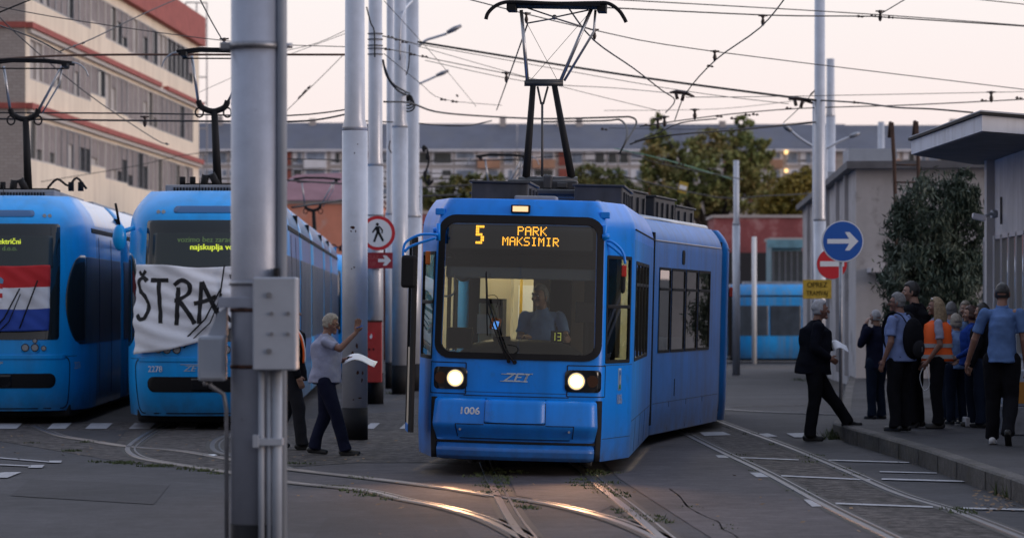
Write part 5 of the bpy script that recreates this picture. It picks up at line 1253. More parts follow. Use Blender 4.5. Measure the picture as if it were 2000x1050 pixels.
# ------------------------------------------------------------------ trees
def leafmat(name, c1, c2, c3, sc=.35):
    m = bpy.data.materials.new(name); m.use_nodes = True; t = m.node_tree; b = t.nodes['Principled BSDF']
    tcn = N(t, 'ShaderNodeTexCoord'); n = N(t, 'ShaderNodeTexNoise', Scale=sc, Detail=3.0); L(t, tcn.outputs['Object'], n.inputs[0]); n2 = N(t, 'ShaderNodeTexNoise', Scale=sc * 12, Detail=2.0); L(t, tcn.outputs['Object'], n2.inputs[0])
    s = mth(t, 'ADD', mth(t, 'MULTIPLY', n.outputs[0], .65), mth(t, 'MULTIPLY', n2.outputs[0], .35))
    r_ = ramp(t, [(.38, c1), (.5, c2), (.62, c3)], s); L(t, r_.outputs[0], b.inputs['Base Color']); b.inputs['Roughness'].default_value = .65; b.inputs['Specular IOR Level'].default_value = .3
    return m
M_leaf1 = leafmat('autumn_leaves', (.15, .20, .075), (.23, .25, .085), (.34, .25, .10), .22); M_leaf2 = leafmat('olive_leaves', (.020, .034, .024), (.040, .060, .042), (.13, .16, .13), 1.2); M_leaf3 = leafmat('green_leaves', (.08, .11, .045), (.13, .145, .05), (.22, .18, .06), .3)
M_bark = mat('bark', (.05, .04, .035), .9, var=.3, scale=6)
def tree(label, x, D, lobes, ls, n, m, trunk_r=.25, nm='tree', group=None, zb_=None, elong=1.0, seed=1, hlow=None):
    base = GX(x, D); t = thing(nm, label, nm.replace('_', ' '), base, 0, group); s = D / F; r_ = random.Random(seed)
    L_ = [((cx - x) * s, 0 if len(q) < 1 else q[0] if q else 0, H - (cy - YH) * s - base.z, rx * s, ry * s) for cx, cy, rx, ry, *q in lobes]
    zc = min(l[2] for l in L_); q = MB(); top = Vector((L_[0][0], L_[0][1], L_[0][2])); q.tube([(0, 0, 0), (0.05, 0, zc * .4), (top.x * .4, 0, zc * .8), tuple(top)], [trunk_r, trunk_r * .8, trunk_r * .6, trunk_r * .2], 10)
    for l in L_[1:]:
        q.tube([(0, 0, min(zc * .7, l[2] * .7)), (l[0] * .5, l[1] * .5, l[2] * .85), (l[0], l[1], l[2] + l[4] * .4)], [trunk_r * .5, trunk_r * .3, trunk_r * .08], 7)
    q.build('trunk', M_bark, t)
    q = MB(); tot = sum(l[3] * l[4] for l in L_)
    for l in L_:
        k = int(n * l[3] * l[4] / tot); ncl = max(6, k // 38); cl = []
        for _ in range(ncl):
            while True:
                d = Vector((r_.uniform(-1, 1), r_.uniform(-1, 1), r_.uniform(-1, 1)))
                if .25 < d.length < 1: break
            d = d.normalized() * d.length ** .45; cl.append(Vector((l[0] + d.x * l[3], l[1] + d.y * l[3] * .8, l[2] + d.z * l[4])))
        for c in cl:
            rr = min(l[3], l[4]) * r_.uniform(.12, .30)
            for _ in range(k // ncl):
                p = c + Vector((r_.gauss(0, 1), r_.gauss(0, 1), r_.gauss(0, 1))) * rr * .6
                a = Vector((r_.gauss(0, 1), r_.gauss(0, 1), r_.gauss(0, 1) * (1 + 1.5 * (elong - 1)))).normalized(); bb = a.cross(Vector((r_.gauss(0, 1), r_.gauss(0, 1), r_.gauss(0, 1)))).normalized()
                u = a * ls * elong * r_.uniform(.6, 1.2); v_ = bb * ls / elong * .7
                q.poly([p - u, p - v_, p + u, p + v_])
    q.build('crown', m, t, normals=False); return t
tree('large autumn tree with yellowing crown behind the lit tram', 1390, 230, [(1395, 330, 80, 50), (1290, 300, 34, 40), (1440, 285, 40, 32), (1300, 365, 52, 42), (1470, 340, 48, 45), (1385, 280, 30, 30), (1445, 385, 66, 36), (1283, 262, 17, 42), (1345, 395, 66, 30), (1452, 255, 20, 28), (1350, 300, 26, 26), (1492, 290, 20, 26), (1275, 330, 26, 26)],   .18, 19500, M_leaf1, .45, group='trees before the apartment blocks', seed=2)
tree('yellow leaved tree right of the large autumn tree', 1560, 215, [(1555, 385, 48, 42), (1580, 350, 22, 22), (1520, 400, 45, 25)], .16, 7000, leafmat('yellow_leaves', (.14, .13, .03), (.22, .18, .035), (.30, .22, .05), .3), .3, group='trees before the apartment blocks', seed=3)
tree('dark bare-topped bush behind the roof boxes of the lit tram', 1160, 225, [(1150, 348, 30, 26), (1190, 350, 32, 26), (1120, 375, 30, 22), (1215, 375, 30, 22)], .15, 5000, M_leaf3, .2, group='trees before the apartment blocks', seed=4)
tree('low green tree between the far pole pair and the lit tram', 860, 160, [(845, 395, 38, 26), (890, 375, 34, 30), (935, 365, 32, 26), (975, 370, 30, 26), (830, 360, 16, 16), (940, 400, 70, 30)], .12, 8000, M_leaf3, .25, group='trees before the apartment blocks', seed=5)
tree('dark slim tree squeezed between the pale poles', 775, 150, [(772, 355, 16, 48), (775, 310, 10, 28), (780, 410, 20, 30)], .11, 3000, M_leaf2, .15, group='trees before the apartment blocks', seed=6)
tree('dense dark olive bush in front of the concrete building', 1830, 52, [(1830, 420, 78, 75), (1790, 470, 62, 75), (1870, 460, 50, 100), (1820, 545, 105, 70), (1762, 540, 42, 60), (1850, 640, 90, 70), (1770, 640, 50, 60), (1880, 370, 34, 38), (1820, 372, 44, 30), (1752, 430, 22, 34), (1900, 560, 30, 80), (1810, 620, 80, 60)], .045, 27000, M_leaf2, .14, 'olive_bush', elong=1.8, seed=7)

# ------------------------------------------------------------------ concrete building on the right
M_conc = mat('weathered_concrete', (.46, .44, .45), .88, var=.16, scale=.5, streak=(2.2, (.30, .28, .275), .3), dirt=(.8, (.22, .20, .195), .54, .8), bump=.25, bscale=9)
M_conc2 = mat('booth_concrete', (.50, .49, .52), .85, var=.16, scale=1.1, streak=(9, (.30, .29, .30), .35), bump=.15, bscale=14)
cbd = thing('concrete_building', 'low weathered concrete building with a rusty ladder behind the olive bush', 'building', (8.06, 66, 0)); D0 = 66.0
def cpt(d, z, o=0): return Vector((.061 * d + o, d, z))
ztop = H - (330 - YH) * D0 / F
q = MB(); q.prism([(0, 0, -.3), (7.5, -1.0, -.3), (12, 29.5, -.3), (1.80, 29.5, -.3)], (0, 0, ztop + .3)); q.build('wall', M_conc, cbd)
q = MB(); q.prism([(-.25, -.3, ztop), (7.8, -1.35, ztop), (12, 29.8, ztop), (1.60, 29.8, ztop)], (0, 0, .17)); q.build('roof_slab', mat('roof_edge', (.13, .13, .145), .8, var=.2, scale=2), cbd)
for d in (3, 7, 12, 18, 24): q = MB(); q.prism([cpt(d, 0, -.10), cpt(d + .35, 0, -.10), cpt(d + .35, 0, .0), cpt(d, 0, 0)], (0, 0, ztop)); q.build('pilaster', M_conc, cbd)
q = MB(); q.bx((.25, -.75, H - (532 - YH) * D0 / F), (3.6, -.03, H - (524 - YH) * D0 / F)); q.prism([(.25, -.75, H - (533 - YH) * D0 / F), (3.6, -.75, H - (533 - YH) * D0 / F), (3.6, -.1, H - (556 - YH) * D0 / F), (.9, -.1, H - (556 - YH) * D0 / F)], (0, .05, 0)); q.build('door_canopy', M_conc2, cbd)
for y0, y1, d in ((320, 330, 2), (380, 388, 14)): q = MB(); q.bx((.061 * d - .05, d, ztop + .17), (.061 * d + 1.1, d + 1.2, ztop + .17 + .42)); q.build('roof_vent', M_boxgrey, cbd)
ld = thing('roof_ladder', 'rusty ladder leaning over the roof edge of the concrete building', 'ladder', P(1765, 600, 64.6)); o_ = ld.location.copy(); M_ru = mat('ladder_rust', (.07, .038, .028), .85, var=.3, scale=15)
for xs in (((1742, 240), (1746, 310), (1750, 420), (1752, 600)), ((1790, 238), (1793, 310), (1796, 420), (1799, 600))):
    q = MB(); pts = [P(x, y, 64.6) - o_ for x, y in xs]; pts = [pts[0] + Vector((0, .45, -.3)), pts[0] + Vector((0, .25, .02))] + pts; q.tube(pts, .045, 8); q.build('rail', M_ru, ld)
for y in (322, 356, 390, 425, 460, 495): q = MB(); q.tube([P(1746 + (y - 310) * .035, y, 64.6) - o_, P(1793 + (y - 310) * .035, y, 64.6) - o_], .022, 8); q.build('rung', M_ru, ld)
ant = MB(); 
for x, y0 in ((1575, 385),): 
    ant.tube([(0, 0, 0), (0, 0, .8)], .02, 6)
ant.bm.free()
# ticket booth with canopy
bt = thing('ticket_booth', 'concrete booth with a wide canopy and tall windows at the right edge', 'building', (7.30, 43.5, 0)); bo = Vector((7.30, 43.5, 0))
def L3(p): return Vector(p) - bo
wn = Vector((7.30, 43.5, 0)); wf = Vector((6.78, 30.0, 0)); wd = (wf - wn)           # facade runs towards the camera
def wpt(d, z, o=0): v = wd.normalized(); n = Vector((v.y, -v.x, 0)); n = n if n.x < 0 else -n; p = v * d + n * o; return Vector((p.x, p.y, z))
zw0 = H - (690 - YH) * 43 / F; zw1 = 2.80
def wbox(b, d0, d1, z0, z1, o0, o1): b.prism([wpt(d0, z0, o0), wpt(d1, z0, o0), wpt(d1, z0, o1), wpt(d0, z0, o1)], (0, 0, z1 - z0))
q = MB(); wbox(q, 0, 13.4, zw1, 4.05, 0, -.3); wbox(q, 0, 13.4, 0, zw0, 0, -.3); q.prism([(0, 0, 0), (0, .01, 0), (5, .01, 0), (5, 0, 0)], (0, 0, 4.05)); wbox(q, 13.4, 13.5, 0, 4.05, 0, -5); wbox(q, .85, 1.3, zw0, zw1, .03, -.3); q.build('wall', M_conc2, bt)
q = MB(); wbox(q, .1, 13.3, zw0 - .0, zw1, -.9, -4.5); q.build('interior', mat('booth_inside', (.05, .05, .055), .8), bt)
for a, c in [(.05, .8)] + [(1.35 + k * .78, 1.35 + (k + 1) * .78 - .05) for k in range(12)]:
    q = MB(); wbox(q, a, a + .05, zw0, zw1, -.02, .03); wbox(q, c - .05, c, zw0, zw1, -.02, .03); wbox(q, a, c, zw1 - .06, zw1, -.02, .03); wbox(q, a, c, zw0, zw0 + .06, -.02, .03); f_ = q.build('window', M_alu, bt)
    q = MB(); q.poly([wpt(a + .05, zw0 + .06, -.01), wpt(c - .05, zw0 + .06, -.01), wpt(c - .05, zw1 - .06, -.01), wpt(a + .05, zw1 - .06, -.01)]); q.build('pane', mat('booth_glass', (.03, .05, .06), .03, spec=1.0, coat=1.0), f_)
q = MB(); wbox(q, .9, 1.18, 0, 4.0, .0, .12); q.build('column', M_aptw if False else mat('column_paint', (.42, .41, .42), .7, var=.08, scale=3), bt)
zc_ = 3.95
A_, B_, C_, E_ = (5.87, 41.4), (5.96, 35.7), (9.5, 31.0), (7.2, 43.7)
top = [L3((*A_, zc_ + .02)), L3((*B_, zc_ + .02)), L3((9.6, 37.6, zc_ - .12)), L3((12, 43.7, zc_)), L3((7.2, 43.9, zc_))]
q = MB(); q.prism(top, (0, 0, .20)); q.build('canopy_slab', mat('canopy_paint', (.58, .60, .66), .7, var=.08, scale=1.5, streak=(6, (.36, .36, .38), .5)), bt)
q = MB(); c_ = sum(top, Vector((0, 0, 0))) / 5; q.prism([c_ + (p - c_) * .985 + Vector((0, 0, -.012)) for p in top], (0, 0, .010)); q.build('soffit', mat('soffit_dark', (.17, .165, .165), .9, var=.15, scale=2), bt); q = MB(); q.prism([c_ + (p - c_) * 1.02 + Vector((0, 0, .205)) for p in top], (0, 0, .035)); q.build('roof_felt', M_black, bt)  # soffit: dark grey sheet added to darken the underside of the slab
q = MB(); q.prism([c_ + (p - c_) * 1.012 + Vector((0, 0, .241)) for p in top], (0, 0, .02)); q.build('roof_flashing', M_boxgrey, bt)
q = MB(); pc = P(1912, 424, 41.5); q.box(pc - bo, (.22, .10, .09), M=Matrix.Rotation(R(10), 4, 'Y'), bev=.01); q.tube([pc - bo + Vector((.1, 0, 0)), pc - bo + Vector((.25, .05, .03))], .025, 8); 
cc = thing('security_camera', 'small white camera on the booth wall under the canopy', 'camera', pc); q.bm.free()
q = MB(); q.box((0, 0, 0), (.20, .10, .09), M=Matrix.Rotation(R(12), 4, 'Y'), bev=.012); q.build('housing', M_aptw, cc); q = MB(); q.tube([(.08, 0, .01), (.18, .06, .05), (.26, .1, .05)], .022, 8); q.tube([(.2, .1, .05), (.28, .12, .05)], .06, 12); q.build('bracket', M_boxgrey, cc); q = MB(); q.disc((-.105, 0, -.02), (-1, 0, -.2), .03, .01, 12); q.build('lens', M_black, cc)
q = MB(); wbox(q, 2.0, 2.05, 2.95, 3.35, .01, .03); q.build('slot', M_black, bt)
# grey counter/cabinet and kerb block near the booth
g_ = Vector((P(1990, 600, 34.0).x, 34.0, .2)); t = thing('metal_cabinet', 'grey metal cabinet with a yellow panel beside the booth', 'cabinet', g_)
q = MB(); q.bx((-.14, 0, .35), (.6, .5, .78), bev=.02); q.build('cabinet_body', M_boxgrey, t); q = MB(); q.bx((-.10, -.01, .38), (.55, .0, .64)); q.build('panel', mat('panel_yellow', (.42, .17, .02), .6), t); q = MB(); q.bx((-.17, -.03, 0), (.65, .5, .345), bev=.01); q.build('plinth', M_pipe, t)
t = MB(); gg = P(1906, 828, 36.2); t.box((gg.x, 36.4, .2 + .06), (.24, .3, .12), bev=.015); tag(t.build('concrete_block', M_conc2), 'small concrete block on the pavement behind the man in the polo shirt', 'block')

# ------------------------------------------------------------------ overhead wires
WG = 'overhead wires strung above the yard'
def wire(label, pts, r, sag=True, ins=(), m=None, g=WG, name='overhead_wire'):
    """pts: (x, y, D)"""
    V = smoothp([P(*p) for p in pts], 4) if len(pts) > 2 else [P(*p) for p in pts]
    o = V[0].copy(); t = thing(name, label, 'wire', o, 0, g)
    q = MB(); q.tube([v - o for v in V], r, 6); q.build('strand', m or M_wire, t)
    for x, y, D, k in ins:
        c = P(x, y, D) - o; s = D / F; q = MB()
        if k == 'v': q.tube([c + Vector((0, 0, 10 * s)), c + Vector((0, 0, 7 * s)), c + Vector((0, 0, 3 * s)), c + Vector((0, 0, -4 * s)), c + Vector((0, 0, -9 * s)), c + Vector((0, 0, -12 * s))], [3 * s, 5 * s, 2 * s, 4.2 * s, 3 * s, 1.5 * s], 10); q.tube([c + Vector((-9 * s, 0, 8 * s)), c + Vector((9 * s, 0, 8 * s))], 1.6 * s, 6)
        elif k == 'h': q.tube([c + Vector((-7 * s, 0, .5 * s)), c + Vector((7 * s, 0, -.5 * s))], 1.1 * s, 6); q.box(c + Vector((-3.5 * s, 0, 1 * s)), (4 * s, 3 * s, 5 * s)); q.box(c + Vector((3.5 * s, 0, 0)), (3 * s, 3 * s, 4 * s))
        elif k == 'd': dd = (V[-1] - V[0]).normalized() * s; q.tube([c - dd * 9, c - dd * 3], 1.9 * s, 6); q.tube([c + dd * 1, c + dd * 6], 2.2 * s, 6); q.tube([c - dd * 12, c + dd * 10], 1.0 * s, 5)
        elif k == 'c': q.tube([c + Vector((-22 * s, 0, 4 * s)), c + Vector((-8 * s, 0, 6 * s)), c + Vector((10 * s, 0, 3 * s)), c + Vector((26 * s, 0, -4 * s))], [2 * s, 4 * s, 4 * s, 2 * s], 8); q.tube([c + Vector((-10 * s, 0, 4 * s)), c + Vector((-7 * s, 0, -9 * s))], 3.4 * s, 8); q.tube([c + Vector((6 * s, 0, 4 * s)), c + Vector((2 * s, 0, -12 * s))], 3.4 * s, 8)
        q.build('insulator', M_ins, t)
    return t
wire('thin wire across the top right of the sky', [(1100, -6, 45), (1700, 28, 50), (2100, 58, 55)], .010, ins=[(1490, 39, 48, 'v')])
wire('double wire with clamps at the top right corner', [(1180, 15, 45), (1500, 30, 47), (1680, 32, 48), (1745, 35, 48), (2100, 58, 50)], .012, ins=[(1680, 33, 48, 'h'), (1706, 32, 48, 'h'), (1719, 30, 48, 'v'), (1740, 35, 48, 'h')])
wire('single wire leaving the top right corner', [(1880, -4, 50), (2060, 15, 50)], .009)
wire('short wire rising to the top edge right of the tall slim pole', [(1719, 28, 48), (1790, -14, 45)], .009)
wire('steep contact wire from the top edge to the crossing', [(1540, -12, 40), (1485, 54, 43), (1398, 117, 46), (1340, 182, 50), (1318, 235, 54)], .011, ins=[(1396, 108, 46, 'v'), (1387, 130, 46.5, 'h')])
wire('contact wire from the pantograph head down to the crossing', [(1105, 8, 33), (1160, 79, 38), (1238, 134, 43), (1292, 176, 48), (1318, 196, 50), (1300, 220, 54)], .011, ins=[(1161, 66, 38, 'v'), (1330, 185, 50, 'c')])
wire('long wire sloping from the pale poles to the right edge', [(880, -10, 40), (1160, 59, 45), (1396, 101, 48), (2060, 182, 55)], .009)
wire('thick feeder cable from the pole pair to the tall slim pole', [(815, 82, 60), (1100, 128, 60), (1300, 158, 59), (1560, 192, 58), (1600, 196, 58)], .026, ins=[(1562, 198, 58, 'c'), (1580, 196, 58, 'h')])
wire('thin wire just under the thick feeder cable', [(815, 86, 60), (1300, 172, 60), (1540, 203, 58)], .008)
wire('wire fanning from the pole pair toward the autumn tree', [(815, 90, 60), (1080, 165, 60), (1290, 217, 60)], .007)
wire('level wire crossing behind the pantograph knuckle', [(830, 118, 60), (1030, 160, 60), (1200, 172, 60), (1330, 184, 55)], .008)
wire('level wire right of the crossing clamp', [(1340, 190, 52), (1550, 188, 57), (2060, 178, 60)], .008, ins=[(1936, 188, 58, 'v')])
wire('contact wire running right past the tall slim pole', [(1250, 247, 56), (1400, 226, 57), (1560, 212, 58), (1780, 205, 58), (2060, 191, 58)], .013, ins=[(1357, 222, 57, 'v'), (1405, 228, 57, 'h'), (1433, 232, 57, 'h'), (1460, 225, 57, 'h'), (1475, 224, 57, 'h'), (1541, 212, 58, 'h'), (1922, 197, 58, 'h'), (1990, 192, 58, 'h')])
wire('wavy dark cable from the tall slim pole to the canopy', [(1600, 196, 58), (1680, 201, 56), (1750, 210, 54), (1820, 213, 53), (1900, 220, 52)], .018, ins=[(1672, 201, 56, 'h')])
wire('dark cable drooping from the tall slim pole to the left', [(1600, 238, 58), (1460, 252, 57), (1330, 262, 56), (1262, 272, 56), (1230, 282, 56)], .018)
wire('brown span pipe across the left pantographs', [(-20, 117, 46), (150, 108, 46), (400, 107, 46), (690, 107, 46)], .020, m=mat('rust_brown', (.09, .045, .03), .7))
wire('upper black cable of the pair below the brown pipe', [(-20, 220, 46), (300, 222, 46), (560, 226, 47), (690, 212, 48)], .014)
wire('lower black cable of the pair below the brown pipe', [(-20, 232, 46), (200, 235, 46), (450, 237, 46), (600, 236, 47), (690, 220, 48)], .017, ins=[(283, 236, 46, 'v')])
wire('wire rising right from the pantographs with a chain of links', [(-30, 40, 40), (60, 72, 42), (120, 103, 44)], .011)
wire('wire rising to the top edge above the office facade', [(118, 100, 44), (180, 76, 46), (270, 32, 50), (360, -8, 54)], .010, ins=[(145, 90, 45, 'd'), (163, 84, 45, 'd')])
wire('wire falling from the top left corner across the facade', [(-20, -15, 42), (0, 35, 46), (160, 175, 52), (300, 270, 60), (330, 282, 62)], .010, ins=[(326, 281, 62, 'd')])
wire('long thin wire from the left edge to the foreground pole', [(-20, 10, 42), (160, 42, 44), (460, 82, 47), (690, 92, 48)], .008)
wire('wire dropping from the top edge onto the second pantograph', [(385, -12, 38), (412, 40, 40), (438, 84, 42), (450, 96, 43)], .010, ins=[(438, 84, 42, 'v')])
wire('wire in the upper left corner', [(-10, 28, 38), (78, -8, 38)], .012)
wire('diagonal wire between foreground and middle pole', [(560, 216, 60), (620, 158, 60), (672, 106, 60)], .008, ins=[(590, 185, 60, 'd'), (600, 174, 60, 'd')])
wire('thin diagonal wire high between the two large poles', [(545, 102, 55), (620, 84, 55), (690, 52, 55)], .006)
wire('thin diagonal wire crossing the facade corner', [(390, 180, 70), (480, 140, 65), (570, 105, 60), (690, 60, 58)], .006)
wire('upper tension cable behind the third pole', [(745, 70, 50), (790, 80, 54), (815, 87, 60)], .012, ins=[(762, 73, 52, 'h'), (777, 78, 53, 'h'), (790, 83, 55, 'h')])
wire('lower tension cable behind the third pole', [(745, 94, 50), (800, 104, 56), (835, 113, 60), (1060, 158, 62)], .010, ins=[(757, 97, 50, 'h'), (806, 107, 56, 'h'), (829, 111, 58, 'h')])
wire('slanting guy wire from the third pole to the rear pantograph', [(750, 2, 50), (850, 112, 60), (930, 208, 66)], .006, ins=[(893, 187, 64, 'd')])
wire('guy wire with dark links left of the rear pantograph', [(750, 105, 50), (820, 162, 60), (866, 194, 64), (980, 206, 66)], .007, ins=[(866, 195, 64, 'h'), (888, 199, 64, 'h')])
wire('steep wire dropping left of the lit tram pantograph', [(1030, 48, 36), (1010, 105, 42), (990, 160, 48), (970, 215, 60)], .011, ins=[(989, 150, 48, 'v'), (1028, 34, 36, 'v')])
wire('black loop cable bundle left of the lit tram pantograph', [(750, 199, 55), (800, 201, 57), (850, 218, 60), (930, 226, 62), (1060, 232, 60), (1200, 229, 58), (1232, 229, 58), (1243, 240, 58), (1228, 268, 57), (1215, 290, 56)], .020)
wire('second black loop cable beside the autumn tree', [(1060, 238, 60), (1180, 236, 58), (1210, 234, 58), (1224, 250, 57), (1222, 275, 56), (1210, 300, 56)], .020)
wire('thick drooping cables tied to the pole pair', [(748, 118, 50), (756, 150, 52), (775, 175, 54), (792, 185, 58), (800, 190, 60)], .020)
wire('second thick cable tied to the pole pair', [(749, 125, 50), (764, 160, 52), (790, 178, 56), (800, 182, 60)], .018)
wire('thin cable bow hanging between the far pole pair', [(800, 88, 58), (798, 130, 58), (790, 150, 58), (778, 152, 58)], .014)
wire('curved conduit arching onto the far pole pair', [(781, 118, 57.5), (782, 50, 57.5), (790, 20, 58), (805, 2, 60)], .024, m=M_steel2)
wire('small twisted cable beside the third pole', [(716, 14, 49.6), (724, 45, 49.6), (731, 62, 49.6), (732, 112, 49.6)], .014)
wire('low dark cable across the skyline left of the lit tram', [(700, 236, 60), (800, 240, 62), (900, 246, 62), (960, 236, 64)], .016)
wire('cable along the roofline right of the lit tram', [(1240, 276, 60), (1280, 262, 60), (1330, 240, 58), (1400, 232, 58)], .014, ins=[(1265, 245, 60, 'h'), (1285, 240, 60, 'v'), (1298, 236, 60, 'v')])
wire('long low cable before the apartment windows', [(560, 310, 75), (900, 315, 80), (1200, 300, 80), (1290, 320, 80), (1450, 350, 85)], .016, ins=[(1180, 253, 70, 'h'), (1300, 318, 80, 'h'), (1330, 322, 80, 'h'), (1390, 330, 85, 'd')])
wire('low cable over the autumn tree', [(1220, 345, 85), (1400, 385, 90), (1500, 382, 92), (1590, 378, 95)], .020)
wire('low double cable left of the middle pole', [(560, 352, 75), (690, 360, 78), (820, 366, 80), (1000, 355, 82)], .026)
wire('second low cable left of the middle pole', [(560, 332, 76), (690, 334, 78), (900, 340, 80)], .014)
wire('thick low cable over the workshop', [(570, 405, 72), (640, 395, 74), (700, 388, 76), (900, 380, 78)], .030)
wire('faint wire falling from the facade over the rear pantograph', [(80, 355, 90), (260, 325, 90), (380, 300, 92), (560, 290, 92)], .012)
wire('green safety cable before the autumn tree', [(1200, 290, 80), (1300, 312, 80), (1430, 350, 85)], .016, m=mat('green_cable', (.12, .28, .20), .6))
wire('thin wire parallel to the roofline on the right', [(1190, 250, 75), (1400, 252, 75), (1600, 236, 75)], .008)
wire('thin sky wire low on the right', [(1180, 216, 70), (1400, 213, 70), (1560, 196, 70)], .007)
wire('guy wire slanting down to the tall slim pole', [(1530, 240, 58), (1560, 212, 58), (1600, 168, 58)], .009, ins=[(1590, 178, 58, 'd')])
q = MB(); c = P(797, 193, 59)
for k in range(4): q.tube(smoothp([c + Vector((math.cos(a) * (.09 + .02 * k), -.04 * k, math.sin(a) * (.08 + .015 * k) - .05 * k)) for a in [j * PI / 4 for j in range(9)]], 3), .016, 8)
q.ell(c, (.05, .05, .06)); tag(q.build('cable_coil', M_black), 'bundle of coiled black cable tied to the far pole pair', 'cable')
q = MB(); 
for x, y in ((828, 290), (835, 305), (830, 340), (838, 356)): q.ell(P(x, y, 70), (.05, .04, .09))
q.tube(smoothp([P(x, y, 70) for x, y in ((824, 290), (832, 288), (838, 312), (830, 345), (838, 360), (846, 352))], 4), .025, 8); tag(q.build('cable_loop', M_black), 'sagging black cable loop right of the far pole pair', 'cable')
q = MB(); q.tube([P(772, 262, 60), P(772, 262, 60) + Vector((0, 0, -.02))], .05, 8)
for k in range(5): q.tube([P(775, 268 + k * 6, 60), P(775, 271 + k * 6, 60)], .055, 10)
q.tube(smoothp([P(x, y, 60) for x, y in ((775, 245), (776, 270), (776, 292), (768, 300), (760, 290), (762, 275))], 4), .015, 6); tag(q.build('insulator_string', M_ins), 'ribbed insulator string hanging beside the third pole', 'insulator')
t = thing('hanging_marker', 'small yellow and white plate hanging before the autumn tree', 'sign', P(1334, 366, 100)); q = MB(); q.box((0, 0, 0), (.32, .02, .40), M=Matrix.Rotation(R(15), 4, 'Y')); q.build('plate', M_yellow_s, t); q = MB(); q.box((0, -.013, 0), (.26, .004, .14), M=Matrix.Rotation(R(15), 4, 'Y')); q.build('stripe', M_white, t)
#@@P3
# ------------------------------------------------------------------ people
M_skin = mat('skin', (.30, .165, .115), .55, var=.06, scale=20); M_skin2 = mat('skin_tanned', (.23, .115, .08), .55, var=.06, scale=20)
def cloth(n, c, v=.12): return mat(n, c, .95, var=v, scale=7, bump=.5, bscale=14, spec=.08)
C_navy = cloth('navy_cloth', (.012, .014, .032)); C_black = cloth('black_cloth', (.010, .010, .013)); C_suit = cloth('suit_cloth', (.009, .010, .016)); C_shirt = cloth('light_blue_cloth', (.19, .25, .46)); C_polo = cloth('polo_blue', (.095, .165, .34)); C_grey = cloth('grey_lilac_cloth', (.32, .33, .44))
C_jean = cloth('jeans', (.014, .021, .040)); C_royal = cloth('royal_blue_cloth', (.02, .06, .30)); C_plaid = cloth('plaid_cloth', (.10, .12, .15), .9); C_dkgrey = cloth('charcoal_cloth', (.025, .025, .03)); C_ltb = cloth('pale_blue_cloth', (.16, .25, .45))
M_vest = mat('hi_vis_orange', (.95, .13, .015), .7, var=.06, scale=6, bump=.2, bscale=12, em=(1, .13, .01), ems=0.0); M_refl = mat('reflective_tape', (.38, .38, .38), .4)
H_wht = mat('hair_white', (.38, .37, .38), .7, var=.2, scale=40); H_gry = mat('hair_grey', (.17, .165, .165), .7, var=.3, scale=40); H_blo = mat('hair_blond', (.27, .19, .11), .6, var=.35, scale=40); H_blk = mat('hair_black', (.012, .010, .010), .5); H_brn = mat('hair_auburn', (.045, .014, .010), .5, var=.3, scale=40); H_sil = mat('hair_silver_blond', (.30, .26, .21), .65, var=.3, scale=40)
M_shoe = mat('shoe_black', (.008, .008, .009), .45); M_shoew = mat('shoe_white', (.60, .60, .62), .6); M_sole = mat('shoe_sole', (.20, .19, .18), .8)
J0 = dict(PEL=(0, 0, .93), WST=(0, .0, 1.08), CHE=(0, 0, 1.28), NEC=(0, -.015, 1.47), HEA=(0, .02, 1.625),
          RH=(.09, 0, .90), LH=(-.09, 0, .90), RK=(.10, .02, .50), LK=(-.10, .02, .50), RA=(.105, -.02, .085), LA=(-.105, -.02, .085),
          RS=(.185, -.01, 1.41), LS=(-.185, -.01, 1.41), RE=(.235, -.03, 1.13), LE=(-.235, -.03, 1.13), RW=(.245, .07, .88), LW=(-.245, .07, .88))
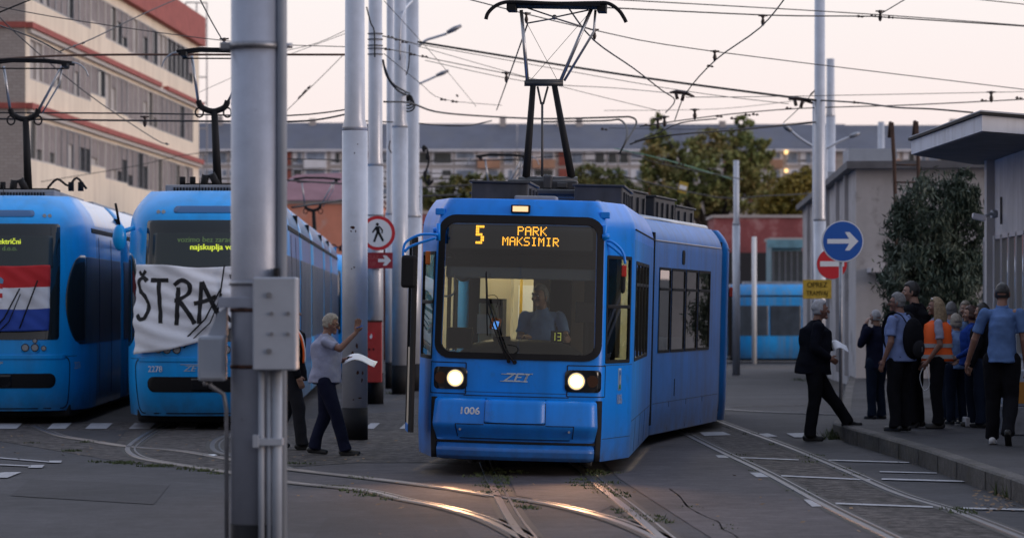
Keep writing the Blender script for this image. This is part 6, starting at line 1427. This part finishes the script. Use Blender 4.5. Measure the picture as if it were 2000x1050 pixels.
def person(label, loc, h, rz, J=None, top=None, bottom=None, shoes=M_shoe, skin=M_skin, hair=H_gry, hairstyle='short', sleeve='short', headyaw=0, headtilt=0, build=1.0, belly=0.0, handR='relax', handL='relax', toe=None, vox=.0075, group=None, jacket=False, legs=True, footpitch=None):
    k = h / 1.75; build *= 1.05; j = {a: Vector(b) for a, b in J0.items()}
    for a, b in (J or {}).items(): j[a] = Vector(b)
    j = {a: b * k for a, b in j.items()}
    t = thing('person', label, 'person', loc, rz, group); B = build
    # ---- body
    b = MB()
    b.tube([j['PEL'], j['WST'], j['CHE'], j['CHE'].lerp(j['NEC'], .6), j['NEC']], [(.10 * k, .07 * k), (.10 * k, .07 * k), (.11 * k, .07 * k), (.10 * k, .06 * k), (.055 * k, .055 * k)], 14)
    nk = j['NEC']; hd = j['HEA']; b.cap(nk - Vector((0, .0, .03)), nk.lerp(hd, .6), .058 * k * B ** .5, .052 * k, 12)
    for s in 'RL':
        b.cap(j[s + 'S'], j[s + 'E'], .048 * k, .040 * k); b.cap(j['CHE'].lerp(j['NEC'], .6), j[s + 'S'], .05 * k, .05 * k); b.cap(j[s + 'E'], j[s + 'W'], .041 * k * B ** .4, .026 * k)
        if legs: b.cap(j[s + 'H'], j[s + 'K'], .06 * k, .045 * k); b.cap(j[s + 'K'], j[s + 'A'], .045 * k, .035 * k)
    R_ = Matrix.Rotation(headyaw, 4, 'Z') @ Matrix.Rotation(headtilt, 4, 'X'); hs = 1.0 * k
    def hp_(x, y, z): return hd + R_ @ Vector((x * hs, y * hs, z * hs))
    def skull(d, q):
        q = q.copy()
        if q.z < -.02: q.x *= 1 - .30 * min(1, (-q.z - .02) / .09)
        if q.z < 0 and q.y < 0: q.y *= .85
        if q.y > 0: q.y *= .97
        return q * hs
    b.ell(hd, (.076, .098, .118), 20, 14, M=R_, fn=skull)
    b.cap(hp_(0, .088, .018), hp_(0, .113, -.022), .011 * hs, .016 * hs, 10)                      # nose
    b.ell(hp_(0, .078, -.088), (.030 * hs, .024 * hs, .022 * hs), 10, 8); b.ell(hp_(0, .090, -.052), (.024 * hs, .010 * hs, .006 * hs), 8, 6); b.ell(hp_(0, .088, -.063), (.022 * hs, .010 * hs, .007 * hs), 8, 6)
    b.cap(hp_(-.042, .083, .034), hp_(.042, .083, .034), .012 * hs, .012 * hs, 8)                # brow
    for sx in (-1, 1): b.ell(hp_(sx * .077, -.005, -.005), (.010 * hs, .022 * hs, .034 * hs), 8, 8); b.ell(hp_(sx * .045, .066, -.020), (.022 * hs, .022 * hs, .020 * hs), 8, 6)
    def hand(s, mode):
        wv = j[s + 'W']; el = j[s + 'E']; d = (wv - el).normalized(); side = 1 if s == 'R' else -1
        if mode == 'raise': d = Vector((0, .15, 1)).normalized()
        if mode == 'flat': d = Vector((-.25 * side, .9, .12)).normalized()
        lat = Vector((side, 0, 0)); pn = d.cross(lat).normalized() if d.cross(lat).length > .2 else Vector((0, 1, 0)); ac = d.cross(pn).normalized()   # ac spans the knuckles
        if mode == 'relax' or mode == 'hold': ac = (Vector((0, 1, 0)) - d * d.y); ac = ac.normalized() if ac.length > .2 else Vector((0, 0, 1)); pn = Vector((-side, 0, 0))
        if mode == 'raise': ac = Vector((0, 1, 0)) - d * d.y; ac.normalize(); pn = ac.cross(d) * side
        if mode == 'flat': ac = Vector((side, .2, 0)); ac = (ac - d * ac.dot(d)).normalized(); pn = Vector((0, 0, -1))
        c = wv + d * .045 * k; kn = wv + d * .085 * k
        b.cap(wv, c, .026 * k, .030 * k, 10)
        for f in (-1, -.33, .33, 1): b.cap(c + ac * f * .020 * k - d * .01 * k, kn + ac * f * .027 * k, .015 * k, .012 * k, 8)
        curl = {'relax': .55, 'raise': .10, 'flat': .45, 'hold': 1.0}[mode]
        for i, (f, ln) in enumerate(((-1, .060), (-.33, .074), (.33, .078), (1, .068))):
            p = kn + ac * f * .027 * k; dd = (d + ac * f * (.10 if mode == 'raise' else .03)).normalized()
            for seg, a in ((.45, .4), (.32, 1.0), (.23, 1.5)):
                q_ = (dd * math.cos(a * curl) + pn * math.sin(a * curl)).normalized(); e = p + q_ * ln * seg * 1.05 * k
                b.cap(p, e, .0098 * k, .0090 * k, 7); p = e
        tb = wv + d * .02 * k + ac * .022 * k; tm_ = tb + (ac * .75 + d * .55 + pn * .3).normalized() * .036 * k; te = tm_ + (ac * .35 + d * .85 + pn * .3).normalized() * .030 * k
        b.cap(tb, tm_, .013 * k, .0115 * k, 8); b.cap(tm_, te, .0112 * k, .0095 * k, 8)
        return kn
    kR = hand('R', handR); kL = hand('L', handL)
    body = b.build('body', skin, t); remesh(body, vox * .85, 1)
    # eyes, brows
    for sx in (-1, 1):
        q = MB(); q.ell(hp_(sx * .032, .083, .010), (.012 * hs, .008 * hs, .006 * hs), 10, 6); e_ = q.build('eye', M_white, t)
        q = MB(); q.ell(hp_(sx * .032, .0895, .010), (.0055 * hs, .003 * hs, .0055 * hs), 8, 6); q.build('iris', M_blackg, e_)
    q = MB()
    for sx in (-1, 1): q.cap(hp_(sx * .018, .097, .036), hp_(sx * .046, .088, .036), .004 * hs, .003 * hs, 6)
    q.build('eyebrows', hair, t)
    # ---- hair
    b = MB(); rh = random.Random(hash(label) % 999 if False else len(label))
    def cap_(d, q):
        loc_ = d; face = loc_.y > .30 and loc_.z < .50 + (.12 if hairstyle != 'bald' else .25)
        low = loc_.z < (-.50 if hairstyle in ('short', 'crop') else -.6) and loc_.y > -.9
        side_ = loc_.z < -.05 and loc_.y > .05
        q = skull(d, Vector((d.x * .076, d.y * .098, d.z * .118)))
        f = {'short': 1.13, 'crop': 1.07, 'bob': 1.19, 'long': 1.17, 'bald': 1.05, 'fluffy': 1.28}[hairstyle]
        f += .05 * noise.noise(d * 5 + Vector((len(label), 0, 0)))
        if hairstyle == 'short': f += .07 * max(0, d.z)
        e_ = noise.noise(d * 14) * .10
        if face or low or side_ or (loc_.y > .22 + e_ and loc_.z < .45 + e_) or (loc_.z < -.42 + e_ and hairstyle in ('short', 'crop')): f = .80
        return q * f
    b.ell(hd, (1, 1, 1), 36, 26, M=R_, fn=cap_)
    if hairstyle in ('long',):
        for i in range(9):
            a = PI * (.98 + 1.04 * i / 8 - .0); px_ = math.cos(a) * .078; py__ = math.sin(a) * .085 - .01
            e = .24 + .05 * rh.random(); b.tube([hp_(px_ * .8, py__ * .8, .05), hp_(px_ * 1.12, py__ * 1.1, -.06), hp_(px_ * 1.30, py__ * 1.25, -.17), hp_(px_ * 1.1, py__ * 1.2 - .01, -e)], [(.035 * hs, .03 * hs), (.036 * hs, .032 * hs), (.034 * hs, .028 * hs), (.014 * hs, .012 * hs)], 8)
    if hairstyle in ('bob', 'fluffy'):
        for i in range(8):
            a = PI * (1.0 + i / 7.0); b.ell(hp_(math.cos(a) * .070, math.sin(a) * .082, -.035 + .01 * rh.random()), (.034 * hs, .034 * hs, .045 * hs), 10, 8)
    hr = b.build('hair', hair, t); remesh(hr, .0075, 1)
    # ---- trousers
    if legs:
        b = MB(); m = .012
        b.tube([j['PEL'] + Vector((0, 0, -.06 * k)), j['PEL'], j['PEL'].lerp(j['WST'], .5), j['WST']], [(.155 * k * B, .115 * k * B), (.168 * k * B, (.120 + belly * .3) * k * B), (.160 * k * B, (.115 + belly * .5) * k * B), (.150 * k * B, (.105 + belly * .5) * k * B)], 18)
        for s in 'RL':
            b.cap(j[s + 'H'], j[s + 'K'], .102 * k * B, .080 * k * B ** .5, 14); b.cap(j[s + 'K'], j[s + 'A'] + Vector((0, .0, .01)), .079 * k * B ** .5, .070 * k, 14)
            b.tube([j[s + 'K'].lerp(j[s + 'A'], .75), j[s + 'A'] + Vector((0, .01, -.025 * k))], [.070 * k, .080 * k], 14)
        tr = b.build('trousers', bottom, t)
        remesh(tr, .011, 2, ((9, 9, 6), .013 * k, (len(label), 0, 0)))
        for s in 'RL':
            a = j[s + 'A']; td = Vector((toe or {}).get(s, (0, 1, 0))).normalized(); up_ = Vector((0, 0, 1)); 
            sh_ = MB(); q0 = a + td * -.05 * k - up_ * .045 * k; q1 = a + td * .15 * k - up_ * .052 * k
            sd = td.cross(up_).normalized() if td.cross(up_).length > .1 else Vector((1, 0, 0)); up2 = sd.cross(td).normalized()
            q0 = a - td * .045 * k - up2 * .040 * k; q1 = a + td * .155 * k - up2 * .048 * k
            sh_.cap(q0, q1, .040 * k, .032 * k, 12); sh_.cap(a - up2 * .02 * k, a + td * .08 * k - up2 * .04 * k, .045 * k, .036 * k, 12)
            sh_.box((q0 + q1) / 2 - up2 * .025 * k + td * 0, (.075 * k, .235 * k, .026 * k), M=Matrix([[sd.x, td.x, up2.x, 0], [sd.y, td.y, up2.y, 0], [sd.z, td.z, up2.z, 0], [0, 0, 0, 1]]), bev=.008)
            so = sh_.build('shoe', shoes, t); remesh(so, .010, 1)
    # ---- top
    b = MB(); g_ = .0 if not jacket else .014; hem = j['PEL'] + Vector((0, 0, (-.045 if not jacket else -.11) * k))
    b.tube([hem, hem.lerp(j['WST'], .5), j['WST'] + Vector((0, belly * .35, .0)), j['WST'].lerp(j['CHE'], .5) + Vector((0, belly * .3, 0)), j['CHE'], j['CHE'].lerp(j['NEC'], .45), j['CHE'].lerp(j['NEC'], .8), j['NEC'] + Vector((0, 0, .005))],
           [((.196 * B + g_) * k, (.142 * B + belly * .5 + g_) * k), ((.180 * B + g_) * k, (.132 * B + belly + g_) * k), ((.166 * B + g_) * k, (.125 * B + belly + g_) * k), ((.172 * B + g_) * k, (.125 * B + belly * .7 + g_) * k), ((.180 * B + g_) * k, (.122 * B + g_) * k), ((.176 * B ** .5 + g_) * k, (.108 * B + g_) * k), (.115 * k, .085 * k), (.066 * k, .066 * k)], 22)
    for s in 'RL':
        S_, E_, W_ = j[s + 'S'], j[s + 'E'], j[s + 'W']; b.cap(j['CHE'].lerp(j['NEC'], .70), S_ + (E_ - S_) * .06, .060 * k, (.056 + g_ * .7) * k, 12)
        if sleeve == 'short': b.cap(S_, S_.lerp(E_, .55), (.058 + g_) * k * B ** .5, .055 * k * B ** .5, 12); b.tube([S_.lerp(E_, .5), S_.lerp(E_, .74)], [.054 * k * B ** .5, .060 * k * B ** .5], 14)
        elif sleeve == 'long': b.cap(S_, E_, (.064 + g_) * k, (.052 + g_) * k, 12); b.cap(E_, E_.lerp(W_, .94), (.052 + g_) * k, (.038 + g_ * .7) * k, 12)
    tp = b.build('jacket' if jacket else 'shirt', top, t); remesh(tp, .011, 2, ((8, 8, 11), .012 * k, (3, len(label), 0)))
    b = MB(); c0 = j['NEC'] + Vector((0, 0, .0)); b.tube([c0 + Vector((0, .0, -.012 * k)), c0 + Vector((0, -.008 * k, .032 * k))], [.074 * k, .064 * k], 18, caps=False); cl_ = b.build('collar', top, t); md = cl_.modifiers.new('s', 'SOLIDIFY'); md.thickness = .008
    return t, j, hp_, k
def atp(x, D, z=0): return Vector(((x - 1000) * D / F, D, z))
def glasses(t, hp_, hs, m=M_black, up=0.0):
    b = MB()
    for sx in (-1, 1):
        b.tube([hp_(sx * .033 + .026 * math.cos(a), .105, .008 + up + .020 * math.sin(a)) for a in [k * PI / 6 for k in range(13)]], .0022, 5, caps=False); b.tube([hp_(sx * .058, .102, .012 + up), hp_(sx * .080, .0, .012 + up)], .0022, 5)
    b.tube([hp_(-.008, .107, .01 + up), hp_(.008, .107, .01 + up)], .0022, 5); b.build('glasses', m, t)
def paper(label, c, u, v, bend=.05):
    b = MB(); n = Vector(u).cross(Vector(v)).normalized(); c = Vector(c); u, v = Vector(u), Vector(v)
    b.grid([[c + u * (i / 8) + v * (j_ / 6) + n * bend * math.sin(i / 8 * PI * 1.3 + .4 * j_ / 6) for i in range(9)] for j_ in range(7)], True)
    o = b.build('paper_sheet', mat('paper_white', (.80, .80, .84), .7), normals=False); s_ = o.modifiers.new('t', 'SOLIDIFY'); s_.thickness = .002; return tag(o, label, 'paper')
# woman walking with raised arm
wD = 33.2
w, j, hpf, k = person('woman with short silver hair in a pale polo shirt, walking with one arm raised', atp(636, wD), 1.69, R(-90),
    dict(NEC=(0, .00, 1.45), HEA=(0, .055, 1.595), CHE=(0, .0, 1.27), WST=(0, .0, 1.07), RS=(.17, -.0, 1.385), RE=(.24, .185, 1.30), RW=(.17, .385, 1.50), LS=(-.17, .03, 1.38), LE=(-.23, .06, 1.12), LW=(-.14, .27, 1.17),
         RH=(.09, 0, .9), LH=(-.09, .0, .9), RK=(.10, .13, .50), RA=(.10, .245, .085), LK=(-.10, -.01, .50), LA=(-.10, -.155, .10)),
    top=C_grey, bottom=C_navy, hair=H_sil, hairstyle='short', headtilt=R(-14), build=1.02, belly=.035, handR='raise', handL='flat', toe={'R': (0, 1, .0), 'L': (0, 1, -.08)}, skin=M_skin2, vox=.006)
glasses(w, hpf, k)
q = MB(); p_ = j['LW']; q.tube([p_ + Vector((0, -.012, 0)), p_ + Vector((0, .012, 0))], .034, 14); q.build('wristwatch', M_black, w)
q = MB(); e_ = j['RW'] + Vector((0, .03, .07)); q.tube([e_ + Vector((.03, .05, .01)), e_ + Vector((.03, -.03, -.02))], .006, 8); pn_ = q.build('pen', M_signblue, w)
paper('curved white paper sheet in the hand of the woman with raised arm', atp(671, wD, H - (711 - YH) * wD / F), (.36, -.02, .01), (.03, .24, .07), .055)
# person hidden behind the foreground pole
p2, j, hpf, k = person('person in dark clothes with an orange lanyard strap, mostly hidden behind the junction box', atp(565, 34.4), 1.80, R(-78),
    dict(RK=(.10, .10, .50), RA=(.10, .13, .085), LK=(-.10, -.02, .50), LA=(-.10, -.16, .10)), top=C_black, bottom=C_dkgrey, hair=H_brn, hairstyle='crop', sleeve='long', jacket=True)
q = MB(); q.tube(smoothp([j['NEC'] + Vector(v) for v in ((.07, .05, -.01), (.13, .13, -.12), (.14, .17, -.30), (.12, .17, -.45))], 4), [.014] * 13, 8); q.build('orange_strap', M_vest, p2)
q = MB(); q.tube(smoothp([j['NEC'] + Vector(v) for v in ((.05, .06, -.01), (.11, .15, -.12), (.12, .19, -.30), (.10, .19, -.45))], 4), [.012] * 13, 8); q.build('white_strap', M_white, p2)
# man in dark suit stepping onto the kerb
mD = 36.6
m_, j, hpf, k = person('elderly man with white hair in a dark suit stepping onto the kerb', atp(1588, mD), 1.86, R(-82),
    dict(PEL=(0, .0, .93), WST=(0, .01, 1.08), CHE=(0, .025, 1.27), NEC=(0, .04, 1.45), HEA=(0, .085, 1.595), RS=(.185, .02, 1.39), LS=(-.185, .04, 1.39), RE=(.235, -.04, 1.13), RW=(.20, .15, 1.02), LE=(-.235, .06, 1.13), LW=(-.12, .27, 1.14),
         RK=(.095, .0, .50), RA=(.10, -.075, .085), LK=(-.10, .235, .555), LA=(-.10, .46, .235)),
    top=C_suit, bottom=C_black, hair=H_wht, hairstyle='short', sleeve='long', jacket=True, belly=.04, build=1.04, handR='hold', handL='flat', toe={'L': (0, 1, .05)}, skin=M_skin2)
q = MB(); q.tube([j['NEC'] + Vector((0, .07, -.02)), j['CHE'] + Vector((-.01, .150, .05)), j['WST'] + Vector((-.01, .185, .02)), j['WST'] + Vector((-.01, .165, -.12))], [(.055, .02), (.06, .02), (.065, .02), (.05, .02)], 12); q.build('shirt_front', C_shirt, m_)
q = MB(); q.tube([j['NEC'] + Vector((0, .085, -.03)), j['CHE'] + Vector((-.01, .172, .05)), j['WST'] + Vector((-.01, .208, .04))], [(.018, .008), (.026, .008), (.034, .008)], 8); q.build('tie', cloth('tie_blue', (.05, .12, .30)), m_)
paper('white paper sheet held out by the man in the dark suit', atp(1628, mD - .1, H - (686 - YH) * mD / F), (.20, -.03, .02), (-.02, .18, .10), .05)
# standing group, feet on the pavement
def stand(x, feet, top_, extra=None):
    D = (H - .2) * F / (feet - YH) if feet < 900 else 30
    z = pvz(D); D = (H - z) * F / (feet - YH); z = pvz(D); return atp(x, D, z), (H - z) - (top_ - YH) * D / F
loc, h_ = atp(1712, 42.5, .03), 1.66
person('white haired person in a dark jacket walking by the wall, leftmost of the pavement group', loc, h_, R(35), dict(LE=(-.24, .10, 1.20), LW=(-.10, .14, 1.50), RW=(.27, .02, .88), RK=(.09, .03, .5)), top=C_navy, bottom=C_jean, hair=H_wht, hairstyle='crop', sleeve='long', jacket=True, handL='hold')
loc, h_ = stand(1757, 842, 574)
e_, je, hpf, ke = person('grey haired man in a light blue shirt wearing a black backpack', loc, 1.72, R(48), dict(RW=(.25, .02, .87), LW=(-.26, .06, .90), HEA=(0, .03, 1.62)), top=C_shirt, bottom=C_black, hair=H_gry, hairstyle='short', build=1.10, belly=.05, skin=M_skin2, headyaw=R(22)); glasses(e_, hpf, ke)
bpk = thing('backpack', 'black backpack on the back of the man in the light blue shirt', 'backpack', Vector(loc) + Vector((0, 0, .95)), R(48))
q = MB(); q.ell((.0, -.205, .20), (.165, .10, .25), 20, 14, fn=lambda d, q_: Vector((q_.x * (1.0 + .12 * (abs(d.x) > .3)), q_.y, q_.z * (1.05)))); o_ = q.build('pack_body', C_black, bpk); remesh(o_, .012, 1)
q = MB(); q.ell((.0, -.28, .08), (.12, .05, .12), 16, 10); q.build('front_pocket', C_dkgrey, bpk)
for sx in (-1, 1):
    q = MB(); q.tube(smoothp([Vector((sx * x, y, z)) for x, y, z in ((.09, -.16, .40), (.115, -.09, .50), (.12, .03, .515), (.14, .125, .42), (.16, .14, .25), (.17, .05, .05), (.14, -.12, -.02))], 4), [(.026, .007)] * 25, 10); q.build('strap', C_black, bpk)
q = MB(); q.bx((-.004, -.336, .04), (.004, -.328, .10)); q.build('zip_pull', M_alu, bpk)
loc, h_ = stand(1786, 834, 552)
person('tall dark haired man in a dark jacket behind the backpack wearer', loc, 1.86, R(62), dict(RW=(.20, .20, 1.02), HEA=(0, .04, 1.625)), top=C_black, bottom=C_black, hair=H_blk, hairstyle='short', sleeve='long', jacket=True, build=1.05, headyaw=R(20))
loc, h_ = stand(1831, 836, 583)
g_, jg, hpf, kg = person('woman with long blond hair in an orange high visibility vest', loc, 1.66, R(82), dict(LE=(-.23, -.03, 1.12), LW=(-.20, .13, .90), RW=(.2, .15, .90), RE=(.23, -.02, 1.12)), top=C_grey, bottom=C_black, hair=H_blo, hairstyle='long', skin=M_skin2, handL='hold', build=.98)
q = MB(); kk = kg; PE, WS_, CH, NE = jg['PEL'], jg['WST'], jg['CHE'], jg['NEC']
q.tube([PE + Vector((0, 0, -.03)), PE + Vector((0, 0, .06)), WS_, WS_.lerp(CH, .5), CH, CH.lerp(NE, .5), CH.lerp(NE, .85)], [(.212 * kk, .168 * kk), (.205 * kk, .160 * kk), (.190 * kk, .150 * kk), (.192 * kk, .150 * kk), (.195 * kk, .150 * kk), (.175 * kk, .130 * kk), (.10 * kk, .085 * kk)], 28, caps=False)
vs_ = q.build('safety_vest', M_vest, g_); md = vs_.modifiers.new('s', 'SOLIDIFY'); md.thickness = .01
for v in vs_.data.vertices: v.co += Vector((v.co.x, v.co.y, 0)).normalized() * .008 * math.sin(v.co.z * 30 + v.co.x * 20)
for dz in (.03, .17):
    q = MB(); f_ = .207 if dz < .1 else .196; c_ = PE + Vector((0, 0, dz)); q.tube([c_ + Vector((0, 0, -.025)), c_ + Vector((0, 0, .025))], [(f_ * 1.045 * kk, f_ * .83 * kk)] * 2, 28, caps=False); q.build('reflective_band', M_refl, vs_)
q = MB(); q.tube(smoothp([jg['LW'] + Vector(v) for v in ((0, .06, -.08), (-.02, .10, -.2), (-.02, .05, -.36), (-.02, -.02, -.30), (-.02, -.0, -.14), (0, .02, -.06))], 5), .004, 5); q.build('phone_cord', M_white, g_)
q = MB(); q.tube([hpf(-.06, .04, .10), hpf(0, .065, .118), hpf(.06, .04, .10)], .006, 6); q.build('sunglasses', M_alu, g_)
def st2(x, D, top_): z = pvz(D); return atp(x, D, z), (H - z) - (top_ - YH) * D / F
loc, h_ = st2(1858, 38.6, 590)
person('grey haired man seen from behind, right of the orange vest', loc, h_, R(-12), dict(), top=C_ltb, bottom=C_jean, hair=H_gry, hairstyle='short', sleeve='long', skin=M_skin)
loc, h_ = st2(1868, 36.9, 614)
person('short person with fluffy sandy hair and a pale top, lowest head in the group', loc, h_, R(20), dict(), top=C_ltb, bottom=C_jean, hair=H_sil, hairstyle='fluffy', sleeve='long')
loc, h_ = st2(1886, 38.9, 588)
person('smiling blond woman in a dark plaid jacket facing the camera', loc, h_, R(165), dict(RW=(.12, .2, 1.05), LW=(-.12, .2, 1.05)), top=C_plaid, bottom=C_jean, hair=H_sil, hairstyle='bob', sleeve='long', jacket=True)
loc, h_ = st2(1899, 36.4, 597)
person('woman with short auburn hair in a royal blue top and jeans', loc, h_, R(75), dict(RW=(.18, .18, .98), LW=(-.18, .2, 1.0)), top=C_royal, bottom=C_jean, hair=H_brn, hairstyle='bob', sleeve='long')
loc, h_ = st2(1921, 36.0, 592)
person('woman with long black hair in dark clothes behind the man in the polo shirt', loc, h_, R(55), dict(RW=(.18, .18, .98)), top=C_black, bottom=C_jean, hair=H_blk, hairstyle='long', sleeve='long', jacket=True)
loc, h_ = stand(1957, 868, 552)
person('dark haired man in a blue polo shirt walking away, rear foot lifted', loc, 1.83, R(-14), dict(LE=(-.29, .03, 1.13), LW=(-.37, .13, .90), RW=(.25, .05, .87), LK=(-.10, .10, .50), LA=(-.11, .14, .085), RK=(.09, .06, .50), RA=(.08, -.22, .15), NEC=(0, .01, 1.47), HEA=(0, .05, 1.62)),
       top=C_polo, bottom=C_black, hair=H_blk, hairstyle='crop', build=1.10, toe={'R': (0, .75, -.55), 'L': (0, 1, 0)}, skin=M_skin2)
for o in bpy.data.objects:
    if o.name.startswith('shoe') and o.parent and 'rear foot lifted' in o.parent.get('label', '') and sum(v.co.x for v in o.data.vertices) < 0: o.data.materials.clear(); o.data.materials.append(M_shoew)
# driver, seated inside the lit tram
dl_ = hero.matrix_basis @ Vector((.20, 1.02, .58))
person('tram driver in a light blue shirt seated behind the windscreen', dl_, 1.74, R(180 - 5.2), dict(PEL=(0, 0, .58), WST=(0, .02, .74), CHE=(0, .04, .95), NEC=(0, .03, 1.14), HEA=(0.02, .07, 1.29), RH=(.09, .0, .56), LH=(-.09, .0, .56), RK=(.12, .42, .55), LK=(-.12, .42, .55), RA=(.12, .40, .12), LA=(-.12, .40, .12),
       RS=(.19, .03, 1.08), LS=(-.19, .03, 1.08), RE=(.24, .12, .84), RW=(.15, .34, .86), LE=(-.26, .14, .84), LW=(-.30, .38, .84)), top=C_ltb, bottom=C_navy, hair=H_gry, hairstyle='short', build=1.12, belly=.06, headyaw=R(-35), handR='flat', handL='hold')
flush_remesh()
